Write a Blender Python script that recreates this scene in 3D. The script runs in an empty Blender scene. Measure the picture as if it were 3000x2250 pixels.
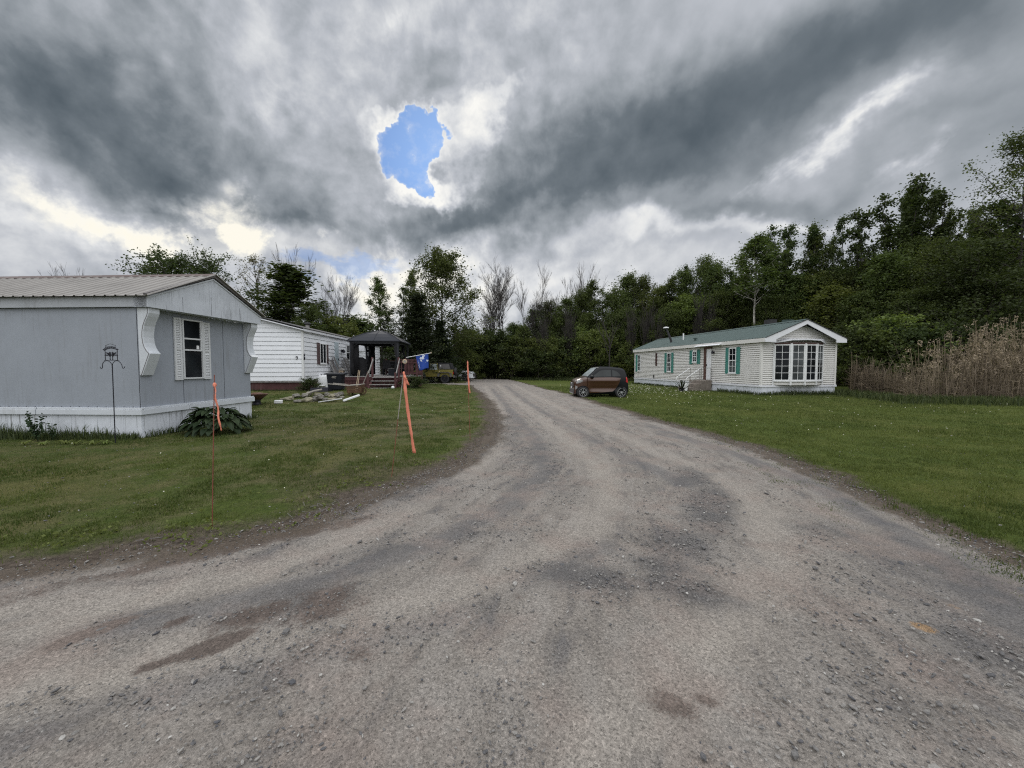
import bpy, math, random
import numpy as np
from mathutils import Vector, Matrix
R = math.radians
rnd = random.Random(7)
rng = np.random.default_rng(11)
scene = bpy.context.scene
COL = scene.collection

# ------------------------------------------------------------------ camera geometry
F, CAMZ = 1127.0, 1.55
PITCH = math.atan(51 / F)
CP, SP = math.cos(PITCH), math.sin(PITCH)
def ray(px, py):
    a = (px - 1500) / F; b = -(py - 1125) / F
    return Vector((a, CP + b * SP, -SP + b * CP))
def P(px, py, Y):
    r = ray(px, py); t = Y / r.y
    return Vector((r.x * t, Y, CAMZ + r.z * t))
def G(px, py, z=0.0):
    r = ray(px, py); t = (z - CAMZ) / r.z
    return Vector((r.x * t, r.y * t, z))
def X_at(px, Y): return (px - 1500) / F * Y

# ------------------------------------------------------------------ numpy noise
def _hash(ix, iy, seed):
    n = (ix.astype(np.int64) * 374761393 + iy.astype(np.int64) * 668265263 + seed * 1442695041) & 0x7fffffff
    n = ((n ^ (n >> 13)) * 1274126177) & 0x7fffffff
    return ((n ^ (n >> 16)) & 0xffff) / 65535.0
def vnoise(x, y, seed=0):
    ix = np.floor(x); iy = np.floor(y); fx = x - ix; fy = y - iy
    fx = fx * fx * (3 - 2 * fx); fy = fy * fy * (3 - 2 * fy)
    a = _hash(ix, iy, seed); b = _hash(ix + 1, iy, seed); c = _hash(ix, iy + 1, seed); d = _hash(ix + 1, iy + 1, seed)
    return (a * (1 - fx) + b * fx) * (1 - fy) + (c * (1 - fx) + d * fx) * fy
def fbm(x, y, oct=4, seed=0):
    v = 0; a = .5; s = 0
    for o in range(oct):
        v = v + a * vnoise(x * 2 ** o + 17.3 * o, y * 2 ** o - 9.1 * o, seed + o); s += a; a *= .5
    return v / s
def S(a, b, x):
    t = np.clip((x - a) / (b - a), 0, 1); return t * t * (3 - 2 * t)

# ------------------------------------------------------------------ road outline and terrain
LEFT = [(-60, -4.0), (-25, -1.0), (-12, 1.0), (-7, 2.05), (-3.83, 2.81), (-3.34, 3.1), (-2.52, 3.39), (-1.98, 3.99), (-1.54, 4.93), (-0.94, 6.14),
        (-0.52, 8.11), (-0.45, 11.37), (-1.28, 18.96), (-3.0, 30.1), (-4.3, 40), (-7.5, 50), (-14, 57)]
RIGHT = [(9, -8), (5.4, -1.5), (4.4, 1.5), (4.08, 2.98), (4.15, 3.75), (4.52, 5.35), (4.68, 7.85), (4.15, 11.37), (3.3, 20.5), (2.3, 26), (.66, 38.8), (-1.0, 49), (-6, 58), (-13, 63)]
def seg_dist(px, py, pts):
    d = np.full(px.shape, 1e9)
    for (x0, y0), (x1, y1) in zip(pts[:-1], pts[1:]):
        vx, vy = x1 - x0, y1 - y0; L2 = vx * vx + vy * vy
        t = np.clip(((px - x0) * vx + (py - y0) * vy) / L2, 0, 1)
        d = np.minimum(d, np.hypot(px - x0 - t * vx, py - y0 - t * vy))
    return d
def inside(px, py, poly):
    r = np.zeros(px.shape, bool); n = len(poly)
    for i in range(n):
        x0, y0 = poly[i]; x1, y1 = poly[(i + 1) % n]
        if y0 == y1: continue
        c = ((y0 > py) != (y1 > py)) & (px < (x1 - x0) * (py - y0) / (y1 - y0) + x0)
        r ^= c
    return r
ROADPOLY = LEFT + RIGHT[::-1] + [(9, -14), (-60, -14)]
SPUR = [(-2.6, 31.5), (-6, 33.6), (-12, 34.2), (-12, 37.2), (-6, 36.6), (-3.3, 36.0)]
def road_fields(x, y):
    dL = seg_dist(x, y, LEFT); dR = seg_dist(x, y, RIGHT)
    ins = inside(x, y, ROADPOLY)
    sd = np.where(ins, np.minimum(dL, dR), -np.minimum(dL, dR))
    sp = SPUR + SPUR[:1]
    ds = seg_dist(x, y, sp); isp = inside(x, y, SPUR)
    sd = np.maximum(sd, np.where(isp, ds, -ds))
    t = dL / (dL + dR + 1e-6)
    return sd, dL, dR, t, ins
def height(x, y):
    x = np.asarray(x, float); y = np.asarray(y, float)
    z = .33 * S(13.0, 19.0, y) * S(2.6, 5.4, -x) * (1 - S(26.5, 33, y))
    z = z + .03 * (fbm(x * .7, y * .7, 3, 5) - .5) * S(1.5, 4, np.hypot(x, y)) * (1 - S(60, 90, np.hypot(x, y)))
    return z
def hz(x, y): return float(height(np.array([x]), np.array([y]))[0])
def GT(px, py):
    z = 0.0
    for _ in range(25):
        p = G(px, py, z); z = hz(p.x, p.y)
    return G(px, py, z)

# ------------------------------------------------------------------ materials
def newmat(name):
    m = bpy.data.materials.new(name); m.use_nodes = True
    nt = m.node_tree; nt.nodes.clear()
    out = nt.nodes.new('ShaderNodeOutputMaterial')
    return m, nt, out
def node(nt, typ, **kw):
    n = nt.nodes.new(typ)
    for k, v in kw.items():
        if k == 'inp':
            for a, b in v.items():
                if hasattr(b, 'is_output'): nt.links.new(b, n.inputs[a])
                else: n.inputs[a].default_value = b
        else: setattr(n, k, v)
    return n
def mixc(nt, fac, a, b, mode='MIX'):
    n = nt.nodes.new('ShaderNodeMix'); n.data_type = 'RGBA'; n.blend_type = mode
    for i, v in ((0, fac), (6, a), (7, b)):
        if hasattr(v, 'is_output'): nt.links.new(v, n.inputs[i])
        elif i == 0: n.inputs[0].default_value = v
        else: n.inputs[i].default_value = (*v, 1) if len(v) == 3 else v
    return n.outputs[2]
def mth(nt, op, a, b=0.0, c=None, clamp=False):
    n = nt.nodes.new('ShaderNodeMath'); n.operation = op; n.use_clamp = clamp
    for i, v in enumerate((a, b, c)):
        if v is None: continue
        if hasattr(v, 'is_output'): nt.links.new(v, n.inputs[i])
        else: n.inputs[i].default_value = v
    return n.outputs[0]
def ramp(nt, fac, stops, interp='LINEAR'):
    n = nt.nodes.new('ShaderNodeValToRGB'); n.color_ramp.interpolation = interp
    e = n.color_ramp.elements
    while len(e) < len(stops): e.new(.5)
    for i, (p, c) in enumerate(stops):
        e[i].position = p
        e[i].color = (c, c, c, 1) if isinstance(c, (int, float)) else (*c[:3], 1)
    nt.links.new(fac, n.inputs[0])
    return n.outputs[0]
def noise(nt, vec, scale, detail=4, rough=.55, dist=0.0):
    n = node(nt, 'ShaderNodeTexNoise')
    n.inputs['Scale'].default_value = scale; n.inputs['Detail'].default_value = detail
    n.inputs['Roughness'].default_value = rough; n.inputs['Distortion'].default_value = dist
    if vec is not None: nt.links.new(vec, n.inputs['Vector'])
    return n
def mapping(nt, vec, scale=(1, 1, 1), rot=(0, 0, 0), loc=(0, 0, 0)):
    n = node(nt, 'ShaderNodeMapping'); nt.links.new(vec, n.inputs[0])
    n.inputs['Scale'].default_value = scale; n.inputs['Rotation'].default_value = rot; n.inputs['Location'].default_value = loc
    return n.outputs[0]
def M(name, c, rough=.6, var=.18, scale=6, metallic=0, bump=0, bscale=30, streak=None, streak_amt=.6, wave=None, spec=.5, tint=None, stretch=(1, 1, 1), coat=0, sscale=(9, 9, .55)):
    """Painted / natural surface: base colour broken up by noise, optional rain streaks and bump."""
    m, nt, out = newmat(name)
    tc = node(nt, 'ShaderNodeTexCoord').outputs['Object']
    v = mapping(nt, tc, stretch)
    n1 = noise(nt, v, scale, 5, .6).outputs['Fac']
    n2 = noise(nt, v, scale * 7, 3, .6).outputs['Fac']
    f = mth(nt, 'ADD', mth(nt, 'MULTIPLY', n1, .7), mth(nt, 'MULTIPLY', n2, .3))
    lo = tuple(max(0, k * (1 - var * 1.6)) for k in c); hi = tuple(k * (1 + var) for k in c)
    if tint: lo = tint
    col = ramp(nt, f, [(.3, lo), (.7, hi)])
    if streak:
        sv = mapping(nt, tc, sscale)
        s1 = noise(nt, sv, 1.6, 4, .65).outputs['Fac']
        big = noise(nt, tc, .9, 2).outputs['Fac']
        sf = ramp(nt, mth(nt, 'ADD', s1, mth(nt, 'MULTIPLY', mth(nt, 'SUBTRACT', big, .5), .5)), [(.56, 0.0), (.70, streak_amt)])
        col = mixc(nt, sf, col, streak)
    b = node(nt, 'ShaderNodeBsdfPrincipled', inp={'Base Color': col, 'Roughness': rough, 'Metallic': metallic})
    b.inputs['Specular IOR Level'].default_value = spec
    if coat: b.inputs['Coat Weight'].default_value = coat; b.inputs['Coat Roughness'].default_value = .08
    h = None
    if bump: h = noise(nt, v, bscale, 4, .6).outputs['Fac']
    if wave:
        w = node(nt, 'ShaderNodeTexWave', wave_type='BANDS', bands_direction=wave[0], inp={'Scale': wave[1], 'Distortion': .0, 'Vector': tc})
        h = w.outputs['Fac'] if h is None else mth(nt, 'ADD', h, w.outputs['Fac'])
    if h is not None:
        bp = node(nt, 'ShaderNodeBump', inp={'Height': h, 'Strength': bump or .3, 'Distance': .01})
        nt.links.new(bp.outputs[0], b.inputs['Normal'])
    nt.links.new(b.outputs[0], out.inputs[0])
    return m
def glass(name, c=(.012, .014, .017), rough=.06, spec=.18):
    m, nt, out = newmat(name)
    tc = node(nt, 'ShaderNodeTexCoord').outputs['Object']
    n = noise(nt, tc, 1.7, 2).outputs['Fac']
    col = ramp(nt, n, [(.35, tuple(k * .6 for k in c)), (.7, tuple(k * 1.5 for k in c))])
    b = node(nt, 'ShaderNodeBsdfPrincipled', inp={'Base Color': col, 'Roughness': rough, 'Specular IOR Level': spec})
    bp = node(nt, 'ShaderNodeBump', inp={'Height': noise(nt, tc, 2.5, 1).outputs['Fac'], 'Strength': .05, 'Distance': .02})
    nt.links.new(bp.outputs[0], b.inputs['Normal'])
    nt.links.new(b.outputs[0], out.inputs[0]); return m
def leafmat(name, lo, hi, trans=.35, orand=.35):
    m, nt, out = newmat(name)
    at = node(nt, 'ShaderNodeAttribute', attribute_name='lv').outputs['Fac']
    oi = node(nt, 'ShaderNodeObjectInfo').outputs['Random']
    col = ramp(nt, at, [(.05, lo), (.95, hi)])
    k = mth(nt, 'MULTIPLY_ADD', oi, orand, 1 - orand * .5)
    hs = node(nt, 'ShaderNodeHueSaturation', inp={'Color': col, 'Value': k, 'Hue': mth(nt, 'MULTIPLY_ADD', oi, .03, .485), 'Saturation': .86})
    d = node(nt, 'ShaderNodeBsdfDiffuse', inp={'Color': hs.outputs[0]})
    t = node(nt, 'ShaderNodeBsdfTranslucent', inp={'Color': mixc(nt, 1.0, hs.outputs[0], (1.15, 1.2, .6), 'MULTIPLY')})
    g = node(nt, 'ShaderNodeBsdfGlossy', inp={'Color': (.5, .5, .5, 1), 'Roughness': .5})
    mx = node(nt, 'ShaderNodeMixShader', inp={0: trans, 1: d.outputs[0], 2: t.outputs[0]})
    mx2 = node(nt, 'ShaderNodeMixShader', inp={0: .02, 1: mx.outputs[0], 2: g.outputs[0]})
    nt.links.new(mx2.outputs[0], out.inputs[0]); return m

MT = {}
MT['grey_wall'] = M('grey_wall', (.272, .297, .338), .7, .07, 1.3, streak=(.17, .175, .18), streak_amt=.3, bump=.12, wave=('X', 9))
MT['grey_end'] = M('grey_end', (.272, .297, .338), .7, .07, 1.3, streak=(.17, .175, .18), streak_amt=.35)
MT['grey_fascia'] = M('grey_fascia', (.36, .38, .41), .7, .08, 2.0, streak=(.2, .2, .2), streak_amt=.3)
MT['white_paint'] = M('white_paint', (.54, .57, .61), .55, .07, 2.0, streak=(.33, .33, .33), streak_amt=.3)
MT['stained_white'] = M('stained_white', (.52, .55, .60), .7, .1, 2.5, streak=(.09, .09, .095), streak_amt=.75, sscale=(24, 24, .8))
MT['skirt_white'] = M('skirt_white', (.60, .63, .68), .7, .1, 2.5, streak=(.13, .13, .12), streak_amt=.7, sscale=(16, 16, .6))
MT['shutter_white'] = M('shutter_white', (.56, .575, .59), .6, .06, 4)
MT['tan_roof'] = M('tan_roof', (.235, .222, .208), .65, .12, 1.2, streak=(.16, .14, .13), streak_amt=.4)
MT['brown_metal'] = M('brown_metal', (.10, .068, .06), .6, .25, 5)
MT['weathered'] = M('weathered', (.16, .15, .15), .85, .35, 8, bump=.3, bscale=40, stretch=(1, 1, 4))
MT['glass'] = glass('window_glass')
MT['glass_curtain'] = glass('curtained_glass', (.065, .072, .076), .12)
MT['frame_white'] = M('frame_white', (.70, .71, .72), .5, .05, 4)
MT['white_siding'] = M('white_siding', (.78, .80, .84), .5, .05, 1.5, streak=(.55, .55, .55), streak_amt=.2)
MT['cream_siding'] = M('cream_siding', (.66, .65, .63), .55, .05, 1.5, streak=(.40, .38, .34), streak_amt=.3)
MT['red_skirt'] = M('red_skirt', (.075, .028, .028), .8, .3, 2.5, streak=(.16, .10, .1), streak_amt=.4)
MT['brown_shutter'] = M('brown_shutter', (.11, .075, .075), .7, .2, 6)
MT['pale_blue'] = M('pale_blue', (.46, .54, .58), .5, .05, 3)
MT['black_roof'] = M('black_roof', (.03, .03, .033), .8, .3, 4)
MT['green_roof'] = M('green_roof', (.050, .080, .075), .5, .12, 1.4, streak=(.045, .065, .06), streak_amt=.4, metallic=.15)
MT['teal'] = M('teal', (.06, .22, .19), .5, .1, 5)
MT['white_trim'] = M('white_trim', (.68, .69, .73), .5, .05, 3)
MT['jamb_brown'] = M('jamb_brown', (.085, .04, .034), .6, .2, 6)
MT['concrete'] = M('concrete', (.21, .18, .155), .9, .25, 4, bump=.35, bscale=25, streak=(.12, .10, .085), streak_amt=.5)
MT['red_wood'] = M('red_wood', (.085, .03, .032), .75, .35, 5, bump=.2, bscale=30)
MT['grey_wood'] = M('grey_wood', (.27, .26, .25), .85, .3, 6, bump=.3, bscale=40, stretch=(1, 1, 1))
MT['brown_wood'] = M('brown_wood', (.095, .050, .024), .75, .35, 6, bump=.2)
MT['light_wood'] = M('light_wood', (.48, .38, .27), .75, .2, 6)
MT['dark_metal'] = M('dark_metal', (.022, .024, .03), .45, .2, 6, metallic=.3)
MT['gazebo_roof'] = M('gazebo_roof', (.017, .019, .026), .6, .12, 3, spec=.3)
MT['black_cloth'] = M('black_cloth', (.010, .010, .012), .95, .3, 6)
MT['black_plastic'] = M('black_plastic', (.011, .013, .018), .55, .25, 3, spec=.25)
MT['white_plastic'] = M('white_plastic', (.72, .73, .74), .45, .06, 4)
MT['rust'] = M('rust', (.10, .045, .028), .85, .5, 7, bump=.3, tint=(.03, .02, .018))
MT['iron'] = M('iron', (.018, .018, .026), .5, .2, 8, metallic=.5)
MT['orange_ribbon'] = M('orange_ribbon', (.66, .215, .135), .6, .12, 8)
MT['stake_red'] = M('stake_red', (.20, .055, .035), .7, .3, 12)
MT['stake_grey'] = M('stake_grey', (.30, .28, .25), .8, .3, 12)
MT['stone'] = M('stone', (.19, .178, .155), .9, .4, 7, bump=.5, bscale=14, tint=(.045, .043, .038))
MT['pale_wood'] = M('pale_wood', (.25, .23, .165), .85, .3, 5, bump=.4, bscale=20)
MT['bark'] = M('bark', (.06, .052, .044), .95, .4, 5, bump=.6, bscale=12, stretch=(1, 1, .2))
MT['bark_grey'] = M('bark_grey', (.045, .039, .036), .95, .3, 5, bump=.5, bscale=12, stretch=(1, 1, .2))
MT['bark_birch'] = M('bark_birch', (.55, .53, .48), .8, .15, 3, tint=(.10, .09, .08), stretch=(.6, .6, 2.2))
MT['tyre'] = M('tyre', (.018, .018, .02), .85, .2, 10)
MT['rim'] = M('rim', (.55, .56, .58), .3, .06, 8, metallic=.8)
MT['rim_dark'] = M('rim_dark', (.03, .03, .032), .45, .1, 8, metallic=.5)
MT['bronze'] = M('bronze', (.066, .029, .018), .25, .05, 3, metallic=.25, coat=.7)
MT['car_black'] = M('car_black', (.006, .007, .009), .3, .1, 3, spec=.22)
MT['car_glass'] = glass('car_glass', (.016, .020, .020), .03, .38)
MT['windscreen'] = glass('windscreen_glass', (.34, .38, .39), .03, .5)  # pale base colour stands in for bright sky reflected in the glass
MT['olive'] = M('olive', (.150, .128, .022), .4, .06, 3, coat=.2)
MT['grey_plastic'] = M('grey_plastic', (.075, .072, .072), .6, .15, 6)
MT['car_white'] = M('car_white', (.66, .68, .72), .25, .04, 3, coat=.6)
MT['red_lamp'] = M('red_lamp', (.45, .02, .025), .2, .1, 8)
MT['clear_lamp'] = M('clear_lamp', (.26, .26, .26), .15, .1, 14)
MT['flag_blue'] = M('flag_blue', (.010, .055, .32), .7, .12, 6)
MT['flag_white'] = M('flag_white', (.66, .70, .80), .7, .06, 8)
MT['leaf_dark'] = leafmat('leaf_dark', (.023, .037, .010), (.060, .084, .022))
MT['leaf_mid'] = leafmat('leaf_mid', (.034, .053, .011), (.098, .130, .028))
MT['leaf_bright'] = leafmat('leaf_bright', (.055, .080, .013), (.150, .185, .036))
MT['leaf_pale'] = leafmat('leaf_pale', (.10, .10, .04), (.20, .19, .08))
MT['leaf_cedar'] = leafmat('leaf_cedar', (.014, .024, .010), (.034, .048, .018), .15)
MT['leaf_hosta'] = leafmat('leaf_hosta', (.014, .030, .012), (.042, .072, .028), .15)
MT['blade'] = leafmat('blade', (.038, .062, .008), (.135, .160, .034), .3, 0)
MT['blade_tall'] = leafmat('blade_tall', (.030, .048, .014), (.085, .105, .035), .3, 0)
MT['reed'] = leafmat('reed', (.060, .047, .033), (.34, .275, .19), .25, 0)
MT['flower'] = M('flower', (.72, .70, .58), .8, .2, 40)

# ------------------------------------------------------------------ mesh helpers
def arr_mesh(name, verts, faces, mat, lv=None, smooth=False, extra=None):
    """verts Nx3, faces MxK (all faces the same size)"""
    me = bpy.data.meshes.new(name)
    verts = np.ascontiguousarray(verts, np.float32); faces = np.ascontiguousarray(faces, np.int32)
    n, k = faces.shape
    me.vertices.add(len(verts)); me.vertices.foreach_set('co', verts.ravel())
    me.loops.add(n * k); me.loops.foreach_set('vertex_index', faces.ravel())
    me.polygons.add(n); me.polygons.foreach_set('loop_start', np.arange(0, n * k, k, dtype=np.int32))
    try: me.polygons.foreach_set('loop_total', np.full(n, k, np.int32))
    except Exception: pass
    me.update(calc_edges=True)
    at = {} if lv is None else {'lv': lv}
    if extra: at.update(extra)
    for a, d in at.items():
        t = me.attributes.new(a, 'FLOAT', 'POINT'); t.data.foreach_set('value', np.ascontiguousarray(d, np.float32))
    me.polygons.foreach_set('use_smooth', np.full(n, smooth))
    for m in (mat if isinstance(mat, (list, tuple)) else [mat]): me.materials.append(m)
    return me
def link(name, me, parent=None):
    o = bpy.data.objects.new(name, me); COL.objects.link(o)
    if parent is not None: o.parent = parent
    return o
def tag(o, label=None, cat=None, group=None, kind=None):
    if label: o['label'] = label
    if cat: o['category'] = cat
    if group: o['group'] = group
    if kind: o['kind'] = kind
    return o
def thing(name, label, cat, loc=(0, 0, 0), rz=0.0, group=None):
    o = bpy.data.objects.new(name, None); COL.objects.link(o)
    o.empty_display_size = .2
    o.location = loc; o.rotation_euler = (0, 0, rz)
    return tag(o, label, cat, group)
class MB:
    def __init__(self): self.v = []; self.f = []
    def add(self, vs, fs):
        b = len(self.v); self.v += [tuple(p) for p in vs]; self.f += [tuple(i + b for i in f) for f in fs]; return self
    def hexa(self, p):   # p: 4 bottom, 4 top
        return self.add(p, [(3, 2, 1, 0), (4, 5, 6, 7), (0, 1, 5, 4), (1, 2, 6, 5), (2, 3, 7, 6), (3, 0, 4, 7)])
    def box(self, x0, x1, y0, y1, z0, z1):
        return self.hexa([(x0, y0, z0), (x1, y0, z0), (x1, y1, z0), (x0, y1, z0), (x0, y0, z1), (x1, y0, z1), (x1, y1, z1), (x0, y1, z1)])
    def pbox(self, pl, u0, u1, v0, v1, n0, n1):
        q = [pl(u0, v0, n0), pl(u1, v0, n0), pl(u1, v0, n1), pl(u0, v0, n1), pl(u0, v1, n0), pl(u1, v1, n0), pl(u1, v1, n1), pl(u0, v1, n1)]
        return self.hexa(q)
    def beam(self, p, q, w, h, up=(0, 0, 1)):
        p = Vector(p); q = Vector(q); d = (q - p).normalized(); up = Vector(up)
        s = d.cross(up)
        if s.length < 1e-4: s = d.cross(Vector((1, 0, 0)))
        s.normalize(); t = s.cross(d).normalized()
        s *= w / 2; t *= h / 2
        return self.hexa([p - s - t, p + s - t, q + s - t, q - s - t, p - s + t, p + s + t, q + s + t, q - s + t])
    def tube(self, pts, r, n=8, cap=True):
        pts = [Vector(p) for p in pts]; m = len(pts)
        rs = r if isinstance(r, (list, tuple)) else [r] * m
        a = None; vs = []
        for i, p in enumerate(pts):
            d = (pts[min(i + 1, m - 1)] - pts[max(i - 1, 0)]).normalized()
            if a is None:
                a = d.cross(Vector((0, 0, 1)))
                if a.length < 1e-3: a = Vector((1, 0, 0))
            a = (a - d * a.dot(d)).normalized(); b = d.cross(a)
            for k in range(n):
                t = 2 * math.pi * k / n
                vs.append(p + (a * math.cos(t) + b * math.sin(t)) * rs[i])
        fs = [(i * n + k, i * n + (k + 1) % n, (i + 1) * n + (k + 1) % n, (i + 1) * n + k) for i in range(m - 1) for k in range(n)]
        if cap: fs += [tuple(range(n))[::-1], tuple((m - 1) * n + k for k in range(n))]
        return self.add(vs, fs)
    def lathe(self, prof, n=20, c=(0, 0, 0), axis='z'):
        vs = []
        for r, z in prof:
            for k in range(n):
                t = 2 * math.pi * k / n; a, b = r * math.cos(t), r * math.sin(t)
                q = (a, b, z) if axis == 'z' else ((a, z, b) if axis == 'y' else (z, a, b))
                vs.append((q[0] + c[0], q[1] + c[1], q[2] + c[2]))
        m = len(prof)
        fs = [(i * n + k, i * n + (k + 1) % n, (i + 1) * n + (k + 1) % n, (i + 1) * n + k) for i in range(m - 1) for k in range(n)]
        return self.add(vs, fs)
    def prism(self, poly, fn, t0, t1):
        n = len(poly)
        vs = [fn(a, b, t0) for a, b in poly] + [fn(a, b, t1) for a, b in poly]
        return self.add(vs, [tuple(range(n))[::-1], tuple(range(n, 2 * n))] + [(i, (i + 1) % n, (i + 1) % n + n, i + n) for i in range(n)])
    def blob(self, c, rx, ry, rz, seed=0, rough=.2, nu=10, nv=7, rotz=0.0):
        r = random.Random(seed); vs = []; cz, sz = math.cos(rotz), math.sin(rotz)
        for j in range(nv + 1):
            ph = math.pi * j / nv
            for i in range(nu):
                th = 2 * math.pi * i / nu; k = 1 + (r.random() - .5) * rough if 0 < j < nv else 1
                x = rx * math.sin(ph) * math.cos(th) * k; y = ry * math.sin(ph) * math.sin(th) * k
                vs.append((c[0] + x * cz - y * sz, c[1] + x * sz + y * cz, c[2] - rz * math.cos(ph) * k))
        fs = [(j * nu + i, j * nu + (i + 1) % nu, (j + 1) * nu + (i + 1) % nu, (j + 1) * nu + i) for j in range(nv) for i in range(nu)]
        return self.add(vs, fs)
    def build(self, name, mat, parent=None, smooth=False, bevel=0.0):
        me = bpy.data.meshes.new(name); me.from_pydata(self.v, [], self.f); me.update()
        import bmesh
        bm = bmesh.new(); bm.from_mesh(me); bmesh.ops.recalc_face_normals(bm, faces=bm.faces); bm.to_mesh(me); bm.free()
        if isinstance(mat, str): mat = MT[mat]
        me.materials.append(mat)
        if smooth: me.polygons.foreach_set('use_smooth', [True] * len(me.polygons))
        o = link(name, me, parent)
        if bevel:
            b = o.modifiers.new('bevel', 'BEVEL'); b.width = bevel; b.segments = 2; b.limit_method = 'ANGLE'; b.angle_limit = R(40)
        if smooth == 'auto': pass
        return o
def plane(o, u, n):
    """wall plane: u along the wall, v = z, n outwards"""
    o = Vector(o); u = Vector(u).normalized(); n = Vector(n).normalized()
    return lambda a, b, c=0.0: o + u * a + Vector((0, 0, b)) + n * c
def text_mesh(txt, size, mat, name, parent, loc, rot, extrude=.004, align='CENTER'):
    cu = bpy.data.curves.new('txt', 'FONT'); cu.body = txt; cu.size = size; cu.extrude = extrude; cu.align_x = align; cu.align_y = 'CENTER'
    to = bpy.data.objects.new('txt', cu); COL.objects.link(to)
    dg = bpy.context.evaluated_depsgraph_get()
    me = bpy.data.meshes.new_from_object(to.evaluated_get(dg))
    bpy.data.objects.remove(to); me.materials.clear(); me.materials.append(MT[mat])
    o = link(name, me, parent); o.location = loc; o.rotation_euler = rot
    return o
def lap_rows(mb, pl, z0, z1, lap, clip, depth=.014, gap=.010):
    """overlapping boards: each one stands proud at its foot over a narrow recess"""
    z = z0
    while z < z1 - 1e-3:
        zh = min(z + lap, z1); zb = min(z + gap, zh); a0, a1 = clip(zb); b0, b1 = clip(zh); c0, c1 = clip(z)
        if a1 - a0 < .02: break
        p = [pl(a0, zb, depth), pl(a1, zb, depth), pl(b1, zh, .003), pl(b0, zh, .003), pl(a0, zb, -.048), pl(a1, zb, -.048), pl(c0, z, .003), pl(c1, z, .003), pl(c0, z, -.048), pl(c1, z, -.048)]
        mb.add(p, [(0, 1, 2, 3), (4, 5, 1, 0), (8, 9, 5, 4), (6, 7, 9, 8)])
        z = zh
def make_window(parent, pl, u0, u1, v0, v1, cols=2, rows=4, bar=.018, fr=.045, mats=('frame_white', 'glass'), mid=True, sill=True, n0=.0, low=None):
    f = MB()
    f.pbox(pl, u0, u0 + fr, v0, v1, n0 + .002, n0 + .05); f.pbox(pl, u1 - fr, u1, v0, v1, n0 + .002, n0 + .05)
    f.pbox(pl, u0 + fr, u1 - fr, v1 - fr, v1, n0 + .002, n0 + .05); f.pbox(pl, u0 + fr, u1 - fr, v0, v0 + fr, n0 + .002, n0 + .05)
    w = f.build('window', mats[0], parent)
    g = MB(); vm = (v0 + v1) / 2
    g.pbox(pl, u0 + fr, u1 - fr, (vm if low else v0 + fr), v1 - fr, n0 + .004, n0 + .020)
    g.build('pane', mats[1], w)
    if low:
        g = MB(); g.pbox(pl, u0 + fr, u1 - fr, v0 + fr, vm, n0 + .004, n0 + .020); g.build('pane', low, w)
    b = MB()
    for i in range(1, cols):
        u = u0 + fr + (u1 - u0 - 2 * fr) * i / cols; b.pbox(pl, u - bar / 2, u + bar / 2, v0 + fr, v1 - fr, n0 + .021, n0 + .034)
    for j in range(1, rows):
        v = v0 + fr + (v1 - v0 - 2 * fr) * j / rows; b.pbox(pl, u0 + fr, u1 - fr, v - bar / 2, v + bar / 2, n0 + .0215, n0 + .036)
    if mid: b.pbox(pl, u0 + fr, u1 - fr, vm - .025, vm + .025, n0 + .022, n0 + .043)
    if b.v: b.build('muntin', mats[0], w)
    if sill:
        s = MB(); s.pbox(pl, u0 - .03, u1 + .03, v0 - .05, v0 - .002, n0 + .002, n0 + .075); s.build('sill', mats[0], w)
    return w
def louvre_shutter(parent, pl, u0, u1, v0, v1, mat, n0=.012, panels=False):
    s = MB(); t = .045
    s.pbox(pl, u0, u0 + t, v0, v1, n0, n0 + .032); s.pbox(pl, u1 - t, u1, v0, v1, n0, n0 + .032)
    ms = [v0, (v0 + v1) / 2 - t / 2, v1 - t]
    for v in ms: s.pbox(pl, u0 + t, u1 - t, v, v + t, n0, n0 + .030)
    s.pbox(pl, u0 + t, u1 - t, v0 + t, v1 - t, n0, n0 + .006)
    if panels:
        for a in (0, 1): s.pbox(pl, u0 + t + .02, u1 - t - .02, ms[a] + t + .03, ms[a + 1] - .03, n0 + .006, n0 + .02)
    else:
        v = v0 + t + .01
        while v < v1 - t - .03:
            if abs(v - ms[1]) > .05:
                s.add([pl(u0 + t, v, n0 + .026), pl(u1 - t, v, n0 + .026), pl(u1 - t, v + .036, n0 + .007), pl(u0 + t, v + .036, n0 + .007)], [(0, 1, 2, 3)])
            v += .04
    return s.build('shutter', mat, parent)

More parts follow.
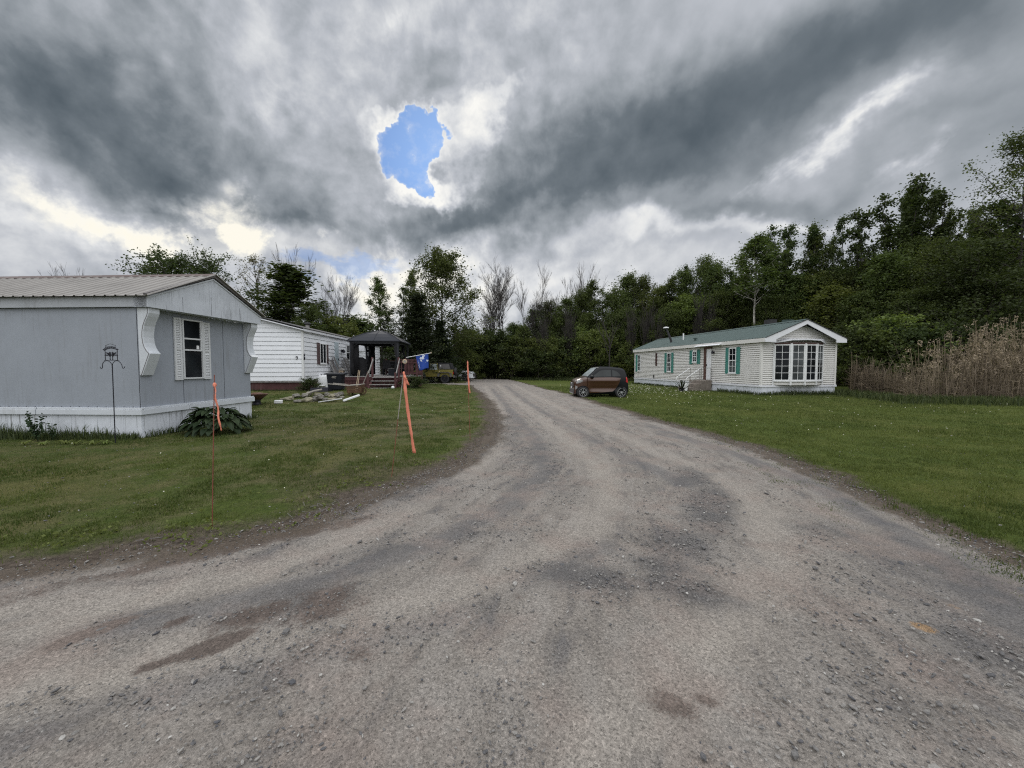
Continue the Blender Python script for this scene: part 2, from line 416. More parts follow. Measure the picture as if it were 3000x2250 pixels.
# ================================================================== SKY, SUN, CAMERA
def build_sky():
    w = bpy.data.worlds.new('World'); scene.world = w; w.use_nodes = True
    nt = w.node_tree; nt.nodes.clear()
    out = node(nt, 'ShaderNodeOutputWorld'); bg = node(nt, 'ShaderNodeBackground')
    nt.links.new(bg.outputs[0], out.inputs[0])
    sky = node(nt, 'ShaderNodeTexSky', sky_type='NISHITA', sun_disc=False)
    sky.sun_elevation = SUN_EL; sky.sun_rotation = SUN_AZ; sky.air_density = 1.2; sky.dust_density = .6
    d = node(nt, 'ShaderNodeTexCoord').outputs['Generated']
    sep = node(nt, 'ShaderNodeSeparateXYZ', inp={0: d})
    x, y, z = sep.outputs
    yy = mth(nt, 'MAXIMUM', y, .18)
    u = mth(nt, 'DIVIDE', x, yy); v = mth(nt, 'DIVIDE', z, yy)
    def vadd(a, b, op='ADD'):
        n = node(nt, 'ShaderNodeVectorMath', operation=op)
        for i, q in enumerate((a, b)):
            if hasattr(q, 'is_output'): nt.links.new(q, n.inputs[i])
            else: n.inputs[i].default_value = q
        return n.outputs[0]
    uv0 = node(nt, 'ShaderNodeCombineXYZ', inp={0: u, 1: v}).outputs[0]
    # billowing displacement of the cloud masses: broad then fine
    w1 = noise(nt, d, 3.2, 4, .55).outputs['Color']
    w2 = noise(nt, d, 13.0, 4, .60).outputs['Color']
    cen = vadd(w1, (.5, .5, .5), 'SUBTRACT'); cen2 = vadd(w2, (.5, .5, .5), 'SUBTRACT')
    uvw = vadd(uv0, vadd(vadd(cen, (.34, .34, 0), 'MULTIPLY'), vadd(cen2, (.10, .10, 0), 'MULTIPLY')))
    uvf = vadd(uv0, vadd(vadd(cen, (.12, .12, 0), 'MULTIPLY'), vadd(cen2, (.18, .18, 0), 'MULTIPLY')))
    def blob(vec, px, py, rx, ry, rot=0):
        r = ray(px, py)
        n = node(nt, 'ShaderNodeMapping', vector_type='TEXTURE'); nt.links.new(vec, n.inputs[0])
        n.inputs['Location'].default_value = (r.x / r.y, r.z / r.y, 0)
        n.inputs['Rotation'].default_value = (0, 0, R(rot)); n.inputs['Scale'].default_value = (rx / F, ry / F, 1)
        flat = vadd(n.outputs[0], (1, 1, 0), 'MULTIPLY')
        dt = node(nt, 'ShaderNodeVectorMath', operation='DOT_PRODUCT', inp={0: flat, 1: flat}).outputs['Value']
        return mth(nt, 'EXPONENT', mth(nt, 'MULTIPLY', dt, -1.0))
    def total(vec, lst):
        t = None
        for px, py, rx, ry, rot, amp in lst:
            bl = blob(vec, px, py, rx, ry, rot)
            t = mth(nt, 'MULTIPLY', bl, amp) if t is None else mth(nt, 'MULTIPLY_ADD', bl, amp, t)
        return t
    acc = mth(nt, 'MULTIPLY_ADD', total(uvw, CLOUDS), .90, SKY_BASE)
    # texture: billows on the left, long slanting streaks on the right, seen on a flat cloud base
    vor = node(nt, 'ShaderNodeTexVoronoi', feature='F1', normalize=True, inp={'Scale': 11, 'Detail': 4, 'Roughness': .55, 'Lacunarity': 2.2})
    nt.links.new(vadd(d, vadd(cen2, (.05, .05, .05), 'MULTIPLY')), vor.inputs['Vector'])
    puff = mth(nt, 'SUBTRACT', .42, vor.outputs['Distance'])            # >0 inside a puff
    nb = mth(nt, 'SUBTRACT', noise(nt, d, 5.0, 9, .62, .25).outputs['Fac'], .5)
    zz = mth(nt, 'MAXIMUM', mth(nt, 'ADD', z, .22), .08)
    pl = node(nt, 'ShaderNodeCombineXYZ', inp={0: mth(nt, 'DIVIDE', x, zz), 1: mth(nt, 'DIVIDE', y, zz)}).outputs[0]
    ns = mth(nt, 'SUBTRACT', noise(nt, mapping(nt, pl, (1.0, .42, 1), (0, 0, R(-38))), 2.6, 8, .58, .3).outputs['Fac'], .5)
    right = mth(nt, 'MULTIPLY', ramp(nt, u, [(.0, 0.0), (.55, 1.0)]), .85)
    left = mth(nt, 'SUBTRACT', 1.0, right)
    acc = mth(nt, 'MULTIPLY_ADD', mth(nt, 'MULTIPLY', nb, mth(nt, 'MULTIPLY_ADD', left, .75, .25)), .38, acc)
    acc = mth(nt, 'MULTIPLY_ADD', mth(nt, 'MULTIPLY', puff, left), .20, acc)
    tow = node(nt, 'ShaderNodeVectorMath', operation='NORMALIZE', inp={0: vadd(tuple(sd), d, 'SUBTRACT')}).outputs[0]  # backlit shading put into the clouds: sides towards the sun lightened
    dw = vadd(d, vadd(cen, (.10, .10, .10), 'MULTIPLY'))
    na = noise(nt, dw, 8.5, 7, .54, .1).outputs['Fac']
    nb2 = noise(nt, vadd(dw, vadd(tow, (.024, .024, .024), 'MULTIPLY')), 8.5, 7, .54, .1).outputs['Fac']
    rel = mth(nt, 'SUBTRACT', na, nb2)
    rel = mth(nt, 'MINIMUM', mth(nt, 'MAXIMUM', rel, -.14), .20)
    acc = mth(nt, 'MULTIPLY_ADD', mth(nt, 'MULTIPLY', rel, mth(nt, 'MULTIPLY_ADD', left, .85, .15)), .62, acc)
    acc = mth(nt, 'MULTIPLY_ADD', mth(nt, 'MULTIPLY', ns, mth(nt, 'MULTIPLY_ADD', right, .94, .06)), .36, acc)
    nf = mth(nt, 'SUBTRACT', noise(nt, d, 17.0, 5, .62, .2).outputs['Fac'], .5)
    acc = mth(nt, 'MULTIPLY_ADD', mth(nt, 'MULTIPLY', nf, mth(nt, 'MULTIPLY_ADD', left, .8, .2)), .28, acc)
    lit = mth(nt, 'MULTIPLY', total(uvw, GLOW_LOW), ramp(nt, mth(nt, 'ADD', mth(nt, 'MULTIPLY', nb, 1.3), mth(nt, 'MULTIPLY', puff, .5)), [(-.0, .30), (.20, 1.0)]))
    lit2 = mth(nt, 'MULTIPLY', total(uvf, GLOW_RIGHT), ramp(nt, mth(nt, 'ADD', ns, mth(nt, 'MULTIPLY', nb, .5)), [(.02, .0), (.20, 1.0)]))
    acc = mth(nt, 'ADD', acc, mth(nt, 'ADD', lit, lit2))
    # bright ragged fringe round the opening, then the opening itself
    hole = total(uvf, HOLE); hole = mth(nt, 'MULTIPLY_ADD', puff, -.55, hole)
    fr = total(uvf, FRINGE)
    fringe = ramp(nt, mth(nt, 'ADD', mth(nt, 'MULTIPLY_ADD', hole, .55, fr), mth(nt, 'MULTIPLY', nb, .35)), [(.16, 0.0), (.42, .55), (.70, 1.0)])
    fringe = mth(nt, 'MULTIPLY', fringe, mth(nt, 'MULTIPLY_ADD', puff, .9, .78))
    acc = mth(nt, 'MULTIPLY_ADD', fringe, .66, acc)
    front = ramp(nt, y, [(.16, 0.0), (.40, 1.0)])
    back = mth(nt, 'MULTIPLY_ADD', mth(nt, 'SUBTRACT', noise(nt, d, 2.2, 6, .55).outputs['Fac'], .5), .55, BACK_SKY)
    mx = node(nt, 'ShaderNodeMix', data_type='FLOAT', inp={0: front, 2: back, 3: acc})
    cloud = ramp(nt, mx.outputs[0], [(0.0, (.088, .112, .134)), (.22, (.158, .186, .212)), (.45, (.325, .355, .388)), (.62, (.49, .515, .56)), (.80, (.72, .735, .755)), (1.0, (.96, .95, .91))])
    warm = mth(nt, 'MULTIPLY', ramp(nt, lit, [(.15, 0.0), (.55, 1.0)]), front)
    cloud = mixc(nt, mth(nt, 'MULTIPLY', warm, .75), cloud, mixc(nt, 1.0, cloud, (1.05, 1.01, .90), 'MULTIPLY'))
    bk = mth(nt, 'MULTIPLY', mth(nt, 'MULTIPLY_ADD', mth(nt, 'MAXIMUM', z, 0.0), 1.15, .50), BACK_GAIN)  # boost of the unseen rear sky, growing towards the zenith
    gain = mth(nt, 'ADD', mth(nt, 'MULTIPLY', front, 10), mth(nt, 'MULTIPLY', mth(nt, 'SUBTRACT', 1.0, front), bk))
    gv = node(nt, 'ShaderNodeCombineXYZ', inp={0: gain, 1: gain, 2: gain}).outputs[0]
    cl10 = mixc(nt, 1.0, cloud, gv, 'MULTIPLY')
    # scattered thin gaps of pale blue low on the left and straight ahead
    gaps = ramp(nt, mth(nt, 'MULTIPLY', blob(uvf, 1000, 790, 420, 75, 0), noise(nt, mapping(nt, d, (1, 1, 2.6)), 9, 5, .6).outputs['Fac']), [(.40, 0.0), (.54, .5)])
    hm = ramp(nt, hole, [(.50, 0.0), (.60, .8), (.74, 1.0)])
    hm = mth(nt, 'MAXIMUM', hm, gaps)
    wisp = ramp(nt, noise(nt, d, 22, 6, .6).outputs['Fac'], [(.48, 0.0), (.60, .12), (.74, .75)])
    hm = mth(nt, 'MULTIPLY', hm, mth(nt, 'SUBTRACT', 1.0, wisp))
    hm = mth(nt, 'MULTIPLY', hm, front)
    blue = mixc(nt, 1.0, sky.outputs[0], BLUE_GAIN, 'MULTIPLY')
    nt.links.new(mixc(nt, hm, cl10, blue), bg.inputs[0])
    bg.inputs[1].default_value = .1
    w.cycles.sampling_method = 'MANUAL'; w.cycles.sample_map_resolution = 1024
SUN_EL, SUN_AZ = R(30), R(-9)
sd = Vector((math.sin(SUN_AZ) * math.cos(SUN_EL), math.cos(SUN_AZ) * math.cos(SUN_EL), math.sin(SUN_EL)))
SKY_BASE = .585
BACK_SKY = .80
BACK_GAIN = 19.0  # unseen sky behind and overhead, brightened beyond the view to light the scene
BLUE_GAIN = (.22, .38, .70)
CLOUDS = [  # direction of each cloud mass, its spread, tilt, lift or darkening
    (380, 440, 540, 170, -22, -.36), (40, 280, 360, 190, -10, -.22), (640, 590, 300, 75, -12, -.26), (0, 40, 480, 170, 0, -.20), (520, 330, 330, 120, -20, -.18), (450, 560, 200, 60, -20, -.12),
    (1000, 150, 420, 140, 20, .06), (900, 400, 200, 110, 15, -.02),
    (1780, 440, 470, 130, 12, -.36), (2200, 260, 560, 130, 22, -.38), (2650, 90, 380, 130, 14, -.24), (1500, 630, 300, 60, 6, -.24), (1900, 540, 420, 60, 10, -.22),
    (2900, 60, 300, 250, 0, -.12), (2950, 330, 200, 220, 0, -.12), (2500, 540, 420, 50, 14, -.16), (2080, 630, 420, 36, 8, -.20), (2700, 400, 260, 40, 20, -.14), (1300, 690, 260, 40, 4, -.22), (860, 660, 160, 30, 0, -.18),
    (1340, 60, 260, 90, 0, .10), (1290, 200, 36, 110, -20, -.15), (1550, 90, 120, 60, 0, -.10),
    (1860, 700, 130, 36, 8, .42), (2250, 660, 260, 20, 8, .26), (1560, 835, 380, 55, 0, .18), (2000, 790, 300, 40, 0, .14), (60, 750, 260, 40, 0, .08),
]
GLOW_LOW = [(300, 690, 360, 55, -8, .55), (110, 590, 240, 50, -24, .42), (700, 630, 200, 45, 4, .55), (770, 560, 45, 55, 10, .45), (880, 735, 320, 75, -6, .55), (1090, 850, 300, 90, 0, .5), (620, 720, 240, 50, 0, .5), (1180, 625, 100, 50, 0, .35), (1560, 60, 60, 40, 0, .45), (1000, 650, 60, 40, 40, .4), (1120, 100, 120, 60, 30, .25), (820, 300, 60, 50, 0, .2)]
GLOW_RIGHT = [(2450, 395, 320, 34, 30, .34), (2620, 290, 150, 20, 30, .26), (2150, 520, 190, 36, 18, .34), (2830, 425, 110, 30, 20, .50), (2700, 510, 130, 22, 16, .42), (1860, 700, 160, 45, 6, .4)]
HOLE = [(1240, 345, 62, 40, 0, 1.0), (1195, 400, 86, 72, 0, 1.0), (1285, 400, 40, 50, 0, .6), (1200, 495, 84, 62, 0, 1.0), (1235, 548, 34, 36, 0, .7), (1290, 500, 40, 40, 0, -.7), (1130, 330, 50, 40, 0, -.3)]
FRINGE = [(1400, 350, 64, 120, 28, .44), (1290, 560, 110, 50, 0, .42), (1180, 585, 110, 45, 0, .34), (1110, 360, 90, 60, 0, .25), (1480, 260, 80, 50, 40, .30), (1330, 470, 80, 80, 0, .35)]
build_sky()
sun = bpy.data.lights.new('sun', 'SUN'); sun.energy = .9; sun.angle = R(14); sun.color = (1, .95, .87)
so = bpy.data.objects.new('sun', sun); COL.objects.link(so)
so.rotation_euler = sd.to_track_quat('Z', 'Y').to_euler(); so.location = (0, 0, 40)
cam = bpy.data.cameras.new('camera'); cam.sensor_width = 36; cam.sensor_fit = 'HORIZONTAL'; cam.lens = 36 * F / 3000; cam.clip_end = 3000; cam.clip_start = .05
co = bpy.data.objects.new('camera', cam); COL.objects.link(co); co.location = (0, 0, CAMZ); co.rotation_euler = (math.pi / 2 - PITCH, 0, 0)
scene.camera = co
vs = scene.view_settings; vs.view_transform = 'Standard'; vs.look = 'None'; vs.exposure = 0.0; vs.gamma = 1.0
scene.cycles.use_denoising = False; scene.cycles.filter_width = 1.2; scene.cycles.max_bounces = 6; scene.cycles.transparent_max_bounces = 8

# ================================================================== GROUND AND ROAD
def ground_grid():
    a1 = np.linspace(R(-62), R(62), 560); a2 = np.linspace(R(62), R(298), 70)[1:-1]
    ang = np.concatenate([a1, a2])
    r = np.concatenate([[.02], np.geomspace(.5, 34, 430), np.geomspace(34, 900, 60)[1:]])
    A, RR = np.meshgrid(ang, r)
    x = (RR * np.sin(A)).ravel(); y = (RR * np.cos(A)).ravel()
    nr, na = len(r), len(ang)
    i = np.arange(nr - 1)[:, None]; k = np.arange(na)[None, :]
    k2 = (k + 1) % na
    f = np.stack([i * na + k, (i + 1) * na + k, (i + 1) * na + k2, i * na + k2], -1).reshape(-1, 4)
    return x, y, f
gx, gy, gf = ground_grid()
gsd, gdL, gdR, gt_, gins = road_fields(gx, gy)
def blobs(x, y, lst):
    v = np.zeros(x.shape)
    for px, py, rx, ry, a in lst:
        c = G(px, py); e = G(px + rx, py); f_ = G(px, py - ry); g_ = G(px, py + ry)
        sx = abs(e.x - c.x); sy = max(.05, abs(f_.y - g_.y) / 2)
        # the stretch follows the line of sight on the ground
        ux, uy = c.x, c.y; L = math.hypot(ux, uy); ux /= L; uy /= L
        dx = x - c.x; dy = y - c.y
        al = dx * ux + dy * uy; ac = -dx * uy + dy * ux
        v = np.maximum(v, a * np.exp(-((ac / sx) ** 2 + (al / sy) ** 2)))
    return v
DARKG = [(2080, 1480, 75, 75, 1), (2030, 1400, 60, 40, .8), (1990, 1590, 100, 60, .9), (1700, 1690, 180, 45, .9), (2000, 1720, 160, 45, .9), (1950, 1660, 110, 40, .8), (1560, 1330, 90, 50, .55), (1600, 1420, 140, 40, .45),
         (2450, 1560, 170, 50, .55), (2800, 1700, 260, 130, .7), (2900, 1900, 220, 200, .7), (1150, 1440, 230, 45, .7), (1250, 1400, 150, 40, .6), (1500, 1260, 60, 70, .5), (1100, 1620, 180, 40, .55), (900, 1760, 200, 60, .75), (2700, 2100, 260, 120, .45), (1400, 1560, 200, 30, .4), (800, 2200, 250, 50, .4)]
MUD = [(640, 1880, 100, 32, 1), (760, 1800, 110, 40, .8), (270, 1855, 110, 24, .9), (520, 1825, 50, 14, .7), (480, 1930, 90, 14, .55), (960, 1760, 170, 70, .55), (1050, 1920, 60, 40, .5), (1980, 2060, 120, 60, .55), (2060, 2040, 60, 30, .5), (100, 1740, 200, 25, .4), (700, 1600, 500, 26, .7), (1150, 1410, 160, 14, .8), (250, 1640, 300, 22, .85), (1520, 1750, 50, 20, .4)]
SAND = [(330, 1780, 300, 40, .7), (700, 1700, 200, 30, .6), (1280, 1400, 160, 60, .2), (1770, 1380, 50, 110, .7), (1790, 1420, 45, 60, .7), (2250, 1500, 160, 120, .6), (2050, 1850, 300, 150, .45), (1450, 1750, 260, 40, .45), (300, 2000, 400, 120, .55), (1600, 1950, 400, 100, .35), (2350, 1640, 140, 90, .5), (1650, 1250, 60, 60, .45)]
OCHRE = [(2700, 1836, 36, 15, 1), (2790, 1780, 34, 12, .6), (2100, 2000, 40, 18, .25)]
TRACKS = [[(1455, 1125), (1500, 1165), (1590, 1230), (1690, 1310), (1770, 1390), (1785, 1450), (1700, 1560), (1450, 1690), (1000, 1830), (400, 1960), (-200, 2060)],
          [(1500, 1125), (1580, 1165), (1720, 1230), (1900, 1310), (2080, 1390), (2230, 1480), (2280, 1600), (2200, 1760), (2000, 1980), (1700, 2240)],
          [(1420, 1130), (1460, 1200), (1480, 1260), (1450, 1330), (1330, 1420), (1050, 1560), (700, 1690), (200, 1790), (-200, 1850)]]
RIDGES = [[(1440, 1140), (1500, 1210), (1570, 1290), (1600, 1380), (1500, 1480), (1250, 1600), (900, 1720), (300, 1880)], [(1900, 1250), (2150, 1330), (2400, 1430), (2600, 1550), (2850, 1720), (3000, 1850)],
          [(1480, 1130), (1560, 1190), (1680, 1260), (1850, 1350), (2000, 1420)], [(1750, 1600), (1300, 1790), (700, 1960), (0, 2120)]]
def line_field(x, y, lines, w):
    v = np.zeros(x.shape)
    wx = x + .16 * (fbm(x * .9, y * .9, 3, 121) - .5); wy = y + .16 * (fbm(x * .9, y * .9, 3, 123) - .5)
    for ln in lines:
        pts = [tuple(G(*p)[:2]) for p in ln]; v = np.maximum(v, np.exp(-(seg_dist(wx, wy, pts) / w) ** 2))
    return v
track = line_field(gx, gy, TRACKS, .24); ridge = line_field(gx, gy, RIDGES, .20) * (1 - .8 * track)
def rfbm(x, y, s, o=4, seed=0): return fbm(x * s, y * s, o, seed)
gh = height(gx, gy)
onroad = S(-.1, .25, gsd)
rr_ = np.hypot(gx, gy); near = 1 - S(14, 30, rr_)
micro = (.022 * (rfbm(gx, gy, 2.1, 4, 31) - .5) + .012 * (rfbm(gx, gy, 9, 3, 33) - .5)) * near
warp_t = gt_ + .05 * (rfbm(gx, gy, .5, 3, 41) - .5)
ruts = -.012 * (np.exp(-((warp_t - .28) / .05) ** 2) + np.exp(-((warp_t - .50) / .05) ** 2) + np.exp(-((warp_t - .70) / .05) ** 2)) * near * onroad
berm = 1.7 * (.035 * np.exp(-((gdL - .06) / .05) ** 2) - .022 * np.exp(-((gdL - .20) / .05) ** 2) + .022 * np.exp(-((gdL - .33) / .05) ** 2)) * near * S(.35, .6, rfbm(gx, gy, .6, 2, 51))
gz = gh + micro + .7 * ruts - .016 * track * near * onroad + .014 * ridge * near * onroad + berm * (gdL < gdR)
darkg = blobs(gx, gy, DARKG); mud = blobs(gx, gy, MUD); sand = blobs(gx, gy, SAND); ochre = blobs(gx, gy, OCHRE)
edge_n = .50 * (rfbm(gx, gy, 1.1, 3, 61) - .5) + .30 * (rfbm(gx, gy, 5, 3, 63) - .5)
edge_n *= np.minimum(1, .5 + rr_ / 20)
mask = gsd + edge_n
# ---- road sheet: only the faces inside its ragged edge, 4 mm above the lawn sheet
fm = mask[gf].mean(1) > 0
rf = gf[fm]; used = np.unique(rf); remap = np.full(len(gx), -1); remap[used] = np.arange(len(used))

def road_material():
    m, nt, out = newmat('gravel_road')
    pos = node(nt, 'ShaderNodeTexCoord').outputs['Object']
    A = lambda n: node(nt, 'ShaderNodeAttribute', attribute_name=n).outputs['Fac']
    tr, rg = A('track'), A('ridge')
    t, dk, md, sa, oc, ed, ln = A('t'), A('darkg'), A('mud'), A('sand'), A('ochre'), A('edge'), A('along')
    n_big = noise(nt, pos, .75, 5, .6).outputs['Fac']
    n_mid = noise(nt, pos, 3.5, 5, .62).outputs['Fac']
    n_fine = noise(nt, pos, 55, 4, .65).outputs['Fac']
    lane = node(nt, 'ShaderNodeCombineXYZ', inp={0: mth(nt, 'MULTIPLY', t, 9), 1: mth(nt, 'MULTIPLY', ln, .35)}).outputs[0]
    n_lane = noise(nt, lane, 3.2, 6, .6, .5).outputs['Fac']
    base = ramp(nt, mth(nt, 'ADD', mth(nt, 'MULTIPLY', n_big, .45), mth(nt, 'MULTIPLY', n_mid, .55)), [(.28, (.140, .124, .109)), (.5, (.177, .159, .141)), (.72, (.212, .193, .174))])
    base = mixc(nt, ramp(nt, n_lane, [(.40, 0.0), (.62, .65)]), base, (.232, .215, .198))
    base = mixc(nt, ramp(nt, n_lane, [(.30, .80), (.47, 0.0)]), base, (.105, .102, .104))
    brk = mth(nt, 'MULTIPLY_ADD', mth(nt, 'SUBTRACT', n_mid, .5), 1.1, mth(nt, 'MULTIPLY', mth(nt, 'SUBTRACT', n_fine, .5), .8))
    def soft(a, lo, hi, amt): return mth(nt, 'MULTIPLY', ramp(nt, mth(nt, 'ADD', a, brk), [(lo, 0.0), (hi, 1.0)]), amt)
    base = mixc(nt, soft(rg, .30, .85, .60), base, (.092, .090, .093))
    base = mixc(nt, soft(tr, .30, .95, .60), base, (.262, .237, .210))
    base = mixc(nt, soft(sa, .25, .75, .6), base, (.252, .228, .200))
    base = mixc(nt, soft(dk, .22, .72, .74), base, (.080, .078, .080))
    base = mixc(nt, soft(md, .30, .52, .9), base, (.082, .064, .055))
    base = mixc(nt, soft(oc, .45, .75, .8), base, (.26, .165, .085))
    # pinkish and buff patches in the packed fines
    base = mixc(nt, ramp(nt, noise(nt, pos, 1.7, 4, .6).outputs['Fac'], [(.48, 0.0), (.66, .55)]), base, (.205, .165, .144))
    # brown loam along the grass edge
    base = mixc(nt, ramp(nt, mth(nt, 'ADD', ed, mth(nt, 'MULTIPLY', brk, .9)), [(.30, 0.0), (.80, .92)]), base, (.072, .056, .042))
    # individual grains
    v1 = node(nt, 'ShaderNodeTexVoronoi', feature='F1', inp={'Vector': pos, 'Scale': 105, 'Randomness': 1})
    v2 = node(nt, 'ShaderNodeTexVoronoi', feature='F1', inp={'Vector': pos, 'Scale': 270, 'Randomness': 1})
    g1 = node(nt, 'ShaderNodeSeparateColor', inp={0: v1.outputs['Color']}).outputs[0]
    g2 = node(nt, 'ShaderNodeSeparateColor', inp={0: v2.outputs['Color']}).outputs[1]
    gr = mth(nt, 'ADD', mth(nt, 'MULTIPLY', g1, .55), mth(nt, 'MULTIPLY', g2, .45))
    gmul = ramp(nt, gr, [(.06, .40), (.25, .80), (.55, 1.04), (.80, 1.22), (.97, 1.7)])
    base = mixc(nt, 1.0, base, gmul, 'MULTIPLY')
    fm_ = ramp(nt, n_fine, [(.32, .80), (.62, 1.12)])
    base = mixc(nt, 1.0, base, fm_, 'MULTIPLY')
    b = node(nt, 'ShaderNodeBsdfPrincipled', inp={'Base Color': base, 'Roughness': .92})
    b.inputs['Specular IOR Level'].default_value = .25
    hgt = mth(nt, 'ADD', mth(nt, 'MULTIPLY', mth(nt, 'SUBTRACT', 1.0, v1.outputs['Distance']), mth(nt, 'MULTIPLY_ADD', dk, .6, .5)), mth(nt, 'ADD', mth(nt, 'MULTIPLY', v2.outputs['Distance'], -.35), mth(nt, 'MULTIPLY', n_fine, .9)))
    bp = node(nt, 'ShaderNodeBump', inp={'Height': hgt, 'Strength': .75, 'Distance': .010})
    nt.links.new(bp.outputs[0], b.inputs['Normal']); nt.links.new(b.outputs[0], out.inputs[0]); return m
edge = np.clip(1 - np.abs(mask) / .55, 0, 1) * (1 - S(10, 30, rr_)) + .35 * np.clip(1 - np.abs(mask) / .3, 0, 1)
edge = np.maximum(edge, np.clip(.85 - gdR / .55, 0, 1) * (1 - S(7, 12, rr_)) * (gsd > -.3) * S(.30, .60, rfbm(gx, gy, 1.3, 3, 88)) * 1.2)
edge = np.maximum(edge, np.clip(1.05 + .9 * (rfbm(gx, gy, 1.6, 3, 131) - .5) - gdL / .50, 0, 1) * (1 - S(7, 14, rr_)) * (gsd > -.3))
# distance along the road, measured on the left edge line
along = np.where(gy > 4, gy, gy + (gx + 2) * .7)
ex = {k: a[used] for k, a in dict(t=gt_, track=track, ridge=ridge, darkg=darkg, mud=mud, sand=sand, ochre=ochre, edge=edge, along=along).items()}
me = arr_mesh('gravel_road', np.stack([gx, gy, gz + .004], 1)[used], remap[rf], road_material(), smooth=True, extra=ex)
tag(link('gravel_road', me), 'grey gravel road curving away between two lawns', 'road', kind='structure')

def lawn_material():
    m, nt, out = newmat('lawn')
    pos = node(nt, 'ShaderNodeTexCoord').outputs['Object']
    A = lambda n: node(nt, 'ShaderNodeAttribute', attribute_name=n).outputs['Fac']
    ed, dry = A('edge'), A('dry')
    n0 = noise(nt, pos, .35, 4, .6).outputs['Fac']; n1 = noise(nt, pos, 1.8, 5, .65).outputs['Fac']
    n2 = noise(nt, pos, 14, 5, .7).outputs['Fac']; n3 = noise(nt, pos, 70, 3, .7).outputs['Fac']
    g = ramp(nt, mth(nt, 'ADD', mth(nt, 'MULTIPLY', n1, .5), mth(nt, 'MULTIPLY', n2, .5)), [(.30, (.030, .047, .009)), (.50, (.060, .082, .017)), (.70, (.100, .120, .030))])
    dr = ramp(nt, mth(nt, 'ADD', n2, mth(nt, 'MULTIPLY', mth(nt, 'SUBTRACT', n1, .5), .8)), [(.35, (.048, .045, .022)), (.65, (.105, .092, .052))])
    f = ramp(nt, mth(nt, 'ADD', dry, mth(nt, 'ADD', mth(nt, 'MULTIPLY', mth(nt, 'SUBTRACT', n1, .5), 1.3), mth(nt, 'MULTIPLY', mth(nt, 'SUBTRACT', n0, .5), 1.0))), [(.36, 0.0), (.74, .88)])
    c = mixc(nt, f, g, dr)
    c = mixc(nt, ramp(nt, mth(nt, 'ADD', n0, mth(nt, 'MULTIPLY', mth(nt, 'SUBTRACT', n1, .5), .6)), [(.46, 0.0), (.66, .65)]), c, mixc(nt, n2, (.060, .066, .014), (.130, .128, .040)))
    soil = ramp(nt, n2, [(.35, (.050, .040, .032)), (.65, (.125, .102, .082))])
    c = mixc(nt, ramp(nt, mth(nt, 'ADD', ed, mth(nt, 'MULTIPLY', mth(nt, 'SUBTRACT', n1, .5), 1.0)), [(.42, 0.0), (.80, 1.0)]), c, soil)
    c = mixc(nt, 1.0, c, ramp(nt, n3, [(.30, .60), (.65, 1.3)]), 'MULTIPLY')
    b = node(nt, 'ShaderNodeBsdfPrincipled', inp={'Base Color': c, 'Roughness': .95}); b.inputs['Specular IOR Level'].default_value = .1
    bp = node(nt, 'ShaderNodeBump', inp={'Height': mth(nt, 'ADD', n2, n3), 'Strength': .9, 'Distance': .03})
    nt.links.new(bp.outputs[0], b.inputs['Normal']); nt.links.new(b.outputs[0], out.inputs[0]); return m
ledge = np.clip(1 + mask / np.where(gdL < gdR, .95, .7), 0, 1)
dry = .46 * S(3, 9, gx * 0 + (6 - gx)) * (gx < 1.5) + .08
dry = dry + .45 * np.exp(-(((gx + 1.6) / 1.3) ** 2 + ((gy - 5.4) / .9) ** 2)) + .3 * np.exp(-(((gx + 3.5) / 3) ** 2 + ((gy - 10.) / 1.8) ** 2))
me = arr_mesh('lawn', np.stack([gx, gy, gz], 1), gf, lawn_material(), smooth=True, extra=dict(edge=ledge, dry=dry))
tag(link('lawn', me), 'mown lawn and bare ground spreading under everything', 'ground', kind='structure')

def zat(x, y):   # ground height for scattered things
    return height(x, y)

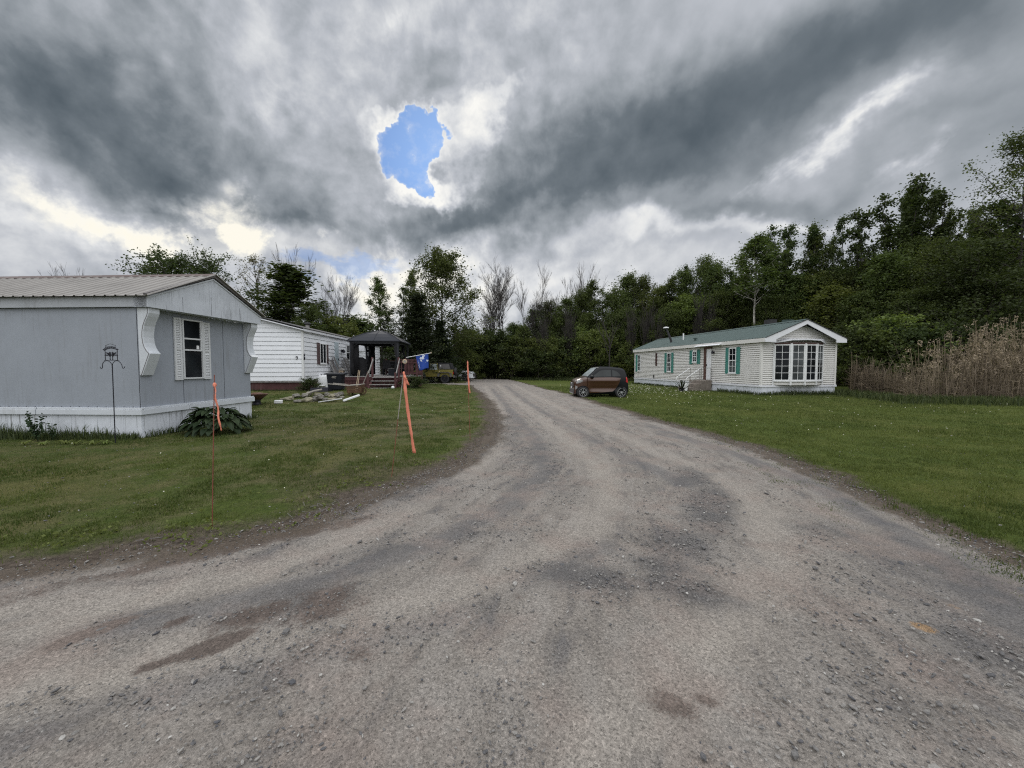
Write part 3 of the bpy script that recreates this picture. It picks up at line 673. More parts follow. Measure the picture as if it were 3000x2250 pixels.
# ---- loose stones
ICO_V = np.array([(0, 0, 1)] + [(math.cos(2 * math.pi * k / 5) * .894, math.sin(2 * math.pi * k / 5) * .894, .447) for k in range(5)] + [(math.cos(2 * math.pi * (k + .5) / 5) * .894, math.sin(2 * math.pi * (k + .5) / 5) * .894, -.447) for k in range(5)] + [(0, 0, -1)])
ICO_F = np.array([(0, 1 + k, 1 + (k + 1) % 5) for k in range(5)] + [(1 + k, 6 + k, 1 + (k + 1) % 5) for k in range(5)] + [(1 + (k + 1) % 5, 6 + k, 6 + (k + 1) % 5) for k in range(5)] + [(11, 6 + (k + 1) % 5, 6 + k) for k in range(5)])
def gravel(N=40000):
    n = N * 4
    r = (rng.random(n) ** 1.15) * 12.5 + 1.15; a = (rng.random(n) - .5) * R(122)
    x = r * np.sin(a); y = r * np.cos(a)
    s_, _, _, _, _ = road_fields(x, y)
    dk = blobs(x, y, DARKG); mu = blobs(x, y, MUD)
    cl = S(.42, .68, fbm(x * 1.6, y * 1.6, 4, 71)); e = np.exp(-((s_ - .15) / .35) ** 2)
    tk = line_field(x, y, TRACKS, .24); rg = line_field(x, y, RIDGES, .20)
    pr = .05 + .30 * cl + .9 * dk + .5 * e + .5 * rg - .35 * mu - .35 * tk
    pr = np.where(s_ > -.15, pr, 0.02) * np.where(r < 3, 1, 1)
    ok = rng.random(n) < pr
    x, y, r, s_ = x[ok][:N], y[ok][:N], r[ok][:N], s_[ok][:N]; n = len(x)
    sz = np.exp(rng.normal(math.log(.0036), .48, n)) * (1 + .06 * r); sz = np.clip(sz, .0018, .013)
    big = rng.random(n) < .0035; sz[big] = rng.uniform(.012, .024, big.sum())
    sc = np.stack([sz * rng.uniform(.8, 1.6, n), sz * rng.uniform(.6, 1.1, n), sz * rng.uniform(.35, .75, n)], 1)
    v = ICO_V[None] * (1 + .45 * (rng.random((n, 12, 1)) - .5)) * sc[:, None, :]
    th = rng.random(n) * 2 * math.pi; c, s = np.cos(th)[:, None], np.sin(th)[:, None]
    X = v[..., 0] * c - v[..., 1] * s; Y = v[..., 0] * s + v[..., 1] * c
    tl = rng.normal(0, .35, n)[:, None]; Z = v[..., 2] + X * tl
    z0 = zat(x, y) + .005 + sc[:, 2] * .25
    V = np.stack([X + x[:, None], Y + y[:, None], Z + z0[:, None]], -1).reshape(-1, 3)
    Fc = (ICO_F[None] + (np.arange(n) * 12)[:, None, None]).reshape(-1, 3)
    lv = np.repeat(rng.random(n), 12)
    m, nt, out = newmat('gravel_stone')
    at = node(nt, 'ShaderNodeAttribute', attribute_name='lv').outputs['Fac']
    col = ramp(nt, at, [(.0, (.060, .061, .068)), (.35, (.115, .111, .109)), (.7, (.175, .166, .156)), (.95, (.25, .238, .222)), (1.0, (.38, .37, .35))])
    pos = node(nt, 'ShaderNodeTexCoord').outputs['Object']
    col = mixc(nt, 1.0, col, ramp(nt, noise(nt, pos, 120, 3).outputs['Fac'], [(.3, .7), (.7, 1.25)]), 'MULTIPLY')
    b = node(nt, 'ShaderNodeBsdfPrincipled', inp={'Base Color': col, 'Roughness': .85}); nt.links.new(b.outputs[0], out.inputs[0])
    tag(link('gravel', arr_mesh('gravel', V, Fc, m, lv)), 'loose grey stones strewn over the road', 'gravel', kind='stuff')
gravel()

# ---- grass blades
HOUSE_CLEAR = []   # filled by boxes (x0,x1,y0,y1) in which no blade grows
def blades(name, x, y, h, w, mat, lean=.45, lv=None):
    n = len(x); th = rng.random(n) * 2 * math.pi
    dx, dy = np.cos(th), np.sin(th)
    ln = rng.random(n) * lean; la = rng.random(n) * 2 * math.pi
    z = zat(x, y) - .004
    bx, by = np.cos(la) * ln * h, np.sin(la) * ln * h
    p0 = np.stack([x - dx * w, y - dy * w, z], 1); p1 = np.stack([x + dx * w, y + dy * w, z], 1)
    p2 = np.stack([x + dx * w * .6 + bx * .35, y + dy * w * .6 + by * .35, z + h * .62], 1); p3 = np.stack([x - dx * w * .6 + bx * .35, y - dy * w * .6 + by * .35, z + h * .62], 1)
    p4 = np.stack([x + bx, y + by, z + h * (1 - ln * .35)], 1)
    V = np.stack([p0, p1, p2, p3, p4], 1).reshape(-1, 3); b = (np.arange(n) * 5)[:, None]
    Fq = np.concatenate([b + [0, 1, 2], b + [0, 2, 3], b + [3, 2, 4]])
    L = rng.random(n) if lv is None else lv
    return arr_mesh(name, V, Fq, MT[mat], np.repeat(np.clip(L, 0, 1), 5))
def clear_ok(x, y):
    ok = np.ones(len(x), bool)
    for (cx, cy, rz, x0, x1, y0, y1) in HOUSE_CLEAR:
        c, s = math.cos(rz), math.sin(rz); lx = (x - cx) * c + (y - cy) * s; ly = -(x - cx) * s + (y - cy) * c
        ok &= ~((lx > x0) & (lx < x1) & (ly > y0) & (ly < y1))
    return ok
def lawn_grass(N=420000):
    n = int(N * 1.7)
    q = rng.random(n); r0, r1, e = 2.6, 30.0, .38
    r = (q * (r1 ** e - r0 ** e) + r0 ** e) ** (1 / e); a = (rng.random(n) - .5) * R(118)
    x = r * np.sin(a); y = r * np.cos(a)
    s_, dL, dR, t, _ = road_fields(x, y)
    en = .50 * (fbm(x * 1.1, y * 1.1, 3, 61) - .5) + .30 * (fbm(x * 5, y * 5, 3, 63) - .5)
    mk = s_ + en * np.minimum(1, .5 + r / 20)
    isl = dL < dR
    dens = np.where(isl, S(-.12, -.85, mk), S(.10, -.55, mk)) * .95 + .04 * (mk < .1)
    moss = (~isl) * (mk > -.3) * (mk < 1.0) * S(.50, .62, fbm(x * 1.5, y * 1.5, 3, 87)) * (1 - S(5, 9, y))
    dens = np.maximum(dens, moss * .55)
    patch = fbm(x * 1.8, y * 1.8, 4, 81)
    left = (x < 0) | (dL < dR)
    dens = dens * np.where(left, .16 + .84 * S(.40, .60, patch), .70 + .30 * S(.3, .5, patch))
    bare = np.exp(-(((x + 1.6) / .9) ** 2 + ((y - 5.4) / .6) ** 2)); dens *= 1 - .85 * bare
    tuft = fbm(x * 9, y * 9, 2, 83); dens *= .35 + .65 * S(.35, .6, tuft)
    ok = (rng.random(n) < dens) & clear_ok(x, y) & ((mk < .12) | (moss > 0))
    x, y, r, patch, left, mk = x[ok][:N], y[ok][:N], r[ok][:N], patch[ok][:N], left[ok][:N], mk[ok][:N]; n = len(x)
    h = (.022 + .028 * rng.random(n)) * (.45 + 1.3 * patch) * (1 + .022 * r) * np.where(left, .85, 1.1) * np.where(mk > .1, .55, 1)
    w = .0017 * (1 + .16 * r)
    lv = .45 * rng.random(n) + .95 * (fbm(x * .8, y * .8, 4, 91) - .25) - .10 * left + .08
    tag(link('grass', blades('grass', x, y, h, w, 'blade', .9, lv)), 'short mown grass of the lawns', 'grass', kind='stuff')

# ================================================================== GREY MOBILE HOME (left)
GHX, GHY, GHR = -8.0, 8.27, -math.atan(.05)
def grey_home():
    h = thing('mobile_home', 'grey mobile home with ribbed tan roof, white scroll brackets and stained white gable', 'mobile home', (GHX, GHY, 0), GHR)
    L, W, E_, PK, OV = -13.0, 3.25, 3.05, 3.79, .32
    MB().box(L, 0, 0, W, .50, 2.808).build('wall', 'grey_wall', h)
    sc = MB(); sc.box(L, -.05, -.0015, -.0005, .672, .690); x = L + .1
    while x < -.1: sc.box(x, x + .014, -.006, -.0006, .675, .687); x += .205
    so3 = sc.build('screw_strip', 'grey_wall', h); so3.data.materials.append(MT['iron'])
    so3.data.polygons.foreach_set('material_index', [0 if i < 6 else 1 for i in range(len(so3.data.polygons))])
    ce = MB().box(-.6, .004, .25, 2.99, .50, 2.806)      # end wall sheeting over the same box
    ce.build('end_panel', 'grey_end', h)
    for y in (1.02, 2.26): MB().box(.004, .007, y, y + .008, .66, 2.80).build('seam', 'iron', h)
    MB().box(-.022, -.012, -.004, 0, .66, 2.80).build('seam', 'iron', h)
    MB().box(L, .30, -.075, -.002, 2.815, 3.035).build('fascia', 'grey_fascia', h)
    yc = W / 2
    MB().prism([(-.075, 2.812), (W + .075, 2.812), (W + .075, E_), (yc, PK - .02), (-.075, E_)], lambda a, b, t: (t, a, b), .004, OV).build('gable', 'stained_white', h)
    for y in (.75, 1.55, 2.5): MB().box(OV, OV + .002, y, y + .006, 2.83, 3.02 + .3 * (1 - abs(y - yc) / yc)).build('gable_seam', 'iron', h)
    # ribbed metal roof, two slopes
    prof = []; x = L
    while x < OV + .06:
        prof += [(x, 0), (x + .11, 0), (x + .125, .022), (x + .155, .022), (x + .17, 0)]; x += .2286
    r = MB()
    for sgn in (-1, 1):
        e0 = Vector((0, yc + sgn * (yc + .17), E_ - .015)); e1 = Vector((0, yc + sgn * .02, PK + .075))
        vs = []
        for x, dz in prof: vs += [(x, e0.y, e0.z + dz), (x, e1.y, e1.z + dz)]
        r.add(vs, [(2 * i, 2 * i + 2, 2 * i + 3, 2 * i + 1) for i in range(len(prof) - 1)])
    ro = r.build('roof', 'tan_roof', h)
    so_ = ro.modifiers.new('thick', 'SOLIDIFY'); so_.thickness = .006
    c = MB(); x = L
    while x < OV:
        x1 = min(x + 1.15, OV + .07); dz = rnd.uniform(0, .006)
        c.prism([(yc - .17, PK + .012 + dz), (yc, PK + .096 + dz), (yc + .17, PK + .012 + dz), (yc + .17, PK + .024 + dz), (yc, PK + .110 + dz), (yc - .17, PK + .024 + dz)], lambda a, b, t: (t, a, b), x, x1 - .01); x += 1.15
    c.build('ridge_cap', 'brown_metal', ro)
    # weathered rake boards and the thin white edge below them
    for sgn in (-1, 1):
        b = MB(); b.beam((OV + .022, yc + sgn * (yc + .15), E_ + .01), (OV + .022, yc, PK + .045), .05, .065, up=(1, 0, 0)); b.build('rake_board', 'weathered', h)
        b = MB(); b.beam((OV + .010, yc + sgn * (yc + .08), E_ - .035), (OV + .010, yc, PK - .03), .03, .022, up=(1, 0, 0)); b.build('rake_trim', 'white_paint', h)
    # belt trim and skirting
    b = MB()
    for x0, x1 in ((L, -2.36), (-2.34, .072)):
        b.box(x0, x1, -.070, -.003, .51, .625); b.box(x0, x1, -.052, -.003, .626, .665)
    for y0, y1 in ((-.002, 1.09), (1.10, W + .07)):
        b.box(.003, .072, y0, y1, .51, .625); b.box(.003, .054, y0, y1, .626, .665)
    b.build('belt_trim', 'white_paint', h, bevel=.006)
    k = MB(); x = L
    while x < -.01: k.box(x, min(x + .296, -.0), -.012, .02, -.06, .508); x += .30
    y = .021
    while y < W: k.box(-.02, .014, y, min(y + .296, W), -.06, .508); y += .30
    k.build('skirting', 'skirt_white', h)
    # scroll brackets
    cur = [(0, 2.806), (.26, 2.806), (.262, 2.70), (.235, 2.63), (.185, 2.53), (.14, 2.42), (.118, 2.30), (.112, 2.18), (.124, 2.06), (.155, 1.96), (.20, 1.885), (.245, 1.84), (.252, 1.83), (.06, 1.36), (.004, 1.36)]
    for y0, y1 in ((-.006, .24), (W - .24, W + .006)):
        br = MB().prism(cur, lambda a, b, t: (a + .004, t, b), y0, y1).build('bracket', 'white_paint', h, bevel=.006)
        e = MB()   # dark caulk line that follows the scroll
        for (a0, b0), (a1, b1) in zip(cur[1:-2], cur[2:-1]):
            e.beam((a0 - .022, y0 - .002, b0), (a1 - .022, y0 - .002, b1), .010, .006, up=(0, 1, 0))
        e.build('caulk_line', 'weathered', br)
    # window with louvred shutters
    pl = plane((.004, 0, 0), (0, 1, 0), (1, 0, 0))
    w = MB(); fr = .035
    u0, u1, v0, v1 = .995, 1.575, 1.25, 2.70
    for a, b_, c_, d_ in ((u0, u0 + fr, v0, v1), (u1 - fr, u1, v0, v1), (u0 + fr, u1 - fr, v1 - fr, v1), (u0 + fr, u1 - fr, v0, v0 + fr)): w.pbox(pl, a, b_, c_, d_, .002, .06)
    wo = w.build('window', 'shutter_white', h)
    g = MB(); g.pbox(pl, u0 + fr, u1 - fr, v0 + fr, v1 - fr, .004, .02); g.build('pane', 'glass', wo)
    s = MB()
    for v in (2.23, 1.955): s.pbox(pl, u0 + fr, u1 - fr, v - .018, v + .018, .021, .05)
    s.pbox(pl, u1 - fr - .03, u1 - fr, 1.97, v1 - fr, .021, .046)
    s.build('sash', 'shutter_white', wo)
    s = MB(); s.pbox(pl, u1 - .17, u1 - .10, 1.985, 2.075, .0205, .026); s.build('sticker', 'white_plastic', wo)
    louvre_shutter(h, pl, .795, .985, 1.23, 2.71, 'shutter_white'); louvre_shutter(h, pl, 1.59, 1.80, 1.23, 2.68, 'shutter_white')
    HOUSE_CLEAR.append((GHX, GHY, GHR, L, .01, 0, W))
grey_home()

# ---- wrought garden hook with the welcome sign (seen from behind, so its word runs backwards)
def garden_hook():
    Y = 7.72; b = P(337, 1276, Y); top = P(328.8, 1068, Y)
    o = thing('garden_hook_sign', 'black iron double shepherd hook topped by a hummingbird welcome sign before the grey wall', 'garden hook', (b.x, Y, hz(b.x, Y)))
    k = .0723 * Y / F; tz = top.z - hz(b.x, Y); tx = top.x - b.x
    def q(cx, cy): return (tx + (cx - 680) * k, 0, tz + (1060 - cy) * k)
    MB().tube([(0, 0, -.15), (tx * .5, 0, tz * .5), (tx, 0, tz)], .0085, 8).build('pole', 'iron', o)
    for pts in ([(680, 1080), (655, 1030), (610, 970), (540, 920), (450, 908), (370, 930), (310, 990), (285, 1080), (278, 1170), (262, 1215), (235, 1230), (205, 1205), (183, 1150)],
                [(684, 1080), (705, 1020), (750, 960), (810, 918), (880, 906), (960, 935), (1030, 1000), (1070, 1090), (1085, 1170), (1105, 1212), (1130, 1220), (1160, 1195), (1188, 1140)]):
        MB().tube([q(*p) for p in pts], .0062, 7).build('hook', 'iron', o, smooth=True)
    fn = lambda a, c, t: (q(a, c)[0], t, q(a, c)[2])
    s = MB(); th = .005
    s.prism([(365, 880), (970, 880), (970, 900), (365, 900)], fn, -th, th)
    for x in (415, 905): s.prism([(x - 9, 480), (x + 9, 480), (x + 9, 880), (x - 9, 880)], fn, -th * .8, th * .8)
    arch = [(320, 460), (370, 430), (460, 355), (560, 328), (650, 322), (740, 330), (830, 360), (900, 415), (970, 460), (905, 480), (820, 450), (740, 425), (650, 412), (560, 425), (480, 455), (400, 505)]
    for (a, b_) in zip(range(0, 8), range(15, 7, -1)):
        s.prism([arch[a], arch[a + 1], arch[b_ - 1], arch[b_]], fn, -th, th)
    s.tube([q(460, 350), q(440, 295), q(630, 222), q(850, 295), q(820, 350)], .004, 6)
    sg = s.build('sign', 'iron', o)
    for sx in (-1, 1):
        m_ = lambda a: 660 + sx * (a - 660)
        bd = MB()
        for poly in ([(575, 555), (635, 552), (640, 620), (655, 690), (620, 740), (575, 735), (555, 650)], [(600, 735), (628, 735), (616, 800), (634, 875), (590, 875), (600, 800)],
                     [(570, 640), (410, 545), (470, 560), (560, 600)], [(575, 670), (440, 610), (500, 600), (590, 640)], [(590, 690), (375, 700), (430, 655), (560, 660)], [(585, 715), (400, 715), (470, 700), (590, 700)]):
            bd.prism([(m_(a), c) for a, c in poly], fn, -th * .7, th * .7)
        bd.build('bird', 'iron', sg)
    import bmesh
    bm = bmesh.new()
    for i, ch in enumerate('WELCOME'):
        t = (i - 3) / 3.0; cx = 650 - t * 225; cy = 368 + 62 * t * t     # reads from the far side
        to = text_mesh(ch, .034, 'grey_wall', 'x', None, (0, 0, 0), (0, 0, 0), .0065)
        p = q(cx, cy); me = to.data
        me.transform(Matrix.Translation(Vector(p)) @ Matrix.Rotation(R(24) * t, 4, 'Y') @ Matrix.Rotation(math.pi, 4, 'Z') @ Matrix.Rotation(math.pi / 2, 4, 'X'))
        bm.from_mesh(me); bpy.data.objects.remove(to)
    me = bpy.data.meshes.new('lettering'); bm.to_mesh(me); bm.free(); me.materials.append(MT['grey_wall']); link('lettering', me, sg)
garden_hook()

# ================================================================== WHITE MOBILE HOME (number 9)
WHX, WHY, WHR = -10.62, 19.6, math.atan(.091)
def white_home():
    z0 = .30; SB, EV, PK, W, L = .81, 3.44, 4.02, 4.27, 15.5
    h = thing('mobile_home', 'white mobile home with wide lap siding, dark red skirting and the number 9', 'mobile home', (WHX, WHY, 0), WHR)
    MB().box(-W + .02, -.06, .06, L, SB, EV).build('core', 'white_siding', h)
    front = plane((0, 0, 0), (-1, 0, 0), (0, -1, 0)); side = plane((0, 0, 0), (0, 1, 0), (1, 0, 0))
    m = MB()
    def clipg(z):
        if z <= EV: return (0.0, W)
        k = (PK - z) / (PK - EV) * W / 2; return (W / 2 - k, W / 2 + k)
    lap_rows(m, front, SB, PK, .222, clipg, .022, .024); lap_rows(m, side, SB, EV, .222, lambda z: (0.0, L), .022, .024)
    m.add([(-.0, .015, EV), (-W, .015, EV), (-W / 2, .015, PK)], [(0, 1, 2)])
    m.build('siding', 'white_siding', h)
    t = MB(); t.box(-.07, .032, -.032, -.001, SB - .06, EV); t.box(.001, .032, -.001, .07, SB - .06, EV); t.build('corner_trim', 'frame_white', h)
    k = MB(); k.box(-W + .06, -.08, .06, L, -.1, SB); k.build('skirting', 'red_skirt', h)
    s = MB(); s.box(-W, .02, -.02, -.001, SB - .06, SB - .004); s.box(.001, .02, .07, L, SB - .06, SB - .004); s.build('sill_board', 'grey_wood', h)
    r = MB()
    xc = -W / 2
    for sgn in (-1, 1):
        r.hexa([(xc, -.22, PK + .03), (xc + sgn * (W / 2 + .16), -.22, EV + .02), (xc + sgn * (W / 2 + .16), L, EV + .02), (xc, L, PK + .03),
                (xc, -.22, PK + .07), (xc + sgn * (W / 2 + .16), -.22, EV + .055), (xc + sgn * (W / 2 + .16), L, EV + .055), (xc, L, PK + .07)])
    ro = r.build('roof', 'black_roof', h)
    f = MB()
    for sgn in (-1, 1): f.beam((xc + sgn * (W / 2 + .15), -.20, EV - .05), (xc, -.20, PK - .045), .045, .13, up=(0, 1, 0))
    f.box(.10, .145, -.17, L, EV - .10, EV + .018)
    f.build('fascia', 'white_trim', h)
    so2 = MB(); so2.box(.034, .10, .0, L, EV - .02, EV - .005); so2.build('soffit', 'white_trim', h)
    # roof vents
    for (px, py, Y) in ((796, 930, 22.3), (901, 954, 24.2)):
        p = P(px, py, Y); c, s_ = math.cos(WHR), math.sin(WHR); lx = (p.x - WHX) * c + (p.y - WHY) * s_; ly = -(p.x - WHX) * s_ + (p.y - WHY) * c
        lx = max(-W + .2, min(-.2, lx)); zr = PK + .05 - (PK - EV) * abs(lx - xc) / (W / 2)
        v = MB(); v.lathe([(.11, zr - .05), (.11, zr + .22), (.10, zr + .22)], 14, (lx, ly, 0)); vo = v.build('roof_vent', 'grey_wood', ro, smooth=True)
        v = MB(); v.lathe([(.0, zr + .24), (.19, zr + .22), (.19, zr + .27), (.12, zr + .33), (.0, zr + .35)], 14, (lx, ly, 0)); v.build('vent_cap', 'black_roof', vo, smooth=True)
    # shuttered window on the long side
    y = lambda px: (-9940 / (px - 1397)) - WHY
    w = make_window(h, side, y(937.5), y(955.5), 1.72, 2.86, 2, 1, .06, .045, ('frame_white', 'glass'), False, True, .016)
    louvre_shutter(h, side, y(929.5), y(937.2), 1.68, 2.88, 'brown_shutter', .02); louvre_shutter(h, side, y(955.8), y(962), 1.68, 2.84, 'brown_shutter', .02)
    d = MB(); d.pbox(side, y(981.5), y(992), .99, 3.08, .017, .05); do = d.build('door', 'pale_blue', h)
    d = MB(); d.pbox(side, y(990.4), y(991.2), 1.95, 2.07, .051, .09); d.build('handle', 'iron', do)
    make_window(h, side, y(1014.5), y(1024.5), 1.98, 3.02, 1, 2, .03, .04, ('frame_white', 'glass'), True, True, .016)
    make_window(h, side, 12.4, 13.2, 1.85, 2.95, 1, 2, .03, .04, ('frame_white', 'glass'), True, True, .016)
    l = MB(); l.pbox(side, 5.42, 5.56, 2.50, 2.66, .016, .09); l.lathe([(.0, 2.42), (.10, 2.46), (.07, 2.62), (.0, 2.68)], 10, (.17, 5.49, 0)); l.build('wall_lamp', 'iron', h)
    # ornament on the corner board and the house number
    l = MB(); l.blob((.045, .02, 1.98), .05, .05, .10, 3, .05); l.blob((.045, .02, 2.14), .04, .045, .08, 4, .05); l.build('corner_ornament', 'iron', h, smooth=True)
    text_mesh('9', .26, 'iron', 'house_number', h, (-.30, -.026, 1.98), (math.pi / 2, 0, 0), .006)
    # gabled porch hood farther along
    e = MB(); e.box(.003, .95, 7.3, 8.9, 2.62, 3.22); e.build('porch_box', 'white_siding', h)
    e = MB(); e.prism([(7.2, 3.22), (9.0, 3.22), (8.1, 3.5)], lambda a, b, t: (t, a, b), .003, 1.05); e.build('porch_roof', 'white_trim', h)
    c = MB(); c.tube([(-3.55, -.04, 1.32), (-3.54, -.05, 1.05), (-3.50, -.05, .7), (-3.40, -.06, .35), (-3.3, -.2, .31)], .015, 6); c.build('cable', 'weathered', h)
    HOUSE_CLEAR.append((WHX, WHY, WHR, -W, 0, 0, L))
white_home()

def far_home():
    c = P(1135, 1060, 47)
    h = thing('mobile_home', 'distant white mobile home with a ribbed grey roof glimpsed under the gazebo', 'mobile home', (-17.2, 45, 0), WHR)
    MB().box(0, 4.3, 0, 14, .6, 2.85).build('wall', 'white_siding', h)
    MB().box(.05, 4.25, .05, 14, -.1, .6).build('skirting', 'skirt_white', h)
    r = MB(); prof = []
    y = -.15
    while y < 14.1: prof += [(y, 0), (y + .3, 0), (y + .33, .05), (y + .40, .05), (y + .43, 0)]; y += .45
    for sgn in (-1, 1):
        vs = []
        for y, dz in prof: vs += [(2.15 + sgn * 2.3, y, 2.85 + dz), (2.15, y, 3.5 + dz)]
        r.add(vs, [(2 * i, 2 * i + 2, 2 * i + 3, 2 * i + 1) for i in range(len(prof) - 1)])
    r.build('roof', 'tan_roof', h)
    MB().prism([(0, 2.85), (4.3, 2.85), (2.15, 3.48)], lambda a, b, t: (a, t, b), 0, .05).build('gable', 'white_siding', h)
    pl = plane((0, 0, 0), (1, 0, 0), (0, -1, 0)); sd_ = plane((4.3, 0, 0), (0, 1, 0), (1, 0, 0))
    for u in (.5, 1.7, 2.9): make_window(h, pl, u, u + .85, 1.5, 2.5, 2, 2, .04, .05, ('frame_white', 'glass'), False, False)
    for u in (1.0, 2.6, 4.2, 5.8, 7.4): make_window(h, sd_, u, u + .9, 1.5, 2.5, 2, 2, .04, .05, ('frame_white', 'glass'), False, False)
far_home()

# ================================================================== CREAM MOBILE HOME (right)
CHX, CHY, CHR = 13.43, 20.77, math.atan(.142)
def cream_home():
    h = thing('mobile_home', 'cream sided mobile home with green metal roof, teal shutters and a wide bow window', 'mobile home', (CHX, CHY, 0), CHR)
    W, L, SB, EV, PK = 4.62, 15.0, .545, 3.02, 3.93
    c_, s_ = math.cos(CHR), math.sin(CHR)
    toL = lambda p: Vector(((p.x - CHX) * c_ + (p.y - CHY) * s_, -(p.x - CHX) * s_ + (p.y - CHY) * c_, p.z))
    MB().box(.06, W - .06, .06, L, SB, EV).build('core', 'cream_siding', h)
    front = plane((0, 0, 0), (1, 0, 0), (0, -1, 0)); side = plane((0, 0, 0), (0, 1, 0), (-1, 0, 0)); far = plane((W, 0, 0), (0, 1, 0), (1, 0, 0))
    m = MB(); LAP = .113
    def clipg(z):
        if z <= EV: return (0.0, W)
        k = (PK - z) / (PK - EV) * W / 2; return (W / 2 - k, W / 2 + k)
    lap_rows(m, front, SB, PK - .03, LAP, clipg, .018, .040); lap_rows(m, side, SB, EV, LAP, lambda z: (0.0, L), .018, .040); lap_rows(m, far, SB, EV, LAP, lambda z: (0.0, L), .015)
    m.add([(0, .015, EV), (W, .015, EV), (W / 2, .015, PK)], [(0, 1, 2)])
    m.build('siding', 'cream_siding', h)
    for x in (0, W):
        t = MB(); sg = 1 if x else -1
        t.box(min(x, x - sg * .09) - (.022 if sg < 0 else -.0), max(x, x - sg * .09) + (.022 if sg > 0 else 0), -.024, -.001, SB, EV)
        t.box(x if sg > 0 else x - .022, x + .022 if sg > 0 else x, .0, .09, SB, EV)
        t.build('corner_trim', 'cream_siding', h)
    b = MB(); b.box(-.05, W + .05, -.055, -.002, .435, SB - .003); b.box(-.05, -.002, .0, L, .435, SB - .003); b.box(W + .002, W + .05, 0, L, .435, SB - .003); b.build('belt_trim', 'white_trim', h, bevel=.008)
    k = MB(); x = .01
    while x < W - .05: k.box(x, min(x + .40, W - .02), -.012, .02, -.08, .433); x += .41
    y = .021
    while y < L: k.box(-.002, .02, y, min(y + .60, L), -.08, .433); y += .61
    k.box(W - .02, W, .021, L, -.08, .433)
    k.build('skirting', 'skirt_white', h)
    # roof
    xc = W / 2; OVF, OVS = .42, .16
    r = MB(); prof = []; y = -OVF
    while y < L + .1: prof += [(y, 0), (y + .17, 0), (y + .185, .02), (y + .215, .02), (y + .23, 0)]; y += .2286
    for sgn in (-1, 1):
        vs = []
        for y, dz in prof: vs += [(xc + sgn * (W / 2 + OVS), y, EV + .055 + dz), (xc + sgn * .01, y, PK + .135 + dz)]
        r.add(vs, [(2 * i, 2 * i + 2, 2 * i + 3, 2 * i + 1) for i in range(len(prof) - 1)])
    ro = r.build('roof', 'green_roof', h); q = ro.modifiers.new('thick', 'SOLIDIFY'); q.thickness = .006
    c = MB(); c.prism([(xc - .18, PK + .09), (xc, PK + .165), (xc + .18, PK + .09), (xc + .18, PK + .10), (xc, PK + .178), (xc - .18, PK + .10)], lambda a, b_, t: (a, t, b_), -OVF - .02, L + .1); c.build('ridge_cap', 'green_roof', ro)
    for sgn in (-1, 1):
        b = MB(); b.beam((xc + sgn * (W / 2 + OVS - .02), -OVF + .02, EV - .045), (xc, -OVF + .02, PK + .02), .05, .19, up=(0, 1, 0)) if False else None
        e0 = (xc + sgn * (W / 2 + OVS), EV + .04); e1 = (xc, PK + .12)
        MB().prism([e0, e1, (e1[0], e1[1] - .22), (xc + sgn * (W / 2 - .48), EV - .035 + .01), (xc + sgn * (W / 2 - .48), EV - .17), (e0[0], EV - .17)], lambda a, b_, t: (a, t, b_), -OVF - .015, -OVF + .025).build('rake_board', 'white_trim', h)
        MB().prism([(xc + sgn * (W / 2 + OVS), EV - .165), (xc + sgn * (W / 2 + .025), EV - .165), (xc + sgn * (W / 2 + .025), EV + .01), (xc + sgn * (W / 2 + OVS), EV + .045)], lambda a, b_, t: (a, t, b_), -OVF + .026, L).build('eave_fascia', 'cream_siding', h)
        e = MB(); e.beam((xc + sgn * (W / 2 + OVS), -OVF - .03, EV + .06), (xc, -OVF - .03, PK + .14), .03, .03, up=(0, 1, 0)); e.build('rake_flashing', 'black_roof', ro)
    MB().prism([(xc - .30, PK - .22), (xc + .30, PK - .22), (xc, PK - .08)], lambda a, b_, t: (a, t, b_), -.05, -.016).build('gable_vent', 'black_roof', h)
    # long side: openings placed along the wall
    yy = lambda px: ((18463 / (px - 1340)) - CHY) / .99
    def shut(px0, px1, v0, v1): louvre_shutter(h, side, yy(px1), yy(px0), v0, v1, 'teal', .016, True)
    make_window(h, side, yy(2157.5), yy(2136), 1.17, 2.66, 2, 4, .022, .05, ('frame_white', 'glass'), True, True, .014, 'glass_curtain'); shut(2126, 2135.8, 1.12, 2.69); shut(2157.8, 2168, 1.12, 2.69)
    make_window(h, side, yy(2042), yy(2029.5), 1.86, 2.60, 2, 4, .022, .05, ('frame_white', 'glass'), True, True, .014); shut(2020.5, 2029, 1.72, 2.68); shut(2042.5, 2051, 1.74, 2.70)
    make_window(h, side, yy(1967), yy(1955), 1.16, 2.60, 2, 4, .022, .05, ('frame_white', 'glass'), True, True, .014, 'glass_curtain'); shut(1947.5, 1954.6, 1.08, 2.62); shut(1967.4, 1973, 1.08, 2.62)
    make_window(h, side, yy(1925), yy(1921.3), 1.63, 2.66, 1, 2, .03, .03, ('jamb_brown', 'glass'), True, False, .014)
    make_window(h, side, yy(1877), yy(1869.5), 1.16, 2.60, 2, 4, .022, .05, ('frame_white', 'glass'), True, True, .014); shut(1863, 1869, 1.10, 2.62)
    y0, y1 = yy(2084.5), yy(2064.5)
    d = MB(); d.pbox(side, y0, y1 - .22, .70, 2.70, .016, .05); do = d.build('door', 'frame_white', h)
    for (a, b_) in ((.80, 1.35), (1.45, 2.0), (2.1, 2.6)):
        pnl = MB(); pnl.pbox(side, y0 + .10, y1 - .32, a, b_, .0505, .058); pnl.build('door_panel', 'white_trim', do)
    d = MB(); d.pbox(side, y1 - .30, y1 - .26, 1.62, 1.70, .051, .10); d.build('handle', 'iron', do)
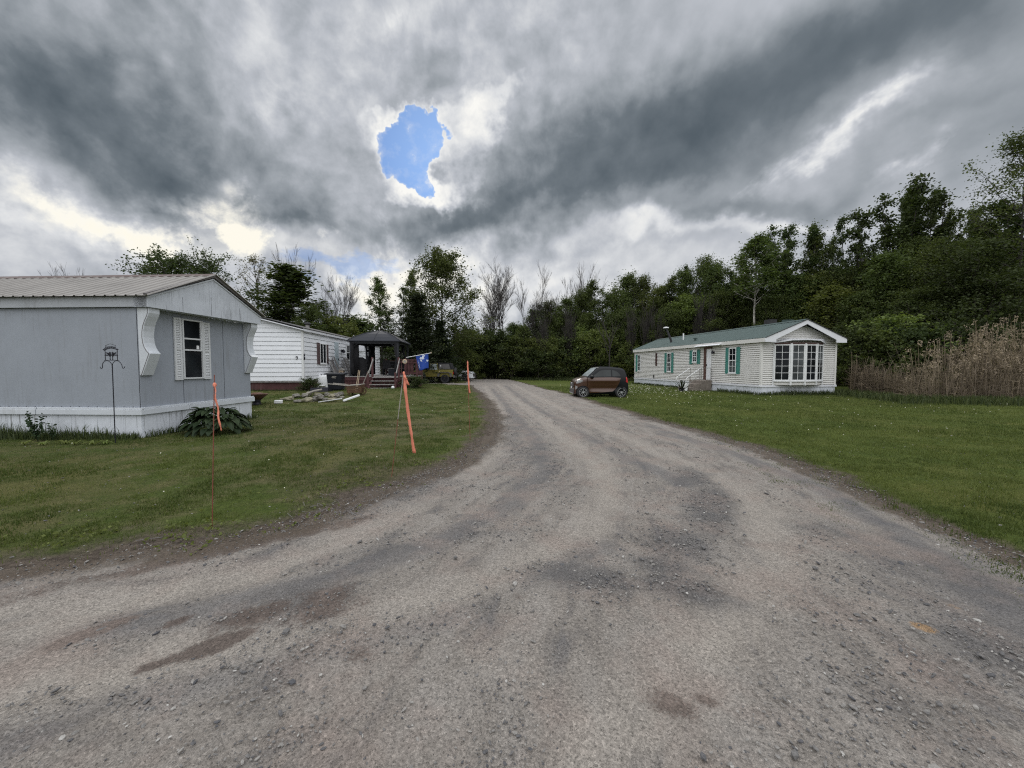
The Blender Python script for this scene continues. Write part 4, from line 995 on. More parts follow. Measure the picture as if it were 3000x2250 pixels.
    d = MB(); d.pbox(side, y1 - .218, y1, .70, 2.82, .016, .10); d.pbox(side, y0 - .04, y1 - .2185, 2.70, 2.83, .016, .10); d.build('door_frame', 'jamb_brown', h)
    d = MB(); u0, u1 = yy(2119), yy(2045)
    d.add([side(u0, EV - .10, .17), side(u1, EV - .10, .17), side(u1, EV - .16, .36), side(u0, EV - .16, .36), side(u0, EV - .06, .17), side(u1, EV - .06, .17), side(u1, EV - .13, .37), side(u0, EV - .13, .37)], [(3, 2, 1, 0), (4, 5, 6, 7), (0, 1, 5, 4), (1, 2, 6, 5), (2, 3, 7, 6), (3, 0, 4, 7)])
    d.build('drip_hood', 'white_trim', h)
    l = MB(); l.pbox(side, yy(2093), yy(2089), 2.42, 2.52, .016, .06); lx = side(yy(2091), 0, .12); l.lathe([(0, 2.36), (.085, 2.40), (.06, 2.53), (0, 2.56)], 10, (lx.x, lx.y, 0)); l.build('wall_lamp', 'iron', h)
    l = MB(); l.pbox(side, yy(1917.5), yy(1915.5), .62, .86, .016, .08); l.build('outlet_box', 'grey_plastic', h)
    # bow window of four tall sashes in the gable end
    pts = [(.72, -.01), (1.46, -.34), (2.24, -.42), (3.02, -.34), (3.76, -.01)]
    VB, VT = .79, 2.74
    cap = MB(); cap.prism([(p[0], p[1] - .02) for p in pts], lambda a, b_, t: (a, b_, t), VT + .02, VT + .10); cap.build('bow_head', 'jamb_brown', h)
    hd = MB()
    peak = [(.55, .0), (1.40, -.46), (2.24, -.56), (3.08, -.46), (3.93, .0)]
    zs = [VT + .08, VT + .23, VT + .25, VT + .23, VT + .08]
    for i in range(4):
        a, b_ = peak[i], peak[i + 1]
        hd.beam((a[0], a[1] - .01, zs[i]), (b_[0], b_[1] - .01, zs[i + 1]), .045, .055)
        hd.add([(a[0], a[1], zs[i] + .03), (b_[0], b_[1], zs[i + 1] + .03), (b_[0], -.003, VT + .34), (a[0], -.003, VT + .34)], [(0, 1, 2, 3)])
    hd.build('bow_roof', 'white_trim', h)
    low_ = ['glass', 'glass_curtain', 'glass', 'glass']; up_ = ['glass', 'glass_curtain', 'glass', 'glass_curtain']
    for i in range(4):
        a = Vector((*pts[i], 0)); b_ = Vector((*pts[i + 1], 0)); uu = (b_ - a); n = Vector((uu.y, -uu.x, 0)); ln = uu.length
        pl = plane(a, uu, n)
        lap = MB(); lap_rows(lap, pl, SB, VB - .05, LAP, lambda z: (.0, ln), .012, .030); lap.build('bow_siding', 'cream_siding', h)
        bk = MB(); bk.pbox(pl, .0, ln, SB, VT + .05, -.08, -.05); bk.build('bow_panel', 'cream_siding', h)
        make_window(h, pl, .035, ln - .035, VB, VT, 2, 5, .020, .055, ('frame_white', up_[i]), False, True, .0, low_[i])
        if i: 
            mu = MB(); mu.pbox(pl, -.045, .045, SB, VT + .05, -.01, .062); mu.build('mullion', 'frame_white', h)
    for i in (0, 4):
        mu = MB(); mu.box(pts[i][0] - .03, pts[i][0] + .03, -.045, .0, SB, VT + .05); mu.build('mullion', 'frame_white', h)
    # roof fittings
    def on_roof(px, py, side_=-1):
        # where the view ray meets the near slope
        o = toL(Vector((0, 0, CAMZ))); rw = ray(px, py); dl = Vector((rw.x * c_ + rw.y * s_, -rw.x * s_ + rw.y * c_, rw.z))
        A = Vector((xc - W / 2 - OVS, 0, EV + .06)); n = Vector((-(PK + .08 - EV), 0, W / 2 + OVS)).normalized()
        tt = (A - o).dot(n) / dl.dot(n); return o + dl * tt
    p = on_roof(1967, 1003); st = MB(); tp = p + Vector((-.42, .1, 1.12)); st.tube([p - Vector((0, 0, .1)), p + Vector((-.03, 0, .15)), tp], .085, 10); so3 = st.build('stovepipe', 'black_roof', ro)
    st = MB(); st.lathe([(.0, .0), (.22, .02), (.20, .10), (.0, .14)], 12, tuple(tp)); st.build('pipe_cap', 'white_plastic', so3)
    p = on_roof(2002, 995); st = MB(); st.tube([p - Vector((0, 0, .05)), p + Vector((0, 0, .48))], .05, 10); st.build('vent_pipe', 'white_plastic', ro)
    p = on_roof(2037, 998); st = MB(); st.lathe([(.07, -.05), (.07, .14), (.14, .14), (.14, .19), (0, .21)], 10, tuple(p)); st.build('roof_vent', 'green_roof', ro)
    st = MB(); st.box(xc + .5, xc + .95, 2.6, 3.1, PK - .25, PK + .52); st.build('chimney', 'black_roof', ro)
    st = MB(); st.hexa([(xc + .35, .9, PK + .10), (xc + 1.05, .9, PK - .10), (xc + 1.05, 1.6, PK - .10), (xc + .35, 1.6, PK + .10), (xc + .35, .9, PK + .30), (xc + 1.05, .9, PK + .10), (xc + 1.05, 1.6, PK + .16), (xc + .35, 1.6, PK + .36)]); st.build('skylight', 'green_roof', ro)
    HOUSE_CLEAR.append((CHX, CHY, CHR, 0, W, 0, L))
    # ---- precast steps with pipe rails in front of the door
    s = thing('concrete_steps', 'stained concrete doorsteps with white pipe handrails', 'steps', h.matrix_world @ Vector((0, 0, 0)), CHR)
    s.location = (CHX, CHY, 0)
    ya, yb = y0 - .12, y1 + .42
    b = MB(); b.box(-.80, -.055, ya, yb, -.05, .665); b.box(-1.22, -.801, ya, yb, -.05, .44); b.box(-1.64, -1.221, ya, yb, -.05, .22); b.build('step_block', 'concrete', s, bevel=.015)
    ZR = 1.46
    for yk, mt in ((ya + .04, 'white_plastic'), (yb - .04, 'white_plastic')):
        q = MB(); q.tube([(-.80, yk, ZR), (-1.72, yk, .86), (-1.80, yk, .74), (-1.76, yk, .62), (-1.66, yk, .62)], .022, 8); q.build('handrail', mt, s, smooth=True)
        q = MB(); q.tube([(-.10, yk, ZR), (-.80, yk, ZR)], .014, 6)
        for x, zb, zt in ((-.10, .665, ZR), (-.76, .665, ZR), (-1.58, .0, .94)): q.tube([(x, yk, zb), (x, yk, zt)], .018, 6)
        q.tube([(-.78, yk, 1.05), (-1.58, yk, .50)], .016, 6)
        q.build('railing', 'grey_wood', s)
    w = h
    b = thing('white_board', 'white square board propped at the foot of the concrete steps', 'board', (CHX, CHY, 0), CHR)
    MB().hexa([(-1.80, ya - .02, .0), (-1.80, ya + .60, .0), (-1.76, ya + .60, .0), (-1.76, ya - .02, .0), (-1.70, ya - .02, .5), (-1.70, ya + .60, .5), (-1.66, ya + .60, .5), (-1.66, ya - .02, .5)]).build('panel', 'white_plastic', b)
    return s
cream_home()

# ================================================================== GAZEBO, DECK AND WHAT STANDS ON IT
GZX, GZY, GZR = -8.27, 23.2, WHR
DZ = .98
gc, gs = math.cos(GZR), math.sin(GZR)
def gz(x, y, z=0): return Vector((GZX + x * gc - y * gs, GZY + x * gs + y * gc, z))
def gazebo():
    o = thing('gazebo', 'black hardtop gazebo with tied back curtains standing on the red deck', 'gazebo', (GZX, GZY, DZ), GZR)
    Z = 2.05
    xs, ys = 1.37, 3.3
    for x in (-xs, xs):
        for y in (0, ys):
            p = MB(); p.box(x - .06, x + .06, y - .06, y + .06, 0, Z); p.box(x - .11, x + .11, y - .11, y + .11, 0, .05); p.build('post', 'dark_metal', o)
            for dx, dy in ((-1 if x > 0 else 1, 0), (0, 1 if y == 0 else -1)):
                b = MB(); b.tube([(x, y, Z - .62), (x + dx * .10, y + dy * .10, Z - .36), (x + dx * .42, y + dy * .42, Z - .08)], .03, 6); b.build('brace', 'dark_metal', o)
    b = MB()
    for y in (0, ys): b.box(-xs - .06, xs + .06, y - .05, y + .05, Z - .10, Z + .05)
    for x in (-xs, xs): b.box(x - .05, x + .05, .051, ys - .051, Z - .10, Z + .05)
    b.build('beam', 'dark_metal', o)
    r = MB(); cy = ys / 2
    lv = [(1.56, 1.84, Z + .02), (1.56, 1.84, Z + .07), (1.18, 1.45, Z + .32), (.80, 1.06, Z + .53), (.42, .66, Z + .68), (.06, .22, Z + .80)]
    vs = []
    for hx, hy, z in lv: vs += [(-hx, cy - hy, z), (hx, cy - hy, z), (hx, cy + hy, z), (-hx, cy + hy, z)]
    n = len(lv); r.add(vs, [(i * 4 + k, i * 4 + (k + 1) % 4, (i + 1) * 4 + (k + 1) % 4, (i + 1) * 4 + k) for i in range(n - 1) for k in range(4)] + [((n - 1) * 4, (n - 1) * 4 + 1, (n - 1) * 4 + 2, (n - 1) * 4 + 3)])
    ro = r.build('roof', 'gazebo_roof', o)
    e = MB()
    for k in range(4):
        e.tube([Vector(vs[i * 4 + k]) + Vector((0, 0, .012)) for i in range(1, n)], .022, 5)
    for k in (0, 1, 2, 3):     # mid seam of each slope
        e.tube([(Vector(vs[i * 4 + k]) + Vector(vs[i * 4 + (k + 1) % 4])) / 2 + Vector((0, 0, .010)) for i in range(1, n)], .014, 5)
    e.build('roof_seam', 'dark_metal', ro)
    for (x, y, dx) in ((xs, 0, -.16), (xs, ys, -.34), (-xs, ys, .30), (-xs, 0, .10)):
        c = MB()
        for j in range(5):
            a = j * 1.3
            c.tube([(x + dx * (1.1 - .12 * j), y + .05 * math.sin(a), Z - .10), (x + dx * .9, y + .06 * math.cos(a), Z - .45), (x + dx * .35, y + .04 * math.sin(a), Z - .95), (x + dx * (.45 + .1 * j), y + .07 * math.cos(a), .55), (x + dx * (.5 + .12 * j), y, .12)], [.05, .085, .06, .08, .09], 7)
        c.build('curtain', 'black_cloth', o, smooth=True)
    for a, b_ in (((-xs + .02, .1), (-xs + .02, 1.5)), ((-xs + .1, ys - .02), (-.80, ys - .02)), ((-xs + .08, .05), (-.98, .10))):  # extra black sheets, added to darken the left side of the gazebo
        c = MB(); n_ = 40; vs2 = []
        for i in range(n_ + 1):
            t = i / n_; x = a[0] + (b_[0] - a[0]) * t; y = a[1] + (b_[1] - a[1]) * t; q = .035 * math.sin(i * 1.5) + .02 * math.sin(i * .6)
            dx, dy = (q, 0) if abs(b_[0] - a[0]) < .1 else (0, q)
            vs2 += [(x + dx, y + dy, .04), (x + dx * .6, y + dy * .6, Z - .1)]
        c.add(vs2, [(2 * i, 2 * i + 2, 2 * i + 3, 2 * i + 1) for i in range(n_)])
        cb = c.build('curtain', 'black_cloth', o, smooth=True); sm = cb.modifiers.new('thick', 'SOLIDIFY'); sm.thickness = .006
gazebo()
def deck():
    d = thing('deck', 'dark red wooden deck with picket railings and open stairs', 'deck', (GZX, GZY, 0), GZR)
    x0, x1, y0, y1 = -2.45, 2.66, -.72, 4.3
    yw, xm = 1.3, 1.6
    b = MB(); y = y0
    while y < y1: b.box(x0, x1 if y < yw - .1 else xm, y, min(y + .135, y1), DZ - .035, DZ); y += .14
    b.build('platform', 'grey_wood', d)
    b = MB(); b.box(x0, x1, y0 + .02, y0 + .06, DZ - .24, DZ - .036); b.box(x1 - .06, x1 - .02, y0 + .061, yw, DZ - .24, DZ - .036)
    x = x0
    while x < x1 - .05: b.box(x, x + .13, y0 + .065, y0 + .085, .1, DZ - .241); x += .15
    y = y0 + .1
    while y < yw: b.box(x1 - .085, x1 - .065, y, y + .13, .1, DZ - .241); y += .15
    b.build('skirt_board', 'red_wood', d)
    def rail(a, b_, name='railing', n=None):
        a, b_ = Vector(a), Vector(b_); L = (b_ - a).length
        r = MB(); up = Vector((0, 0, 1))
        r.beam(a + up * .98, b_ + up * .98, .09, .035); r.beam(a + up * .82, b_ + up * .82, .035, .08); r.beam(a + up * .16, b_ + up * .16, .035, .08)
        for e_ in (a, b_): r.beam(e_ + up * .12, e_ + up * .97, .04, .04)
        ro = r.build(name, 'red_wood', d); u = (b_ - a) / L
        p = MB(); k = .12
        nrm = Vector((u.y, -u.x, 0))
        while k < L - .05:
            q = a + u * k + nrm * .036
            w = .042
            pts = [(-w, .08), (w, .08), (w * .30, .30), (w, .52), (w * .30, .74), (w, .92), (-w, .92), (-w * .30, .74), (-w, .52), (-w * .30, .30)]
            p.prism(pts, lambda s_, z, t: q + u * s_ + nrm * t + up * z, -.01, .01); k += .20
        p.build('pickets', 'red_wood', ro)
    def post(x, y, hgt=1.12, z=DZ): MB().box(x - .05, x + .05, y - .05, y + .05, z - .3, z + hgt).build('post', 'red_wood', d)
    for x, y in ((.05, y0), (1.56, y0), (x1 - .05, y0), (x1 - .05, yw - .05), (xm, yw - .05), (xm - .05, y1 - .05), (-.3, y1 - .05)): post(x, y)
    rail((1.6, y0, DZ), (x1 - .1, y0, DZ)); rail((x1 - .05, y0 + .05, DZ), (x1 - .05, yw - .1, DZ)); rail((x1 - .1, yw - .05, DZ), (xm + .05, yw - .05, DZ)); rail((xm - .05, yw, DZ), (xm - .05, y1 - .1, DZ)); rail((xm - .1, y1 - .05, DZ), (-.3, y1 - .05, DZ))
    # stairs
    zg = .27
    st = MB()
    for x in (.12, 1.50): st.prism([(y0, DZ - .04), (y0, DZ - .30), (y0 - .75, zg - .05), (y0 - 1.10, zg - .05), (y0 - 1.10, zg + .12)], lambda a, b_, t: (t, a, b_), x - .02, x + .02)
    so_ = st.build('stairs', 'red_wood', d)
    for i in range(4):
        z = DZ - .045 - i * .195; yb = y0 - .02 - i * .27
        MB().box(.10, 1.52, yb - .29, yb, z - .035, z).build('tread', 'grey_wood', so_)
    for x in (.05, 1.56):
        post(x, y0 - .98, .95, zg)
        h = MB(); h.beam((x + .055, y0 + .0, DZ + 1.0), (x + .055, y0 - 1.02, zg + .88), .03, .13); h.build('handrail', 'grey_wood', so_)
deck()
def small_stuff_on_deck():
    p = gz(-1.05, .55, DZ)
    g = thing('barbecue', 'barbecue under a black cloth cover at the left of the gazebo', 'barbecue', p, GZR)
    c = MB(); vs = []; lv = [(.42, .30, .0), (.44, .32, .12), (.40, .29, .55), (.42, .30, .80), (.36, .27, 1.02), (.20, .16, 1.14)]
    r2 = random.Random(3)
    for hx, hy, z in lv:
        for k in range(14):
            t = 2 * math.pi * k / 14; cx, cy = math.cos(t), math.sin(t); q = max(abs(cx), abs(cy)); f = .55 / q + .45
            vs.append((hx * cx * f * r2.uniform(.93, 1.05), hy * cy * f * r2.uniform(.93, 1.05), z))
    c.add(vs, [(i * 14 + k, i * 14 + (k + 1) % 14, (i + 1) * 14 + (k + 1) % 14, (i + 1) * 14 + k) for i in range(len(lv) - 1) for k in range(14)] + [tuple((len(lv) - 1) * 14 + k for k in range(14))])
    c.build('cover', 'black_cloth', g, smooth=True)
    for x in (-.33, .33): MB().lathe([(.0, -.02), (.07, -.02), (.07, .02), (.0, .02)], 12, (x, -.28, .07), 'y').build('wheel', 'tyre', g)
    def chair(x, y, rz, lab, mat):
        t = thing('patio_chair', lab, 'chair', gz(x, y, DZ), GZR + rz)
        MB().box(-.25, .25, -.24, .24, .40, .44).build('seat', mat, t, bevel=.01)
        b = MB(); b.hexa([(-.25, .22, .46), (.25, .22, .46), (.25, .25, .46), (-.25, .25, .46), (-.22, .36, .98), (.22, .36, .98), (.22, .39, .98), (-.22, .39, .98)]); b.build('backrest', mat, t, bevel=.01)
        for sx in (-1, 1):
            a = MB(); a.tube([(sx * .27, -.22, 0), (sx * .27, -.22, .64), (sx * .27, .24, .66)], .014, 6); a.build('armrest', 'iron', t)
            a = MB(); a.tube([(sx * .24, .28, 0), (sx * .25, .24, .42), (sx * .24, .37, .98)], .014, 6); a.build('leg', 'iron', t)
    chair(.55, 1.3, R(40), 'dark patio chair nearer the top of the deck stairs', 'black_cloth')
    chair(1.05, 2.5, R(-70), 'grey patio chair farther back beneath the gazebo', 'grey_plastic')
    t = thing('patio_table', 'small round black patio table between the chairs on the deck', 'table', gz(.35, 2.2, DZ), GZR)
    MB().lathe([(0, .70), (.40, .70), (.40, .725), (0, .725)], 22).build('tabletop', 'dark_metal', t)
    MB().tube([(0, 0, .02), (0, 0, .70)], .03, 8).build('leg', 'iron', t)
    MB().lathe([(0, 0), (.24, 0), (.22, .03), (0, .05)], 16).build('base', 'iron', t)
    t = thing('storage_box', 'low dark storage box at the head of the deck stairs', 'box', gz(.95, .75, DZ), GZR + .1)
    MB().box(-.30, .30, -.22, .22, 0, .42).build('body', 'black_plastic', t, bevel=.02); MB().box(-.32, .32, -.24, .24, .42, .47).build('lid', 'grey_plastic', t, bevel=.015)
    t = thing('garden_bench', 'black cushioned bench along the back of the gazebo', 'bench', gz(.35, 3.75, DZ), GZR)
    MB().box(-.75, .75, -.25, .25, .38, .48).build('seat', 'black_cloth', t, bevel=.03); MB().box(-.75, .75, .20, .30, .50, .95).build('backrest', 'black_cloth', t, bevel=.03)
    for x in (-.7, .7): MB().box(x - .03, x + .03, -.22, .26, 0, .38).build('leg', 'iron', t)
    # weathered boards leaning on the white wall
    for (px, py, Y, n, lab) in ((972, 1087, 23.3, 7, 'bundle of weathered boards leaning on the white siding left of the door'), (1015, 1088, 25.6, 6, 'bundle of weathered boards leaning on the white siding right of the door')):
        x = -8.82 - .091 * Y + .03
        b = thing('board_stack', lab, 'boards', (x, Y, DZ if Y > 22.5 else .3), GZR)
        for i in range(n):
            a = rnd.uniform(.9, 1.25); u = -.42 + i * .13 + rnd.uniform(-.03, .03); ln = rnd.uniform(-.25, .1)
            MB().beam((.38 + .02 * i, u, .0), (.06, u + ln, a), .11, .025, up=(1, 0, 0)).build('board', 'weathered' if i % 3 else 'grey_wood', b)
    b = thing('birdhouse', 'small pale wooden birdhouse by the boards at the deck edge', 'birdhouse', gz(-2.05, .35, DZ), GZR)
    MB().box(-.13, .13, -.12, .12, .0, .34).build('body', 'light_wood', b); MB().prism([(-.18, .34), (.18, .34), (0, .50)], lambda a, c, t: (a, t, c), -.16, .16).build('roof', 'grey_wood', b)
    MB().lathe([(0, -.125), (.04, -.125), (.04, -.12)], 10, (0, 0, .21), 'y').build('entrance_hole', 'iron', b)
    p = P(1186, 1059, 22.33)
    b = thing('round_plaque', 'round cream plaque hung on the red deck railing', 'plaque', p, GZR)
    MB().lathe([(0, -.02), (.10, -.02), (.135, -.005), (.125, .012), (0, .012)], 20, (0, 0, 0), 'y').build('disc', 'light_wood', b); MB().lathe([(0, -.024), (.07, -.024), (.07, -.019)], 16, (0, 0, 0), 'y').build('emblem', 'grey_wood', b)
small_stuff_on_deck()

def flag():
    Y = 22.25; a = P(1190, 1047.5, Y); e = P(1263, 1034, Y)
    o = thing('flag', 'blue flag with white wing emblem on a slanting pole at the deck corner', 'flag', a)
    l = lambda px, py, dy=0: P(px, py, Y) - a + Vector((0, dy, 0))
    MB().tube([(0, .0, 0), e - a], .018, 8).build('pole', 'frame_white', o); MB().blob(e - a, .035, .035, .035, 1, 0, 10, 6).build('finial', 'light_wood', o, smooth=True)
    TL, TR, BR, BL = (1218, 1044.2), (1254.5, 1037.5), (1254.8, 1079.8), (1227.5, 1085)
    def uv(u, v, off=0.0):
        x = (TL[0] * (1 - u) + TR[0] * u) * (1 - v) + (BL[0] * (1 - u) + BR[0] * u) * v; y = (TL[1] * (1 - u) + TR[1] * u) * (1 - v) + (BL[1] * (1 - u) + BR[1] * u) * v
        y += 1.6 * math.sin(u * 6.0) * v
        return l(x, y, .05 * math.sin(u * 7 + v * 1.5) * (.3 + v) - off)
    n = 18; vs = [uv(i / n, j / n) for j in range(n + 1) for i in range(n + 1)]
    f = MB().add(vs, [(j * (n + 1) + i, j * (n + 1) + i + 1, (j + 1) * (n + 1) + i + 1, (j + 1) * (n + 1) + i) for j in range(n) for i in range(n)])
    c = f.build('cloth', 'flag_blue', o, smooth=True); q = c.modifiers.new('thick', 'SOLIDIFY'); q.thickness = .003; q.offset = 0
    # emblem: two feathered wings and a cluster of diamonds, hung sideways
    em = MB()
    def poly(pts): em.add([uv(u, v, .007) for u, v in pts], [tuple(range(len(pts)))])
    cx = lambda X, Yc: ((X - 490) / 262, (Yc - 665) / 280)
    for P_ in ([(560, 720), (590, 690), (612, 715), (585, 745)], [(565, 755), (590, 735), (612, 760), (590, 785)], [(600, 715), (622, 695), (640, 735), (618, 750)],
               [(612, 705), (650, 640), (664, 652), (630, 720)], [(630, 715), (672, 668), (684, 680), (645, 728)],
               [(615, 755), (650, 745), (750, 780), (748, 806), (725, 808)], [(600, 790), (622, 775), (700, 812), (690, 822)], [(630, 738), (660, 722), (668, 738), (650, 745)]):
        poly([cx(*p) for p in P_])
    em.build('emblem', 'flag_white', c)
    tx = text_mesh('U.S. AIR FORCE', .085, 'flag_white', 'lettering', c, (0, 0, 0), (0, 0, 0), .002)
    M_ = Matrix.Translation(uv(.10, .52, .012)) @ Matrix.Rotation(R(-90 + 13), 4, 'Y').inverted() @ Matrix.Rotation(math.pi / 2, 4, 'X')
    tx.data.transform(M_)
flag()

# ================================================================== YARD THINGS ON THE LEFT LAWN
def yard():
    # wheeled bin
    p = GT(985, 1143.5); k = p.y / F
    o = thing('wheelie_bin', 'black wheeled rubbish bin with lid shut beside the white home', 'rubbish bin', p, R(8))
    w, d, hh = 42 * k / 2, .33, 50 * k
    MB().hexa([(-w * .84, -d * .8, .04), (w * .84, -d * .8, .04), (w * .84, d * .8, .04), (-w * .84, d * .8, .04), (-w, -d, hh * .93), (w, -d, hh * .93), (w, d, hh * .93), (-w, d, hh * .93)]).build('body', 'black_plastic', o, bevel=.03)
    MB().hexa([(-w * 1.32, -d * 1.15, hh * .93), (w * 1.32, -d * 1.15, hh * .93), (w * 1.32, d * 1.15, hh * .93), (-w * 1.32, d * 1.15, hh * .93), (-w * 1.22, -d * 1.05, hh * 1.0), (w * 1.22, -d * 1.05, hh * 1.0), (w * 1.22, d * 1.1, hh * 1.04), (-w * 1.22, d * 1.1, hh * 1.04)]).build('lid', 'black_plastic', o, bevel=.02)
    for x in (-w * .8, w * .8): MB().lathe([(0, -.03), (.10, -.03), (.10, .03), (0, .03)], 14, (x, d * .85, .10), 'x').build('wheel', 'tyre', o)
    e = MB()
    for a, b_, c_, d_ in ((-.10, .0, -.05, .05), (-.05, .05, .02, .01), (.02, .01, .05, .06), (.05, .06, .11, .02), (-.08, -.02, .08, -.03)): e.beam((a, -d * .985, hh * .77 + b_), (c_, -d * .985, hh * .77 + d_), .03, .02, up=(0, 1, 0))
    e.build('logo', 'stake_grey', o)
    # white drum, bucket
    p = GT(940, 1138); k = p.y / F; p.y += .35; p.x -= .15
    o = thing('plastic_drum', 'tall white rounded plastic drum behind the corner shrub', 'drum', p)
    MB().lathe([(0, 0), (.36, 0), (.38, .05), (.38, .62), (.34, .70), (.22, .74), (0, .75)], 22).build('body', 'white_plastic', o, smooth=True)
    MB().lathe([(.0, .75), (.07, .75), (.07, .79), (0, .79)], 12).build('cap', 'grey_plastic', o)
    p = GT(945, 1145.5)
    o = thing('bucket', 'small white bucket in front of the white drum', 'bucket', p)
    MB().lathe([(0, 0), (.105, 0), (.15, .27), (.16, .27), (.16, .29), (.142, .285), (.10, .02), (0, .02)], 18).build('pail', 'white_plastic', o, smooth=True)
    MB().tube([(.155, 0, .27), (.13, -.1, .20), (0, -.17, .17), (-.13, -.1, .20), (-.155, 0, .27)], .006, 5).build('handle', 'grey_plastic', o)
    # rusty fire bowl behind the grey home's corner
    p = GT(752, 1186)
    o = thing('fire_bowl', 'rusty pedestal fire bowl just past the corner of the grey home', 'fire bowl', p)
    MB().lathe([(0, .20), (.16, .20), (.30, .33), (.385, .40), (.40, .42), (.38, .42), (.28, .36), (.12, .26), (0, .25)], 26).build('bowl', 'rust', o, smooth=True)
    MB().lathe([(0, 0), (.17, 0), (.15, .04), (.13, .16), (.17, .21), (0, .22)], 18).build('pedestal', 'iron', o, smooth=True)
    MB().blob((.02, 0, .41), .27, .25, .07, 5, .35).build('ash', 'rust', o)
    # white block
    p = GT(816, 1182); o = thing('white_block', 'small white block lying alone on the left lawn', 'block', p, R(6))
    MB().box(-.14, .14, -.07, .07, 0, .13).build('body', 'white_plastic', o, bevel=.02)
    # ring of field stones and split logs
    spots = [(845, 1172, .20, .10, .06), (868, 1163, .17, .16, .13), (880, 1178, .30, .12, .10), (903, 1176, .26, .15, .13), (925, 1174, .17, .14, .15), (938, 1168, .18, .15, .15), (905, 1158, .22, .12, .13), (893, 1163, .20, .14, .12), (958, 1160, .13, .12, .13), (972, 1164, .16, .13, .14), (985, 1163, .14, .13, .13), (998, 1158, .15, .12, .12), (975, 1171, .22, .10, .07), (955, 1172, .14, .11, .09), (1002, 1166, .12, .09, .07), (930, 1160, .22, .14, .13)]
    for i, (px, py, a, b_, c_) in enumerate(spots):
        p = GT(px, py)
        o = tag(MB().blob((0, 0, c_ * .45), a * rnd.uniform(.75, 1.0), b_, c_ * rnd.uniform(.6, .95), 40 + i, .35, 12, 8, .3 * i).build('fire_ring_stone', 'stone' if i % 3 else 'pale_wood', None), 'mottled grey fieldstone in the rough ring on the left lawn', 'stone', 'stones of the fire ring')
        o.location = p
    p = GT(938, 1156)
    o = thing('metal_grate', 'blackened metal plate lying across the stone ring', 'grate', p, R(-4))
    MB().hexa([(-.42, -.1, .10), (.42, -.1, .14), (.42, .35, .14), (-.42, .35, .10), (-.42, -.05, .30), (.42, -.05, .34), (.42, .02, .34), (-.42, .02, .30)]).build('plate', 'iron', o)
    p = GT(926, 1160); o = thing('split_log', 'pale split log resting against the blackened plate', 'log', p + Vector((0, -.12, .12)), R(10))
    MB().tube([(-.30, 0, .0), (.0, 0, .10), (.30, 0, .17)], [.05, .055, .04], 7).build('wood', 'stake_grey', o)
    p = GT(842, 1172); o = thing('split_log', 'short pale log end poking left out of the stone ring', 'log', p, R(4))
    MB().tube([(-.30, 0, .03), (.22, 0, .09)], [.03, .085], 8).build('wood', 'pale_wood', o)
    # white gutter length and thin strip
    a, b_ = GT(1005, 1178), GT(1053, 1164)
    o = thing('gutter_length', 'broad white gutter piece lying on the grass near the cart', 'gutter', a); d = b_ - a
    MB().beam((0, 0, .05), d + Vector((0, 0, .09)), .16, .07).build('channel', 'white_plastic', o, bevel=.015)
    a, b_ = GT(933, 1179.5), GT(1002, 1170)
    o = thing('white_strip', 'thin white strip lying in front of the stone ring', 'strip', a); d = b_ - a
    MB().beam((0, 0, .025), d + Vector((0, 0, .035)), .05, .03).build('strip', 'white_plastic', o)
    # slatted wooden cart
    p = GT(1042, 1156); k = p.y / F
    o = thing('garden_cart', 'old brown slatted wooden wheelbarrow before the deck', 'wheelbarrow', p, R(6))
    W2, D2 = 19 * k, .28
    b = MB()
    for z in (.10, .20, .30): b.box(-W2, W2 - .02, -D2, -D2 + .025, z, z + .075); b.box(-W2, W2 - .02, D2 - .025, D2, z, z + .075)
    for s_ in (-1, 1): b.hexa([(s_ * W2 * .9 - .012, -D2, .08), (s_ * W2 * .9 + .012, -D2, .08), (s_ * W2 * .9 + .012, D2, .08), (s_ * W2 * .9 - .012, D2, .08), (s_ * W2 * 1.1 - .012, -D2, .46), (s_ * W2 * 1.1 + .012, -D2, .46), (s_ * W2 * 1.1 + .012, D2, .46), (s_ * W2 * 1.1 - .012, D2, .46)])
    b.box(-W2, W2, -D2 + .026, D2 - .026, .09, .11); b.build('box', 'brown_wood', o)
    for y in (-D2 - .02, D2 + .02): MB().tube([(W2 * 1.15, y, .46), (-W2 * .9, y, .42), (-W2 * 1.1 - .75, y, .50)], .022, 7).build('handle', 'stake_grey', o)
    wl = MB(); wl.lathe([(.12, -.025), (.165, -.025), (.165, .025), (.12, .025), (.12, -.025)], 20, (W2 + .02, 0, .165), 'y'); [wl.beam((W2 + .02, 0, .165), (W2 + .02 + .13 * math.cos(k * 1.047), 0, .165 + .13 * math.sin(k * 1.047)), .03, .02, up=(0, 1, 0)) for k in range(6)]; wl.build('wheel', 'brown_wood', o)
    for y in (-D2 * .8, D2 * .8): MB().beam((-W2 * .7, y, 0), (-W2 * .75, y, .12), .05, .05).build('leg', 'brown_wood', o)
    for i, (x0, z0, x1, z1, m_) in enumerate(((-.02, .15, .10, 1.10, 'light_wood'), (.06, .15, .17, 1.08, 'light_wood'), (.22, .20, .58, 1.10, 'stake_grey'))):
        q = thing('wooden_pole', ('left bare wooden pole upright in the cart', 'second bare wooden pole upright in the cart', 'greyed pole slanting right out of the cart')[i], 'pole', p + Vector((0, .05 - .04 * i, 0)), R(6), None)
        MB().tube([(x0, 0, z0), (x1, .1, z1)], .015, 7).build('shaft', m_, q)
    p = GT(1151, 1139.5)
    o = tag(MB().blob((0, 0, .08), .09, .09, .085, 2, .08, 14, 9).build('white_ball', 'white_plastic', None, smooth=True), 'small white ball at the foot of the deck stairs', 'ball'); o.location = p
    p = GT(1083, 1137)
